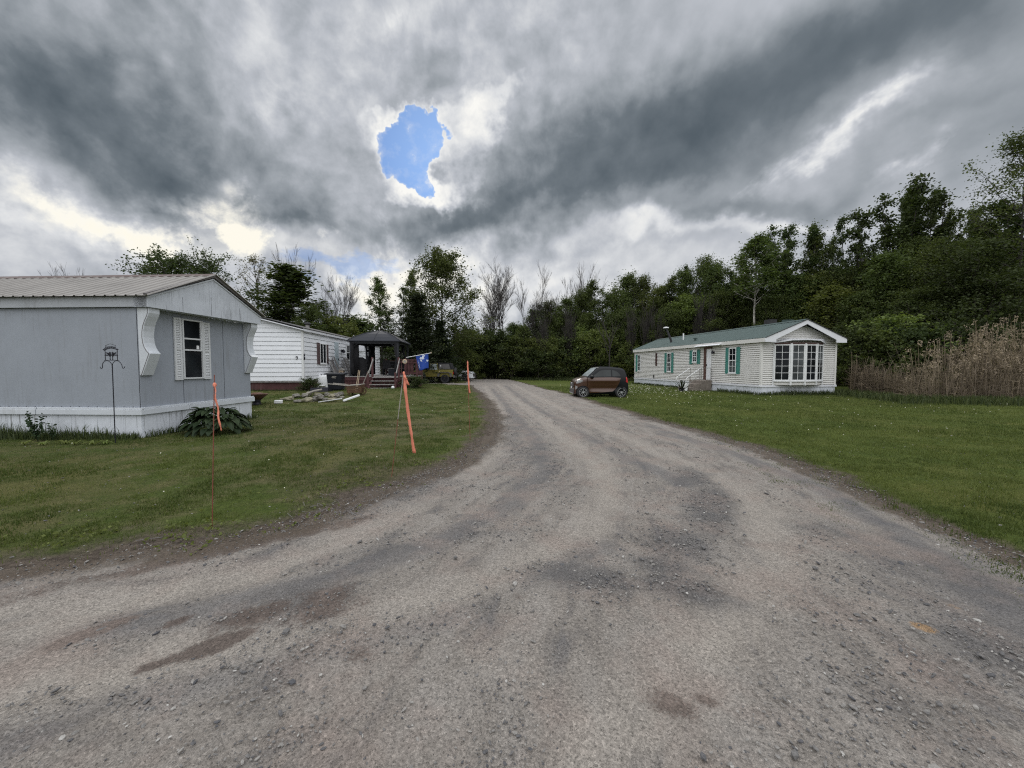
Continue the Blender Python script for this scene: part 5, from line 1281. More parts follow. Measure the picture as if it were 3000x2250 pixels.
    o = thing('flower_pot', 'small pale pot beside the bottom deck stair', 'pot', p); MB().lathe([(0, 0), (.09, 0), (.12, .19), (.13, .19), (.13, .22), (.1, .21), (0, .18)], 16).build('pot', 'light_wood', o, smooth=True)
    p = GT(1263, 1118); p.x += .1
    o = tag(MB().blob((0, 0, .06), .32, .2, .14, 9, .3, 12, 7).build('pale_rock', 'white_plastic', None), 'low pale rock in the grass beneath the olive jeep', 'rock'); o.location = p
yard()

# ---- survey stakes with orange ribbon
def stakes():
    def ribbon(o, pts, w, ph=0.0, thick=.0025):
        pts = [Vector(p) for p in pts]; n = 28; vs = []
        L = len(pts) - 1
        for i in range(n + 1):
            t = i / n * L; k = min(int(t), L - 1); f = t - k; f = f
            p = pts[k].lerp(pts[k + 1], f); tw = .25 * math.sin(i * .23 + ph) + .30 * math.sin(i * .61 + 2 * ph) + .18 * math.sin(i * 1.9)
            ww = w * (.62 + .38 * min(1, i / 6)) * (1 - .18 * abs(math.sin(i * .5 + ph)))
            d = Vector((math.cos(tw), math.sin(tw), 0)) * ww / 2
            p = p + Vector((.002 * math.sin(i * .7 + ph), .006 * math.sin(i * .5), 0))
            vs += [p - d, p + d]
        m = MB().add(vs, [(2 * i, 2 * i + 1, 2 * i + 3, 2 * i + 2) for i in range(n)]).build('ribbon', 'orange_ribbon', o, smooth=True)
        q = m.modifiers.new('thick', 'SOLIDIFY'); q.thickness = thick
    for base, top, Y, lab, rib, w in (
            ((620, 1545), (628, 1098), 3.65, 'tall thin survey stake with a short orange ribbon in front of the hosta', [[(629, 1128), (633, 1165), (640, 1215), (648, 1262)]], .018),
            ((1145, 1395), (1183, 1088), 5.38, 'slanting survey stake with the longest orange ribbon', [[(1183, 1093), (1187, 1130), (1194, 1200), (1205, 1270), (1214, 1328)], [(1183, 1095), (1190, 1112), (1197, 1128)]], .046),
            ((1378, 1290), (1369, 1055), 8.03, 'far survey stake with orange ribbon at the road edge', [[(1370, 1062), (1371, 1090), (1373, 1120), (1376, 1152)]], .036)):
        b = P(base[0], base[1], Y); b.z = hz(b.x, Y); t = P(top[0], top[1], Y)
        o = thing('survey_stake', lab, 'stake', b, 0, None)
        d = t - b
        if Y == 5.38:
            MB().tube([(0, 0, -.1), d * .55], .0045, 6).build('shaft', 'stake_red', o); MB().tube([d * .55, d], .006, 6).build('shaft_top', 'stake_grey', o)
        else:
            MB().tube([(0, 0, -.1), d], .0042 if Y < 5 else .006, 6).build('shaft', 'stake_red', o)
        MB().lathe([(0, -.02), (.014, -.012), (.016, .006), (.010, .02), (0, .024)], 8, tuple(P(rib[0][0][0], rib[0][0][1], Y) - b)).build('knot', 'orange_ribbon', o)
        for k, rr in enumerate(rib):
            ribbon(o, [P(x, y, Y - .015 - .02 * k) - b for x, y in rr], w * (1 if k == 0 else .8), Y + k)
stakes()

# ================================================================== VEHICLES
class Shell:
    """car body: side outline top(x), underside bot(x), plan half width W(x), belt height and roof inset"""
    def __init__(s, top, bot, wid, belt, inset, tuck=.06, rnd_=.07, sculpt=.0):
        s.sculpt = sculpt
        s.top, s.bot, s.wid, s.belt, s.inset, s.tuck, s.rnd = np.array(top), np.array(bot), np.array(wid), belt, inset, tuck, rnd_
    def T(s, x): return float(np.interp(x, s.top[:, 0], s.top[:, 1]))
    def B(s, x): return float(np.interp(x, s.bot[:, 0], s.bot[:, 1]))
    def w(s, x, z):
        W = float(np.interp(x, s.wid[:, 0], s.wid[:, 1])); b, t = s.B(x), s.T(x)
        k = W
        if z < s.belt:
            q = max(0, (s.belt * .55 - z) / (s.belt * .55)); k -= s.tuck * q * q
            k += s.sculpt * (math.exp(-((z - .86) / .09) ** 2) - 1.1 * math.exp(-((z - .50) / .12) ** 2) + .7 * math.exp(-((z - .30) / .06) ** 2)) * float(np.interp(abs(x + .1), [0, .55, .85], [1, .9, 0]))
        else: k -= s.inset * (z - s.belt)
        e = max(0.0, 1 - (t - z) / s.rnd)
        if e > 0: k -= s.rnd * .9 * (1 - math.sqrt(max(0, 1 - e * e)))
        return k
    def shell(s, mb, xs, ring=9, across=5):
        vs = []; n = None
        for x in xs:
            b, t = s.B(x), s.T(x); R_ = []
            zs = list(np.linspace(b, t - s.rnd, ring)) + [t - s.rnd * .7, t - s.rnd * .35, t - s.rnd * .1, t - .001]
            for z in zs: R_.append((x, s.w(x, z), z))
            wt = s.w(x, t - .001)
            for k in range(1, across): R_.append((x, wt * (1 - 2 * k / across), t + .012 * (1 - (1 - 2 * k / across) ** 2)))
            for z in zs[::-1]: R_.append((x, -s.w(x, z), z))
            n = len(R_); vs += R_
        m = len(xs)
        mb.add(vs, [(i * n + k, i * n + (k + 1) % n, (i + 1) * n + (k + 1) % n, (i + 1) * n + k) for i in range(m - 1) for k in range(n)] + [tuple(range(n)), tuple((m - 1) * n + k for k in range(n))[::-1]])
    def patch(s, mb, up, lo, off=.006, sides=(1, -1), n=24, rows=6):
        up, lo = np.array(sorted(up)), np.array(sorted(lo)); x0, x1 = up[0, 0], up[-1, 0]
        for sd_ in sides:
            vs = []
            for i in range(n + 1):
                x = x0 + (x1 - x0) * i / n; a = float(np.interp(x, up[:, 0], up[:, 1])); b = float(np.interp(x, lo[:, 0], lo[:, 1]))
                for j in range(rows + 1):
                    z = b + (a - b) * j / rows; vs.append((x, sd_ * (s.w(x, z) + off), z))
            r = rows + 1
            mb.add(vs, [(i * r + j, (i + 1) * r + j, (i + 1) * r + j + 1, i * r + j + 1) for i in range(n) for j in range(rows)])
            edge_ = [i * r + rows for i in range(n + 1)]; eb = [i * r for i in range(n + 1)]
            ring_ = eb + [n * r + j for j in range(1, rows + 1)] + edge_[::-1][1:] + [j for j in range(rows - 1, 0, -1)]
            base = [(vs[k][0], vs[k][1] - sd_ * (off + .01), vs[k][2]) for k in ring_]
            allv = [vs[k] for k in ring_] + base; q = len(ring_)
            mb.add(allv, [(k, (k + 1) % q, (k + 1) % q + q, k + q) for k in range(q)])
        return mb
    def topstrip(s, mb, x0, x1, off=.006, wf=.92, n=8):
        vs = []
        for i in range(n + 1):
            x = x0 + (x1 - x0) * i / n; t = s.T(x); wt = s.w(x, t - .03) * wf
            for k in range(7):
                y = wt * (1 - 2 * k / 6); vs.append((x, y, t + off + .012 * (1 - (1 - 2 * k / 6) ** 2)))
        mb.add(vs, [(i * 7 + k, i * 7 + k + 1, (i + 1) * 7 + k + 1, (i + 1) * 7 + k) for i in range(n) for k in range(6)])
        return mb
def add_wheel(o, x, y, r, w, side, rimmat='rim', spokes=8, rr=.66):
    t = MB(); t.lathe([(r * rr, -w * .5), (r * .93, -w * .5), (r, -w * .34), (r, w * .34), (r * .93, w * .5), (r * rr, w * .5), (r * rr, -w * .5)], 32, (x, y, r), 'y')
    wo = t.build('wheel', 'tyre', o, smooth=True)
    d = MB(); yo = y + side * w * .30
    d.lathe([(0, -.004), (r * rr * .98, -.004), (r * rr * .98, .004), (0, .004)], 28, (x, yo - side * .05, r), 'y'); d.build('brake_disc', 'iron', wo)
    m = MB(); m.lathe([(r * rr * .95, -.02), (r * rr * 1.02, -.02), (r * rr * 1.02, .02), (r * rr * .95, .02), (r * rr * .95, -.02)], 32, (x, yo + side * .02, r), 'y')
    m.lathe([(0, -.02), (r * .13, -.02), (r * .13, .02), (0, .02)], 14, (x, yo + side * .02, r), 'y')
    for k in range(spokes):
        a = 2 * math.pi * (k + .25) / spokes
        m.beam((x + math.cos(a) * r * .10, yo + side * .018, r + math.sin(a) * r * .10), (x + math.cos(a) * r * rr * .93, yo + side * .018, r + math.sin(a) * r * rr * .93), r * .06, .022, up=(0, 1, 0))
    m.build('rim', rimmat, wo)
def arch(mb, s, cx, r, zc, off=.010, n=22, sides=(1, -1)):
    for sd_ in sides:
        pts = [(cx + r * math.cos(math.pi * i / n), zc + r * math.sin(math.pi * i / n)) for i in range(n + 1)]
        vs = []
        for (x, z) in pts:
            for q in (.0, .35, .7, 1.0):
                zz = max(s.B(0) * .7, zc - .10 + (z - zc + .10) * q); vs.append((x, sd_ * (s.w(x, max(zz, s.B(x))) + off), zz))
        mb.add(vs, [(i * 4 + k, i * 4 + k + 1, (i + 1) * 4 + k + 1, (i + 1) * 4 + k) for i in range(n) for k in range(3)])
    return mb
def smart_car():
    p = Vector((X_at(1817, 19.45), 19.45, 0)); hd = R(181)
    # rear near wheel sits at p
    c, s_ = math.cos(hd), math.sin(hd); rx, ry = -.94, .70
    o = thing('parked_car', 'tiny bronze and black two seat car parked on the grass by the road', 'car', (p.x - (rx * c - ry * s_), p.y - (rx * s_ + ry * c), hz(p.x, p.y) - .03), hd)
    o.scale = (1.03, 1.03, 1.02)
    S_ = Shell([(-1.36, .40), (-1.345, .62), (-1.30, .78), (-1.255, .98), (-1.19, 1.30), (-1.15, 1.40), (-1.08, 1.455), (-.9, 1.50), (-.5, 1.545), (-.05, 1.55), (.14, 1.525), (.27, 1.46), (.45, 1.30), (.72, 1.06), (.80, 1.02), (1.02, .975), (1.20, .89), (1.29, .80), (1.335, .66), (1.345, .42)],
               [(-1.36, .36), (-1.2, .26), (-.6, .19), (.5, .17), (1.1, .17), (1.345, .20)], [(-1.36, .60), (-1.28, .74), (-1.0, .825), (0, .80), (.7, .815), (1.05, .80), (1.24, .72), (1.33, .58), (1.345, .50)], .98, .30, .11, .11, .035)
    xb = list(np.linspace(-1.36, -1.2, 6)) + list(np.linspace(-1.15, .18, 16)) + [.35, .5, .62, .72]
    m = MB(); S_.shell(m, xb); bo = m.build('body', 'car_black', o, smooth=True)
    m = MB(); S_.shell(m, [.722, .80, .9, 1.0, 1.08, 1.15, 1.2, 1.24, 1.28, 1.31, 1.335, 1.345]); m.build('front_body', 'bronze', o, smooth=True)
    for sd2 in (1, -1):
        m = MB(); S_.patch(m, [(-.90, 1.00), (-.5, 1.035), (.0, 1.03), (.45, 1.02), (.718, 1.01)], [(-.90, .96), (-.80, .70), (-.66, .46), (-.52, .34), (.3, .27), (.718, .25)], .010, n=30, rows=18, sides=(sd2,)); do = m.build('door', 'bronze', o, smooth=True); ed_ = do.modifiers.new('edge', 'EDGE_SPLIT'); ed_.split_angle = R(50)
        m = MB(); S_.patch(m, [(-.78, .66), (.60, .60)], [(-.78, .645), (.60, .575)], .016, n=12, rows=1, sides=(sd2,)); m.build('crease', 'bronze', do)
        m = MB(); S_.patch(m, [(-.60, 1.075), (-.56, 1.0755)], [(-.60, 1.05), (-.56, 1.05)], .03, sides=(sd2,)); m.build('handle', 'iron', do)
    for sd2 in (1, -1): m = MB(); S_.patch(m, [(-.44, 1.40), (-.1, 1.40), (.10, 1.35), (.30, 1.20), (.48, 1.07)], [(-.44, 1.075), (.48, 1.06)], .008, sides=(sd2,)); m.build('side_window', 'car_glass', o)
    for sd2 in (1, -1): m = MB(); S_.patch(m, [(-.90, 1.10), (-.84, 1.22), (-.72, 1.32), (-.60, 1.375), (-.50, 1.395)], [(-.90, 1.09), (-.50, 1.075)], .008, sides=(sd2,)); m.build('quarter_window', 'car_glass', o)
    m = MB(); S_.topstrip(m, .20, .71, .012, .95); m.build('windscreen', 'windscreen', o)
    for sd2 in (1, -1): m = MB(); S_.patch(m, [(.94, .87), (1.05, .92), (1.17, .90), (1.25, .80)], [(.94, .85), (1.05, .78), (1.25, .72)], .012, n=14, sides=(sd2,)); m.build('headlight', 'clear_lamp', o)
    for sd2 in (1, -1): m = MB(); S_.patch(m, [(1.20, .60), (1.29, .62)], [(1.20, .50), (1.29, .42)], .010, n=6, sides=(sd2,)); m.build('fog_lamp', 'clear_lamp', o)
    for sd2 in (1, -1): m = MB(); S_.patch(m, [(-1.27, .86), (-1.22, 1.04), (-1.17, 1.05)], [(-1.27, .76), (-1.17, .80)], .010, n=8, sides=(sd2,)); m.build('tail_light', 'red_lamp', o)
    m = MB(); m.box(1.335, 1.362, -.42, .42, .56, .76); m.box(1.34, 1.365, -.56, .56, .24, .44); m.build('grille', 'grey_plastic', o, bevel=.01)
    m = MB(); m.lathe([(0, 0), (.07, 0), (.07, .012), (0, .012)], 16, (1.362, 0, .70), 'x'); m.box(1.36, 1.385, -.50, .50, .215, .245); m.build('badge', 'rim', o)
    m = MB(); m.box(1.363, 1.372, -.15, .15, .46, .56); m.build('number_plate', 'white_plastic', o)
    for sd2 in (1, -1):
        for ax in (.93, -.94): m = MB(); arch(m, S_, ax, .335, .29, sides=(sd2,)); m.build('wheel_arch', 'car_black', o)
    for sd_ in (1, -1):
        m = MB(); m.blob((.50, sd_ * .92, 1.06), .085, .10, .085, 4, .0, 12, 8); m.beam((.50, sd_ * .80, 1.02), (.50, sd_ * .90, 1.03), .05, .03); m.build('mirror', 'car_black', o, smooth=True)
        for x in (.93, -.94): add_wheel(o, x, sd_ * .735, .293, .185, sd_)
smart_car()
def jeep():
    Y = 35.75; hd = R(180); X = X_at(1303, Y)
    o = thing('parked_car', 'olive green open topped off road car with black soft top beyond the blue flag', 'car', (X - 1.2, Y + .80, 0), hd)
    # tub, hood and grille
    b = MB(); b.box(-1.95, .55, -.78, .78, .60, 1.26); b.hexa([(.551, -.74, .62), (1.95, -.60, .66), (1.95, .60, .66), (.551, .74, .62), (.551, -.74, 1.27), (1.95, -.60, 1.16), (1.95, .60, 1.16), (.551, .74, 1.27)]); b.build('body', 'olive', o, bevel=.03)
    for s_ in (1, -1):
        y = s_ * .77
        b = MB(); b.box(-.56, .40, s_ * .782 - .012, s_ * .782 + .012, .66, 1.26); do = b.build('door', 'olive', o, bevel=.01)
        b = MB(); b.beam((-.56, y, 1.26), (-.50, y * .95, 1.86), .06, .06); b.beam((.30, y, 1.27), (.12, y * .95, 1.86), .06, .06); b.beam((-.52, y * .95, 1.85), (.14, y * .95, 1.85), .06, .06); b.build('door_frame', 'olive', do)
        b = MB(); b.hexa([(-.52, s_ * .755, 1.27), (.28, s_ * .755, 1.27), (.28, s_ * .765, 1.27), (-.52, s_ * .765, 1.27), (-.48, s_ * .725, 1.84), (.13, s_ * .725, 1.84), (.13, s_ * .735, 1.84), (-.48, s_ * .735, 1.84)]); b.build('door_window', 'windscreen', do)
    b = MB(); b.hexa([(-1.93, -.75, 1.262), (-.57, -.75, 1.262), (-.57, .75, 1.262), (-1.93, .75, 1.262), (-1.70, -.70, 1.88), (-.5, -.70, 1.93), (-.5, .70, 1.93), (-1.70, .70, 1.88)]); b.box(-.52, .16, -.70, .70, 1.88, 1.94); so_ = b.build('soft_top', 'black_cloth', o, bevel=.05)
    for s_ in (1, -1):
        b = MB(); b.hexa([(-1.72, s_ * .748, 1.34), (-.68, s_ * .748, 1.34), (-.68, s_ * .758, 1.34), (-1.72, s_ * .758, 1.34), (-1.58, s_ * .718, 1.78), (-.68, s_ * .718, 1.80), (-.68, s_ * .728, 1.80), (-1.58, s_ * .728, 1.78)]); b.build('rear_window', 'grey_plastic', so_)
    b = MB(); b.lathe([(0, -.005), (.055, -.005), (.055, .005), (0, .005)], 14, (-.82, .752, 1.62), 'y'); b.build('sticker', 'white_plastic', so_)
    b = MB(); b.box(.30, .36, -.70, .70, 1.27, 1.86); b.build('windscreen', 'windscreen', o)
    for s_ in (1, -1):
        for x in (-1.2, 1.25):
            add_wheel(o, x, s_ * .70, .405, .25, s_, 'rim_dark', 6)
            f = MB(); pts = [(x - .60, .58), (x - .52, .92), (x - .36, 1.02), (x + .36, 1.02), (x + .52, .92), (x + .62, .62)]
            for (a, z0), (c, z1) in zip(pts[:-1], pts[1:]): f.beam((a, s_ * .85, z0), (c, s_ * .85, z1), .20, .055, up=(0, 1, 0) if abs(z1 - z0) > .3 else (0, 0, 1))
            f.build('fender', 'grey_plastic', o)
    b = MB(); b.box(-2.12, -1.96, -.80, .80, .52, .72); b.build('bumper', 'grey_plastic', o, bevel=.02)
    b = MB(); b.lathe([(.0, -.11), (.36, -.11), (.39, -.06), (.39, .06), (.36, .11), (0, .11)], 26, (-2.10, .1, 1.05), 'x'); b.build('spare_wheel', 'tyre', o, smooth=True)
    for s_ in (1, -1): b = MB(); b.box(-1.99, -1.951, s_ * .70 - .06, s_ * .70 + .06, .85, 1.05); b.build('tail_light', 'red_lamp', o)
    for s_ in (1, -1): b = MB(); b.lathe([(0, 0), (.10, 0), (.10, .03), (0, .03)], 14, (1.95, s_ * .42, .98), 'x'); b.build('headlight', 'clear_lamp', o)
    b = MB(); b.lathe([(0, -.005), (.05, -.005), (.05, .005), (0, .005)], 12, (-.72, .786, 1.10), 'y'); b.build('fuel_cap', 'light_wood', o)
    for s_ in (1, -1):
        b = MB(); b.box(.26, .36, s_ * .80 - .02 if s_ > 0 else s_ * .98, s_ * .98 if s_ > 0 else s_ * .80 + .02, 1.28, 1.46); b.build('mirror', 'grey_plastic', o, bevel=.02)
jeep()
def white_suv():
    Y = 42.0; hd = R(-6)
    o = thing('parked_car', 'white car with only its nose showing past the bushes at the end of the road', 'car', (X_at(1388, Y) - 2.25, Y + .9, 0), hd)
    S_ = Shell([(-2.25, .9), (-2.2, 1.3), (-2.0, 1.66), (-1.2, 1.72), (.1, 1.68), (.85, 1.13), (1.2, 1.10), (2.0, .98), (2.2, .82), (2.25, .5)], [(-2.25, .35), (2.25, .28)], [(-2.25, .75), (-2, .88), (1.6, .88), (2.1, .78), (2.25, .60)], 1.0, .25)
    m = MB(); S_.shell(m, list(np.linspace(-2.25, 2.25, 36))); m.build('body', 'car_white', o, smooth=True)
    for sd2 in (1, -1): m = MB(); S_.patch(m, [(-1.9, 1.5), (0, 1.6), (.7, 1.12)], [(-1.9, 1.12), (.7, 1.08)], .008, sides=(sd2,)); m.build('side_window', 'car_glass', o)
    m = MB(); S_.topstrip(m, .15, .82, .01); m.build('windscreen', 'car_glass', o)
    for sd2 in (1, -1): m = MB(); S_.patch(m, [(1.92, .92), (2.18, .80)], [(1.92, .82), (2.18, .72)], .012, n=8, sides=(sd2,)); m.build('headlight', 'clear_lamp', o)
    m = MB(); m.box(2.235, 2.27, -.55, .55, .45, .80); m.build('grille', 'grey_plastic', o)
    for sd2 in (1, -1):
        for ax in (1.38, -1.38): m = MB(); arch(m, S_, ax, .40, .36, sides=(sd2,)); m.build('wheel_arch', 'car_black', o)
    for s_ in (1, -1):
        for x in (1.38, -1.38): add_wheel(o, x, s_ * .80, .35, .22, s_, 'rim', 5)
white_suv()

# ================================================================== TREES AND PLANTS
def skel_tube(pts, rs, n):
    pts = np.array(pts, float); m = len(pts); vs = np.zeros((m, n, 3)); a = np.array([1, .2, 0.])
    for i in range(m):
        d = pts[min(i + 1, m - 1)] - pts[max(i - 1, 0)]; d /= np.linalg.norm(d) + 1e-9
        a = a - d * (a @ d)
        if np.linalg.norm(a) < 1e-3: a = np.cross(d, [0, 1, .3])
        a /= np.linalg.norm(a); b = np.cross(d, a); t = 2 * np.pi * np.arange(n) / n
        vs[i] = pts[i] + rs[i] * (np.cos(t)[:, None] * a + np.sin(t)[:, None] * b)
    i = np.arange(m - 1)[:, None] * n; k = np.arange(n)[None]; k2 = (k + 1) % n
    f = np.stack([i + k, i + k2, i + n + k2, i + n + k], -1).reshape(-1, 4)
    return vs.reshape(-1, 3), f
class Skel:
    def __init__(s): s.v = []; s.f = []; s.n = 0
    def tube(s, pts, rs, n=5):
        v, f = skel_tube(pts, rs, n); s.v.append(v); s.f.append(f + s.n); s.n += len(v)
    def arrays(s): return np.concatenate(s.v), np.concatenate(s.f)
def leaf_quads(c, size, seed, spread, lvc, flat=.0):
    """c: Nx3 leaf positions -> diamond quads with random tilt"""
    r = np.random.default_rng(seed); n = len(c)
    a = r.normal(size=(n, 3)); a[:, 2] *= (1 - flat); a /= np.linalg.norm(a, axis=1)[:, None]
    b = np.cross(a, r.normal(size=(n, 3))); b /= np.linalg.norm(b, axis=1)[:, None]
    s = size * r.uniform(.6, 1.35, n)[:, None]
    V = np.stack([c - a * s * .5, c + b * s * .36 - a * s * .05, c + a * s * .5, c - b * s * .36 - a * s * .05], 1).reshape(-1, 3)
    return V, np.arange(n * 4).reshape(-1, 4), np.repeat(np.clip(lvc, 0, 1), 4)
def make_proto(seed, H, Rad, base=.2, prof=None, limbs=26, leaves=9000, lsize=.17, cl=.42, up0=25, up1=70, stems=1, trunk_r=None, sub=4, bare_low=0.0, flat=.5, mid_r=.35):
    r = np.random.default_rng(seed); sk = Skel(); cent = []; wt = []
    prof = prof or (lambda t: (math.sin(math.pi * min(1, (t * .85 + .18)))) ** .7)
    trunk_r = trunk_r or H * .013
    for st in range(stems):
        az = r.uniform(0, 6.28); off = (0 if stems == 1 else .12 * Rad); lean = 0.03 * H if stems == 1 else .10 * H
        p0 = np.array([math.cos(az + st * 6.28 / stems) * off, math.sin(az + st * 6.28 / stems) * off, -.2])
        la = az + st * 6.28 / max(stems, 1)
        hs = H * (1 if st == 0 else r.uniform(.78, .97)); m = 9; T = []
        w = r.normal(0, .012 * H, (m, 2)).cumsum(0) * .5
        for i in range(m):
            q = i / (m - 1); T.append([p0[0] + math.cos(la) * lean * q ** 1.3 + w[i, 0] * q, p0[1] + math.sin(la) * lean * q ** 1.3 + w[i, 1] * q, p0[2] + (hs * .96 + .2) * q])
        T = np.array(T); sk.tube(T, [trunk_r / math.sqrt(stems) * (1 - .93 * (i / (m - 1)) ** .9) + .012 for i in range(m)], 7)
        nl = max(4, limbs // stems)
        for k in range(nl):
            t = (k + r.uniform(.1, .9)) / nl; hq = base + (1 - base) * t; x = hq * (m - 1); i0 = min(int(x), m - 2); P0 = T[i0] + (T[i0 + 1] - T[i0]) * (x - i0)
            aa = k * 2.4 + r.uniform(-.5, .5); L = Rad * prof(t) * r.uniform(.72, 1.12); el = R(up0 + (up1 - up0) * t + r.uniform(-12, 12))
            if t > .94: L = max(L, .6)
            pts = [P0]; d = np.array([math.cos(aa) * math.cos(el), math.sin(aa) * math.cos(el), math.sin(el)])
            for j in range(1, 5):
                d = d + np.array([r.normal(0, .10), r.normal(0, .10), .07]); d /= np.linalg.norm(d); pts.append(pts[-1] + d * L / 4)
            r0 = max(.014, trunk_r * .34 * (1 - .75 * t)); sk.tube(pts, [r0 * (1 - .2 * j) + .006 for j in range(5)], 4)
            pts = np.array(pts)
            cw = .65 + .7 * r.random()
            for j in range(sub):
                q = r.uniform(mid_r, 1) * 4; i1 = min(int(q), 3); B = pts[i1] + (pts[i1 + 1] - pts[i1]) * (q - i1)
                e = r.normal(0, .55, 3) + d * .55; e /= np.linalg.norm(e); E_ = B + e * L * r.uniform(.22, .42)
                sk.tube([B, (B + E_) / 2 + r.normal(0, .04 * L, 3) * .3, E_], [r0 * .4 + .004, r0 * .3 + .004, .005], 3)
                for f in (.45, .75, 1.0): cent.append(B + (E_ - B) * f); wt.append(cw)
            cent.append(pts[-1]); wt.append(cw); cent.append(pts[3]); wt.append(cw * .6)
    tv, tf = sk.arrays(); cent = np.array(cent); wt = np.array(wt)
    wt *= r.uniform(.3, 1.2, len(wt)); wt /= wt.sum()
    idx = r.choice(len(cent), leaves, p=wt); cls = r.uniform(.55, 1.25, len(cent)); hue = r.uniform(0, 1, len(cent))
    pos = cent[idx] + r.normal(size=(leaves, 3)) * (cl * cls[idx])[:, None] * [1, 1, .72] * r.uniform(.4, 1.1, leaves)[:, None]
    pos = pos[pos[:, 2] > .05]; idx = idx[:len(pos)]
    lv = .62 * hue[idx] + .38 * r.random(len(pos))
    V, Fq, lvv = leaf_quads(pos, lsize, seed + 1, cl, lv, flat)
    return dict(tv=tv, tf=tf, lv_v=V, lf=Fq, lv=lvv, H=float(np.percentile(V[:, 2], 99.6)), R=float(np.percentile(np.hypot(V[:, 0], V[:, 1]), 93)))
def bare_proto(seed, H, Rad, stems=3, gen=4, vase=.55, r0=.13):
    r = np.random.default_rng(seed); sk = Skel()
    def grow(p, d, L, rad, g):
        n = 4 if g > 1 else 3; pts = [p]; q = d.copy()
        for j in range(n):
            q = q + r.normal(0, .06, 3) + np.array([0, 0, .05 if g < 3 else .10]); q /= np.linalg.norm(q); pts.append(pts[-1] + q * L / n)
        sk.tube(pts, [rad * (1 - .55 * j / n) for j in range(n + 1)], 5 if g > 2 else 3)
        if g == 0: return
        k = int(r.integers(5, 8)) if g > 1 else int(r.integers(4, 6))
        for c in range(k):
            t = r.uniform(.30, 1.0) * n; i = min(int(t), n - 1); b = pts[i] + (pts[i + 1] - pts[i]) * (t - i)
            s = r.normal(0, 1, 3); s -= q * (s @ q); s /= np.linalg.norm(s); e = q * r.uniform(.75, 1.0) + s * r.uniform(.35, .7); e[2] += .25; e /= np.linalg.norm(e)
            grow(b, e, L * r.uniform(.42, .62), max(.014, rad * .45), g - 1)
    for s in range(stems):
        a = s * 6.28 / stems + r.uniform(0, 1); l = 0.05 if stems == 1 else .12
        grow(np.array([math.cos(a) * .25 * (stems > 1), math.sin(a) * .25 * (stems > 1), -.2]), np.array([math.cos(a) * l, math.sin(a) * l, 1.0]), H * .62 * (1 if s == 0 else r.uniform(.8, 1)), r0, gen)
    v, f = sk.arrays(); k = H / v[:, 2].max(); v[:, 2] *= k
    rr = np.percentile(np.hypot(v[:, 0], v[:, 1]), 97); v[:, :2] *= Rad / rr if rr > Rad else 1
    return dict(tv=v, tf=f, H=H, R=Rad)
ROUND = lambda t: math.sqrt(max(.06, 1 - ((t - .36) / .70) ** 2))
OVAL = lambda t: math.sqrt(max(.05, 1 - ((t - .38) / .68) ** 2)) * (1.05 - .35 * t)
CONE = lambda t: max(.10, 1.02 - t) ** .85
FLATTOP = lambda t: .55 + .45 * math.sin(math.pi * min(1, t + .1) * .62)
PROTO = {}
def proto(name, bark, leaf, **kw):
    d = make_proto(**kw); d['bark'] = bark
    d['tm'] = arr_mesh(name + '_trunk', d['tv'], d['tf'], MT[bark], smooth=True); d['cm'] = arr_mesh(name + '_crown', d['lv_v'], d['lf'], MT[leaf], d['lv']); PROTO[name] = d
DOME = lambda t: max(.25, math.sqrt(max(0, 1 - (t * .95) ** 2)))
proto('maple', 'bark', 'leaf_mid', seed=1, H=14, Rad=4.6, base=.16, prof=ROUND, limbs=46, leaves=24000, lsize=.19, cl=.56, up0=10, up1=62, sub=5, mid_r=.25)
proto('maple_b', 'bark', 'leaf_mid', seed=2, H=13, Rad=4.2, base=.12, prof=OVAL, limbs=40, leaves=16000, lsize=.19, cl=.46, up0=10, up1=66, sub=5, mid_r=.25)
proto('broad', 'bark', 'leaf_dark', seed=3, H=14, Rad=6.4, base=.50, prof=DOME, limbs=54, leaves=17000, lsize=.21, cl=.46, up0=4, up1=58, sub=6, stems=2, mid_r=.3)
proto('aspen', 'bark_grey', 'leaf_mid', seed=4, H=17, Rad=3.2, base=.20, prof=OVAL, limbs=44, leaves=11000, lsize=.19, cl=.36, up0=12, up1=62, sub=5, mid_r=.2)
proto('aspen_b', 'bark_grey', 'leaf_dark', seed=5, H=17, Rad=3.5, base=.18, prof=lambda t: (.55 + .45 * math.sin(t * 11 + 1) ** 2) * (1 - .55 * t), limbs=46, leaves=13000, lsize=.20, cl=.34, up0=18, up1=70, sub=5, stems=3, mid_r=.25)
proto('aspen_c', 'bark_grey', 'leaf_dark', seed=6, H=16, Rad=2.9, base=.18, prof=OVAL, limbs=38, leaves=9500, lsize=.19, cl=.33, up0=15, up1=66, sub=5, stems=2, mid_r=.2)
proto('sparse', 'bark_grey', 'leaf_pale', seed=7, H=13, Rad=3.6, base=.22, prof=OVAL, limbs=34, leaves=2600, lsize=.13, cl=.26, up0=30, up1=68, sub=6)
proto('young', 'bark_grey', 'leaf_bright', seed=8, H=11, Rad=3.2, base=.08, prof=ROUND, limbs=38, leaves=14000, lsize=.18, cl=.42, up0=12, up1=64, sub=5)
proto('cedar', 'bark', 'leaf_cedar', seed=9, H=9, Rad=2.4, base=.03, prof=CONE, limbs=60, leaves=20000, lsize=.15, cl=.27, up0=5, up1=60, sub=5, mid_r=.15)
proto('spruce', 'bark', 'leaf_dark', seed=10, H=13, Rad=3.6, base=.06, prof=lambda t: max(.10, 1.02 - t) ** .7 * (.75 + .25 * math.sin(t * 23)), limbs=60, leaves=17000, lsize=.17, cl=.32, up0=0, up1=60, sub=5, mid_r=.2)
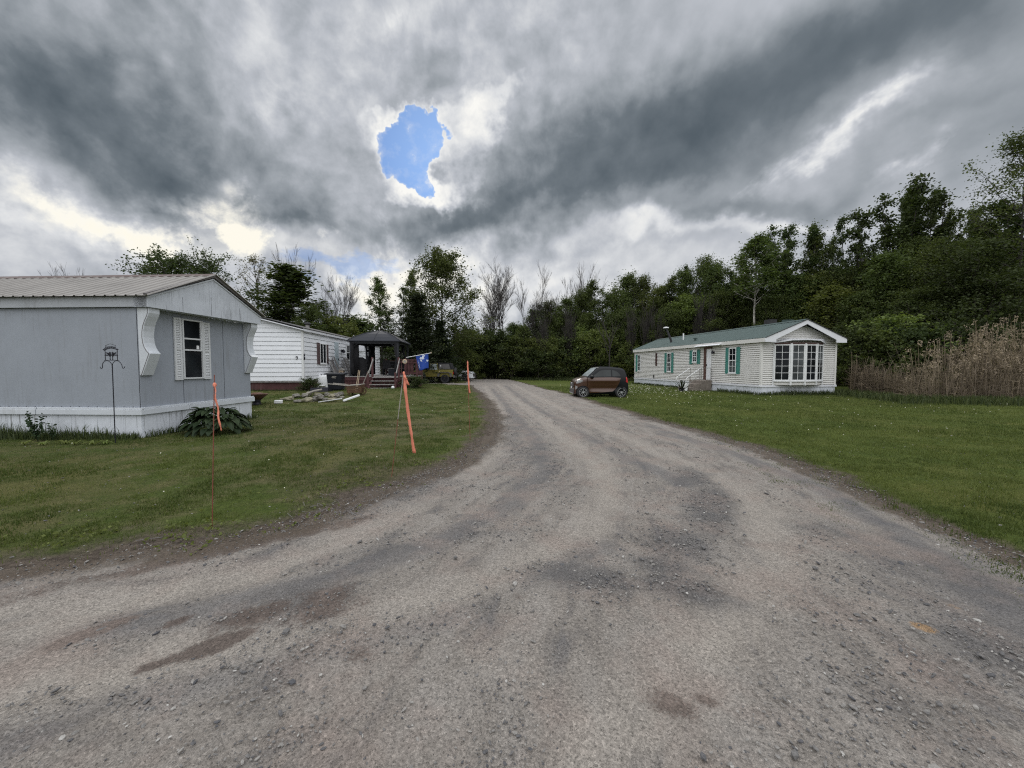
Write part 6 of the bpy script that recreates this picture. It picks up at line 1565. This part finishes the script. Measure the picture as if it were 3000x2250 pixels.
proto('birch', 'bark_birch', 'leaf_mid', seed=12, H=17, Rad=2.6, base=.56, prof=OVAL, limbs=34, leaves=10000, lsize=.17, cl=.38, up0=25, up1=68, sub=5, trunk_r=.12)
proto('wispy', 'bark_grey', 'leaf_mid', seed=13, H=16, Rad=4.0, base=.35, prof=ROUND, limbs=44, leaves=12500, lsize=.13, cl=.36, up0=20, up1=62, sub=7, trunk_r=.12)
proto('shrub', 'bark', 'leaf_mid', seed=14, H=3.2, Rad=1.9, base=.04, prof=ROUND, limbs=30, leaves=6500, lsize=.14, cl=.22, up0=15, up1=62, stems=3, sub=5, trunk_r=.05, mid_r=.2)
proto('shrub_b', 'bark', 'leaf_dark', seed=15, H=3.0, Rad=2.1, base=.03, prof=DOME, limbs=32, leaves=6500, lsize=.14, cl=.24, up0=12, up1=60, stems=4, sub=5, trunk_r=.05, mid_r=.2)
proto('shrub_c', 'bark', 'leaf_bright', seed=16, H=4.2, Rad=2.3, base=.06, prof=ROUND, limbs=32, leaves=7500, lsize=.15, cl=.26, up0=12, up1=62, stems=3, sub=5, trunk_r=.06, mid_r=.2)
proto('bush', 'bark', 'leaf_dark', seed=17, H=1.1, Rad=.85, base=.02, prof=DOME, limbs=36, leaves=4200, lsize=.075, cl=.11, up0=15, up1=60, stems=5, sub=5, trunk_r=.02, mid_r=.15)
proto('bigbush', 'bark', 'leaf_dark', seed=18, H=11, Rad=5.0, base=.03, prof=DOME, limbs=60, leaves=34000, lsize=.15, cl=.52, up0=8, up1=60, stems=2, sub=6, mid_r=.2)
for nm, kw in dict(bare=dict(seed=21, H=16, Rad=3.4, stems=3), bare_b=dict(seed=22, H=15, Rad=3.2, stems=2), bare_c=dict(seed=23, H=13, Rad=3.0, stems=2, r0=.10), dead=dict(seed=24, H=9, Rad=2.6, stems=1, gen=2, r0=.12)).items():
    d = bare_proto(**kw); d['tm'] = arr_mesh(nm + '_trunk', d['tv'], d['tf'], MT['bark_grey'], smooth=True); PROTO[nm] = d
def plant(kind, name, x, y, H, W, label, cat='tree', group=None, rz=None, z=None, crown_mat=None):
    d = PROTO[kind]; o = bpy.data.objects.new(name, None); COL.objects.link(o); o.empty_display_size = .3
    o.location = (x, y, hz(x, y) if z is None else z); o.rotation_euler = (0, 0, rnd.uniform(0, 6.28) if rz is None else rz)
    k = W / (2 * d['R']); o.scale = (k, k, H / d['H'])
    t = link('trunk', d['tm'], o)
    if 'cm' in d: link('crown', d['cm'], o)
    return tag(o, label, cat, group)
def tree_px(kind, name, px, top, Y, wpx, label, cat='tree', group=None, **kw):
    x = X_at(px, Y); p = P(px, top, Y); H = (p.z - hz(x, Y)) * (1.0 if kind.startswith('bare') or kind == 'dead' else .985)
    return plant(kind, name, x, Y, H, wpx / F * Y, label, cat, group, **kw)

# ---- single trees one can point to
tree_px('broad', 'leafy_tree', 545, 718, 40, 345, 'broad dark leafy tree rising behind the grey roof', rz=1.0)
tree_px('sparse', 'leafy_tree', 765, 738, 46, 140, 'thin pale tree in early leaf right of the broad dark tree')
tree_px('bare_c', 'bare_tree', 850, 712, 50, 110, 'bare twiggy treetop above the dark pointed tree', group=None)
tree_px('spruce', 'leafy_tree', 832, 775, 37, 330, 'dark pointed tree behind the white mobile home')
tree_px('maple_b', 'leafy_tree', 735, 905, 39, 160, 'low dark tree filling the gap by the grey gable')
tree_px('maple', 'leafy_tree', 915, 890, 36, 120, 'smaller dark tree right of the pointed one over the white roof')
tree_px('bare', 'bare_tree', 985, 778, 44, 120, 'lone bare tree standing over the white roof', rz=.4)
tree_px('shrub_c', 'leafy_tree', 1000, 925, 38, 150, 'low mid green tree below the lone bare tree')
tree_px('aspen', 'leafy_tree', 1120, 806, 44, 110, 'slim leafy tree directly above the gazebo roof')
tree_px('aspen_c', 'leafy_tree', 1165, 836, 45, 90, 'second slim leafy tree right above the gazebo')
tree_px('aspen', 'leafy_tree', 1210, 790, 48, 80, 'thin leafy tree leaning on the big leafy tree')
tree_px('maple', 'leafy_tree', 1295, 728, 41, 215, 'tallest leafy tree behind the olive car', rz=2.0)
tree_px('cedar', 'cedar_tree', 1232, 865, 37, 160, 'dense dark cedar behind the deck')
tree_px('cedar', 'cedar_tree', 1290, 940, 39.5, 110, 'smaller dense cedar left of the soft topped car')
tree_px('bare', 'bare_tree', 1452, 740, 52, 165, 'largest bare tree with three stems beyond the road end', rz=1.3)
tree_px('bare_b', 'bare_tree', 1555, 758, 53, 125, 'bare tree with twin stems right of the largest bare tree', rz=.3)
tree_px('bare_c', 'bare_tree', 1640, 842, 58, 110, 'shorter bare tree in the middle of the tree line', rz=2)
tree_px('bare_c', 'bare_tree', 1703, 766, 57, 110, 'bare treetop standing behind the mid wood', rz=.9)
tree_px('dead', 'dead_tree', 1783, 905, 41, 120, 'grey dead tree with drooping bare limbs behind the small car')
tree_px('birch', 'birch_tree', 2215, 680, 37, 145, 'white stemmed birch leaning behind the green roof', rz=.5)
tree_px('aspen_b', 'leafy_tree', 2320, 638, 38, 150, 'tall tufted tree right of the birch')
tree_px('aspen', 'leafy_tree', 2395, 645, 36, 120, 'tall narrow tree above the green ridge')
tree_px('aspen_c', 'leafy_tree', 2485, 628, 36, 110, 'narrow tufted tree left of the highest tufted pair')
tree_px('aspen_b', 'leafy_tree', 2575, 545, 33, 180, 'left tree of the highest tufted pair', rz=.2)
tree_px('aspen_b', 'leafy_tree', 2665, 530, 33, 190, 'right tree of the highest tufted pair', rz=2.3)
tree_px('aspen_c', 'leafy_tree', 2730, 575, 31, 120, 'dark tufted tree right of the highest pair')
tree_px('aspen', 'leafy_tree', 2818, 605, 31, 90, 'slim dark tree in the notch before the tallest wispy tree')
tree_px('wispy', 'leafy_tree', 2975, 365, 25, 260, 'tallest wispy tree at the right edge', rz=1.1)
tree_px('aspen_b', 'leafy_tree', 2945, 545, 27, 220, 'dark tree under the tallest wispy tree')
tree_px('bigbush', 'leafy_tree', 2930, 690, 23.5, 420, 'huge rounded dark tree behind the reeds', rz=.7)
tree_px('maple', 'leafy_tree', 2745, 700, 27, 240, 'full dark tree left of the huge rounded one')
tree_px('young', 'leafy_tree', 2450, 838, 32, 210, 'fresh yellow green tree over the cream gable')
tree_px('young', 'leafy_tree', 2385, 800, 36, 160, 'yellow green tree peeping over the green ridge')
tree_px('shrub_c', 'leafy_tree', 2600, 920, 23.5, 240, 'bright leafy thicket tree beside the cream home')
tree_px('maple_b', 'leafy_tree', 2600, 735, 30, 220, 'full dark tree below the highest tufted pair')
# ---- the wood as a row of trees nothing tells apart
r4 = random.Random(5)
GW = 'dark leafy tree in the dense wood closing the view'
wood = [(1385, 985, 54, 110, 'maple'), (1440, 1000, 50, 110, 'maple_b'), (1505, 945, 55, 100, 'maple'), (1560, 905, 54, 110, 'maple_b'), (1605, 880, 55, 120, 'maple'), (1650, 872, 52, 120, 'maple_b'), (1700, 850, 53, 120, 'maple'), (1755, 820, 50, 120, 'aspen'), (1790, 845, 48, 130, 'maple'),
        (1845, 795, 50, 130, 'maple_b'), (1880, 805, 49, 120, 'maple'), (1925, 835, 47, 120, 'young'), (1905, 870, 45, 110, 'aspen'), (1960, 812, 46, 110, 'aspen'), (2000, 790, 46, 130, 'maple_b'), (2060, 752, 45, 150, 'maple'), (2095, 770, 43, 120, 'maple_b'), (2140, 785, 42, 100, 'aspen_c'), (2015, 860, 42, 150, 'young'), (2110, 850, 40, 150, 'maple'),
        (2180, 800, 40, 130, 'maple_b'), (2260, 760, 39, 150, 'maple'), (2330, 800, 37, 150, 'maple_b'), (2260, 860, 37, 130, 'maple'), (2530, 760, 34, 170, 'maple'), (2680, 690, 31, 180, 'maple_b'), (2780, 720, 29, 150, 'maple'), (2860, 640, 28, 160, 'maple_b'), (2520, 850, 29, 150, 'maple_b'), (2690, 840, 26, 180, 'maple'), (1345, 995, 52, 90, 'maple_b'), (1835, 900, 46, 130, 'maple'), (1730, 915, 48, 120, 'maple_b'), (1950, 900, 42, 130, 'maple')]
for px, top, Y, w, k in wood:
    tree_px(k, 'leafy_tree', px, top, Y, w, GW, group='trees of the dense wood')
GS = 'green shrub along the foot of the wood'
for i in range(30):
    t = i / 29; px = 1345 + t * 560 + r4.uniform(-12, 12); Y = 50 - 7 * t + r4.uniform(-2, 2)
    tree_px(r4.choice(('shrub', 'shrub_b', 'shrub', 'shrub_c')), 'woodland_shrub', px, 1020 + r4.uniform(-75, 45), Y, r4.uniform(50, 135), GS, 'shrub', 'shrubs at the foot of the wood')
for i in range(16):
    t = i / 15; px = 2505 + t * 520; Y = 22.8 - 2.6 * t + r4.uniform(-.4, .9)
    tree_px(('shrub_b', 'shrub')[i % 2], 'woodland_shrub', px, 960 + r4.uniform(-50, 60), Y, r4.uniform(120, 180), 'dark shrub growing behind the dry reeds', 'shrub', 'shrubs behind the reeds')
for (px, top, Y, w, k, lab) in ((1336, 1070, 39.5, 36, 'shrub_b', 'dark rounded bush between the olive and the white car'), (1300, 985, 41, 80, 'shrub', 'green shrub behind the soft topped olive car'), (1395, 1030, 47, 60, 'shrub_c', 'bright shrub above the white car')):
    tree_px(k, 'garden_shrub', px, top, Y, w, lab, 'shrub')
plant('bush', 'garden_bush', -5.55, 21.75, .74, 1.6, 'bushy dark shrub below the deck railing', 'shrub')
p = GT(905, 1146); plant('bush', 'garden_bush', p.x + .0, p.y, .72, 1.0, 'leafy shrub at the corner of the white home', 'shrub')
p = GT(870, 1143); plant('bush', 'garden_bush', p.x, p.y, .50, .7, 'thin low shrub against the dark red skirting', 'shrub')
for px, top, Y, w, k in ((2160, 735, 41, 80, 'aspen'), (2280, 705, 38.5, 80, 'aspen_c'), (2440, 690, 35.5, 80, 'aspen'), (2530, 640, 34.5, 85, 'aspen_c'), (2622, 560, 34, 80, 'aspen'), (2702, 545, 32.5, 80, 'aspen_c'), (2765, 610, 31.5, 75, 'aspen'), (2872, 600, 29, 85, 'aspen_c'), (2350, 700, 37.5, 75, 'aspen'), (2010, 770, 46, 75, 'aspen_c')):
    tree_px(k, 'leafy_tree', px, top, Y, w, 'slender upright tree rising out of the wood behind the cream home', group='slender trees behind the cream home')
for px, top, Y, w in ((1592, 900, 45.5, 60), (1668, 885, 45, 70), (1846, 890, 42.5, 60), (1893, 870, 42, 70), (1930, 905, 40.5, 50), (2046, 840, 39.5, 60), (2078, 855, 39, 55)):
    tree_px('bare_c', 'bare_tree', px, top, Y, w, 'thin grey bare tree standing against the dark wood', group='thin bare trees before the wood')
tree_px('bare_c', 'bare_tree', 245, 772, 48, 110, 'bare twig tips showing over the left end of the grey roof')
# ---- the mass of wood behind: leaves and stems merged
def woods():
    Vt, Ft, Vl, Fl, L = [], [], [], [], []; nt_ = nl_ = 0
    r = np.random.default_rng(77); lst = []
    for i in range(58):
        t = i / 57; px = 1180 + t * 1900 + r.uniform(-20, 20); Y = np.interp(px, [1180, 1500, 1900, 2300, 2700, 3100], [60, 66, 58, 47, 38, 33]) + r.uniform(-2, 5)
        topy = np.interp(px, [1180, 1350, 1480, 1600, 1800, 2000, 2100, 2300, 2550, 2700, 3100], [1020, 1025, 1005, 935, 905, 880, 850, 820, 770, 740, 690]) + r.uniform(-20, 45)
        lst.append((px, topy, Y, r.uniform(6.5, 9.5), ('maple', 'maple_b')[i % 2]))
    for i in range(18):
        px = 380 + i * 45 + r.uniform(-20, 20); lst.append((px, r.uniform(925, 985), r.uniform(48, 56), 8, ('maple', 'maple_b')[i % 2]))
    for i in range(26):   # low growth that closes the gaps under the crowns
        px = 1150 + i * 75 + r.uniform(-20, 20); Y = np.interp(px, [1180, 1500, 1900, 2300, 2700, 3100], [57, 62, 53, 43, 33, 29]); lst.append((px, r.uniform(985, 1030), Y, 7.5, 'shrub_b'))
    for px, top, Y, W, k in lst:
        d = PROTO[k]; x = X_at(px, Y); H = P(px, top, Y).z; a = r.uniform(0, 6.28); c, s = math.cos(a), math.sin(a); kx = W / (2 * d['R']); kz = H / d['H']
        q3 = d['lv_v'].reshape(-1, 4, 3)[::3]; mid = q3.mean(1, keepdims=True); big = (mid + (q3 - mid) * 1.65).reshape(-1, 3); bf = np.arange(len(big)).reshape(-1, 4); blv = d['lv'].reshape(-1, 4)[::3].ravel()
        for src, out, ff, fo, isl in ((d['tv'], Vt, d['tf'], Ft, 0), (big, Vl, bf, Fl, 1)):
            v = src * [kx, kx, kz]; q = np.stack([v[:, 0] * c - v[:, 1] * s + x, v[:, 0] * s + v[:, 1] * c + Y, v[:, 2]], 1)
            if isl: fo.append(ff + nl_); nl_ += len(q); L.append(np.clip(blv * .8 + r.uniform(0, .2), 0, 1))
            else: fo.append(ff + nt_); nt_ += len(q)
            out.append(q)
    V = np.concatenate(Vl + Vt); Fq = np.concatenate(Fl + [f + nl_ for f in Ft])
    me = arr_mesh('woods', V, Fq, [MT['leaf_dark'], MT['bark_grey']], np.concatenate(L + [np.full(nt_, .5)]))
    nlf = sum(len(f) for f in Fl); mi = np.zeros(len(Fq), np.int32); mi[nlf:] = 1; me.polygons.foreach_set('material_index', mi)
    tag(link('woods', me), 'unbroken dark green woods behind everything', 'woods', kind='stuff')
woods()

# ---- dry reeds
def reeds():
    r = np.random.default_rng(9); sk = Skel(); Vl = []; 
    n = 0; V, Fq, L = [], [], []
    def clump(px0, px1, Y0, Y1, zt0, zt1, N, plume=True):
        nonlocal n
        for i in range(N):
            px = r.uniform(px0, px1); f = (px - px0) / (px1 - px0); Y = Y0 + (Y1 - Y0) * f + abs(r.normal(0, .8)); x = X_at(px, Y); h = r.uniform(zt0, zt1) * r.uniform(.7, 1.0) * (.78 + .42 * float(fbm(np.array([px * .02]), np.array([Y * .7]), 2, 3)[0]))
            lean = r.normal(0, .13); ly = r.normal(0, .05)
            if r.random() < .04: lean *= 5; h *= .8
            w = .008 + .004 * r.random(); z0 = float(hz(x, Y)) - .02; m = 4
            pts = [np.array([x + lean * h * (q ** 1.6), Y + ly * h * q, z0 + h * q * (1 - .3 * abs(lean))]) for q in np.linspace(0, 1, m)]
            a = r.uniform(0, 3.14); dw = np.array([math.cos(a), math.sin(a) * .6, 0]) * w; lvv = r.uniform(.1, .8)
            for j in range(m - 1):
                V.extend([pts[j] - dw, pts[j] + dw, pts[j + 1] + dw * .8, pts[j + 1] - dw * .8]); Fq.append((n, n + 1, n + 2, n + 3)); L.extend([lvv] * 4); n += 4
            for k in range(3):      # dead leaf blades
                q = r.uniform(.25, .85); b = pts[0] + (pts[-1] - pts[0]) * q; e = b + np.array([r.normal(0, .22), r.normal(0, .15), r.uniform(-.05, .30)]); s = np.array([0, 0, .012])
                V.extend([b - s, b + s, e + s * .2, e - s * .2]); Fq.append((n, n + 1, n + 2, n + 3)); L.extend([lvv * .8] * 4); n += 4
            if plume and r.random() < .42:
                t = pts[-1]; sd_ = np.sign(lean + r.normal(0, .05)) or 1
                for k in range(16):
                    q = r.uniform(-.26, .06); c = t + np.array([sd_ * (.06 + .25 * (q + .26)) * .6 + r.normal(0, .045), r.normal(0, .045), q + .05 - .25 * (q + .26) ** 2]); e = c + np.array([sd_ * r.uniform(.0, .07), r.normal(0, .02), r.uniform(-.08, .02)]); s = np.array([.012, .0, .018])
                    V.extend([c - s, c + s, e + s * .5, e - s * .5]); Fq.append((n, n + 1, n + 2, n + 3)); L.extend([min(1, lvv + .35)] * 4); n += 4
    clump(2665, 3080, 17.4, 16.0, 1.5, 2.9, 330)
    clump(2760, 3080, 18.6, 17.2, 2.3, 3.7, 330)
    clump(2650, 3080, 17.0, 15.9, .6, 1.7, 260, False)
    clump(2850, 3080, 17.6, 16.6, 2.7, 4.1, 230)
    clump(2490, 2575, 21.5, 20.3, 1.2, 2.3, 330, False)
    clump(2560, 2680, 20.5, 18.5, .8, 1.9, 330, False)
    clump(2520, 2570, 23.5, 22.5, 2.6, 3.3, 90)
    tag(link('reeds', arr_mesh('reeds', np.array(V), np.array(Fq), MT['reed'], np.array(L))), 'tall dry brown reeds at the edge of the right lawn', 'reeds', kind='stuff')
reeds()

# ---- hosta by the grey home: broad arching leaves
def hosta():
    o = thing('hosta_plant', 'large dark hosta against the white skirting of the grey home', 'plant', (-6.95, 8.98, hz(-6.95, 8.98)))
    r = np.random.default_rng(4); V, Fq, L = [], [], []; n = 0
    for i in range(260):
        a = r.uniform(0, 6.28); q = r.random(); rad = .14 + .52 * q ** .7; hgt = .50 * (1 - .72 * q ** 1.8) * r.uniform(.55, 1.08) + .03
        ln = r.uniform(.15, .25); wd = ln * r.uniform(.26, .36); d = np.array([math.cos(a), math.sin(a), 0]); s = np.array([-d[1], d[0], 0]); tilt = .55 - .75 * q + r.uniform(-.35, .35)
        c0 = d * rad * .72 * np.array([1.25, 1, 1]) + [0, 0, hgt]; m = 6; lvv = r.uniform(.1, .9)
        for j in range(m + 1):
            t = j / m; w = wd * math.sin(math.pi * (t * .93 + .05)) ** .8; p = c0 + d * ln * t + np.array([0, 0, ln * (tilt * t - .55 * t * t)])
            V.extend([p - s * w + [0, 0, w * .35], p, p + s * w + [0, 0, w * .35]]); L.extend([lvv, lvv * .75, lvv])
        for j in range(m):
            for k in (0, 1): Fq.append((n + j * 3 + k, n + j * 3 + k + 1, n + j * 3 + k + 4, n + j * 3 + k + 3))
        n += 3 * (m + 1)
    link('leaves', arr_mesh('hosta_leaves', np.array(V), np.array(Fq), MT['leaf_hosta'], np.array(L), smooth=True), o)
    st = MB()
    for i in range(24):
        a = i * .7; st.tube([(0, 0, 0), (math.cos(a) * .15, math.sin(a) * .15, .2), (math.cos(a) * .34, math.sin(a) * .3, .30)], .008, 4)
    st.build('stems', MT['leaf_hosta'], o)
hosta()
# ---- tall weeds along the skirtings, spiky pot plant by the steps
def weeds():
    xs, ys, hs = [], [], []
    def strip(cx, cy, rz, ax, a0, a1, off, N, h0, h1, spread):
        c, s = math.cos(rz), math.sin(rz)
        for i in range(N):
            t = rnd.uniform(a0, a1); k = off - abs(rnd.gauss(0, spread)); lx, ly = (t, k) if ax == 'x' else (k, t)
            xs.append(cx + lx * c - ly * s); ys.append(cy + lx * s + ly * c); cl = .5 + .9 * float(fbm(np.array([t * 1.3]), np.array([7.0]), 3, 5)[0]); hs.append(rnd.uniform(h0, h1) * cl)
    strip(GHX, GHY, GHR, 'x', -3.8, .05, -.05, 2600, .06, .30, .12)
    strip(GHX, GHY, GHR, 'x', -3.8, -.3, -.08, 260, .25, .55, .12)
    c, s = math.cos(GHR), math.sin(GHR)
    for i in range(700):
        t = rnd.uniform(0, 3.3); k = .04 + abs(rnd.gauss(0, .07)); xs.append(GHX + k * c - t * s); ys.append(GHY + k * s + t * c); hs.append(rnd.uniform(.05, .24))
    strip(CHX, CHY, CHR, 'x', -.1, 4.7, -.05, 1500, .06, .38, .14)
    strip(CHX, CHY, CHR, 'y', -.1, 3.3, -.05, 700, .06, .34, .12); strip(CHX, CHY, CHR, 'y', 5.2, 15, -.05, 1500, .06, .22, .15)
    strip(WHX, WHY, WHR, 'x', -4, 0, -.05, 700, .05, .16, .12)
    x = np.array(xs); y = np.array(ys); h = np.array(hs)
    tag(link('tall_grass', blades('tall_grass', x, y, h, .005 + .0003 * y, 'blade_tall', .6)), 'uncut tall grass along the skirtings of the homes', 'tall grass', kind='stuff')
    # rough band of long grass at the foot of the reeds and of the wood
    n = 14000; px = rng.uniform(1340, 3080, n); Y = np.interp(px, [1340, 1900, 2480, 2650, 3080], [48, 41, 20.8, 17.0, 15.6]) + rng.normal(0, .55, n) * np.interp(px, [1340, 3080], [2.2, .8]); xx = X_at(px, Y)
    ok = clear_ok(xx, Y) & (road_fields(xx, Y)[0] < -.3)
    xx, Y = xx[ok], Y[ok]
    tag(link('rough_grass', blades('rough_grass', xx, Y, rng.uniform(.12, .45, len(xx)), .006 + .0006 * Y, 'blade_tall', .8)), 'rough long grass fringing the reeds and the wood', 'grass', kind='stuff')
    # broadleaf weeds
    GWL = ['bushy dark weed with small leaves against the white skirting', 'thin tall weed right of the bushy one against the white skirting']
    for i, (px, Y, hgt, N) in enumerate(((100, 7.95, .62, 150), (145, 8.0, .46, 60))):
        x = X_at(px, Y); o = thing('weed_plant', GWL[i], 'weed', (x, Y, hz(x, Y))); r = np.random.default_rng(30 + i); sk = Skel(); cs = []
        for s_ in range(6 - 3 * i):
            a = r.uniform(0, 6.28); tp = np.array([math.cos(a) * .16, math.sin(a) * .10, hgt * r.uniform(.7, 1)]); sk.tube([[0, 0, 0], tp * [.4, .4, .5], tp], [.006, .005, .002], 4)
            for k in range(N // 4): q = r.uniform(.2, 1); cs.append(tp * [q ** 1.3, q ** 1.3, q] + r.normal(0, .028, 3))
        v, f = sk.arrays(); link('stem', arr_mesh('weed_stem', v, f, MT['leaf_hosta'], np.full(len(v), .5)), o)
        V, Fq, lv = leaf_quads(np.array(cs), .06, 3, 0, r.random(len(cs)), .5); link('leaves', arr_mesh('weed_leaves', V, Fq, MT['leaf_hosta'], lv), o)
    # strap leaved seedlings in front of the grey home
    for i, (px, Y) in enumerate(((60, 7.55), (117, 7.5), (180, 7.6), (208, 7.5), (265, 7.5), (300, 7.6))):
        x = X_at(px, Y); V, Fq = [], []; r = random.Random(60 + i)
        for k in range(8):
            a = r.uniform(0, 6.28); L_ = r.uniform(.14, .26); w = .016; n0 = len(V); d = Vector((math.cos(a), math.sin(a), 0)); s = Vector((-d.y, d.x, 0))
            for j in range(5):
                t = j / 4; p = d * L_ * t * .8 + Vector((0, 0, L_ * (1.15 * t - .95 * t * t))); ww = w * math.sin(math.pi * (t * .9 + .08)); V += [p - s * ww, p + s * ww]
            Fq += [(n0 + 2 * j, n0 + 2 * j + 1, n0 + 2 * j + 3, n0 + 2 * j + 2) for j in range(4)]
        o = link('strap_leaf_plant', arr_mesh('strap_leaf', np.array([tuple(v) for v in V]), np.array(Fq), MT['leaf_bright'], np.full(len(V), .7))); o.location = (x, Y, hz(x, Y))
        tag(o, 'pale green strap leaved seedling in the border of the grey home', 'plant', 'seedlings in front of the grey home')
    # dark spiky plant by the concrete steps
    p = GT(1997, 1147); o = thing('spiky_plant', 'dark spiky plant left of the concrete steps', 'plant', p); b = MB()
    for k in range(26):
        a = k * 2.4; e = .5 + .9 * (k % 5) / 4; b.beam((0, 0, .05), (math.cos(a) * .55 * math.cos(e), math.sin(a) * .55 * math.cos(e), .1 + .62 * math.sin(e)), .035, .008)
    b.build('leaves', MT['leaf_dark'], o); MB().lathe([(0, 0), (.13, 0), (.17, .22), (.15, .22), (0, .2)], 14).build('pot', 'iron', o)
weeds()
def flowers():
    n = 900; x = np.concatenate([rng.uniform(4.5, 22, 130), rng.normal(8.6, 1.8, 420), rng.uniform(-9, -1, 45)]); y = np.concatenate([rng.uniform(8, 20.5, 130), rng.normal(25.5, 4, 420), rng.uniform(4, 16, 45)])
    ok = (road_fields(x, y)[0] < -.5) & clear_ok(x, y) & (y > 3.5); x, y = x[ok], y[ok]; n = len(x)
    s = (.006 + .0007 * y * rng.uniform(.15, 1, n)); v = ICO_V[None] * s[:, None, None] * [1, 1, .8]; z = zat(x, y) + rng.uniform(.05, .12, n)
    V = (v + np.stack([x, y, z], 1)[:, None]).reshape(-1, 3); Fq = (ICO_F[None] + (np.arange(n) * 12)[:, None, None]).reshape(-1, 3)
    tag(link('wildflowers', arr_mesh('wildflowers', V, Fq, MT['flower'], smooth=True)), 'tiny white clover and dandelion heads dotted over the lawns', 'wildflowers', kind='stuff')
    # little yellow green seedlings and dry twigs on the bare road edge
    n = 800; t = rng.random(n); k = np.interp(t, np.linspace(0, 1, 6), [3, 4, 5, 6, 8, 9]); i = k.astype(int); f = k - i
    Lp = np.array(LEFT); c = Lp[i] + (Lp[np.minimum(i + 1, len(Lp) - 1)] - Lp[i]) * f[:, None]; x = c[:, 0] + rng.normal(-.35, .35, n); y = c[:, 1] + rng.normal(.25, .30, n)
    ok = fbm(x * 2, y * 2, 3, 99) > .5; x, y = x[ok], y[ok]
    cs = np.stack([x, y, zat(x, y) + rng.uniform(.01, .05, len(x))], 1)
    V, Fq, lv = leaf_quads(np.repeat(cs, 3, 0) + rng.normal(0, .012, (len(cs) * 3, 3)), .032, 8, 0, rng.uniform(.3, 1, len(cs) * 3), .7)
    tag(link('seedling_weeds', arr_mesh('seedling_weeds', V, Fq, MT['leaf_bright'], lv)), 'small yellow green weeds along the bare edge of the left lawn', 'weeds', kind='stuff')
    b = MB(); r = random.Random(8)
    for k in range(110):
        cx, cy = r.gauss(-1.75, .30), r.gauss(4.15, .20); a = r.uniform(0, 3.14); l = r.uniform(.03, .11)
        b.beam((cx, cy, hz(cx, cy) + .012), (cx + math.cos(a) * l, cy + math.sin(a) * l * .6, hz(cx, cy) + r.uniform(.01, .035)), .0035, .0025)
    b.beam((-3.30, 3.31, .025), (-3.12, 3.37, .03), .005, .004)
    tag(b.build('dry_twigs', 'weathered', None), 'scatter of dry twigs and grass stalks on the bare verge', 'twigs', kind='stuff')
flowers()
lawn_grass()
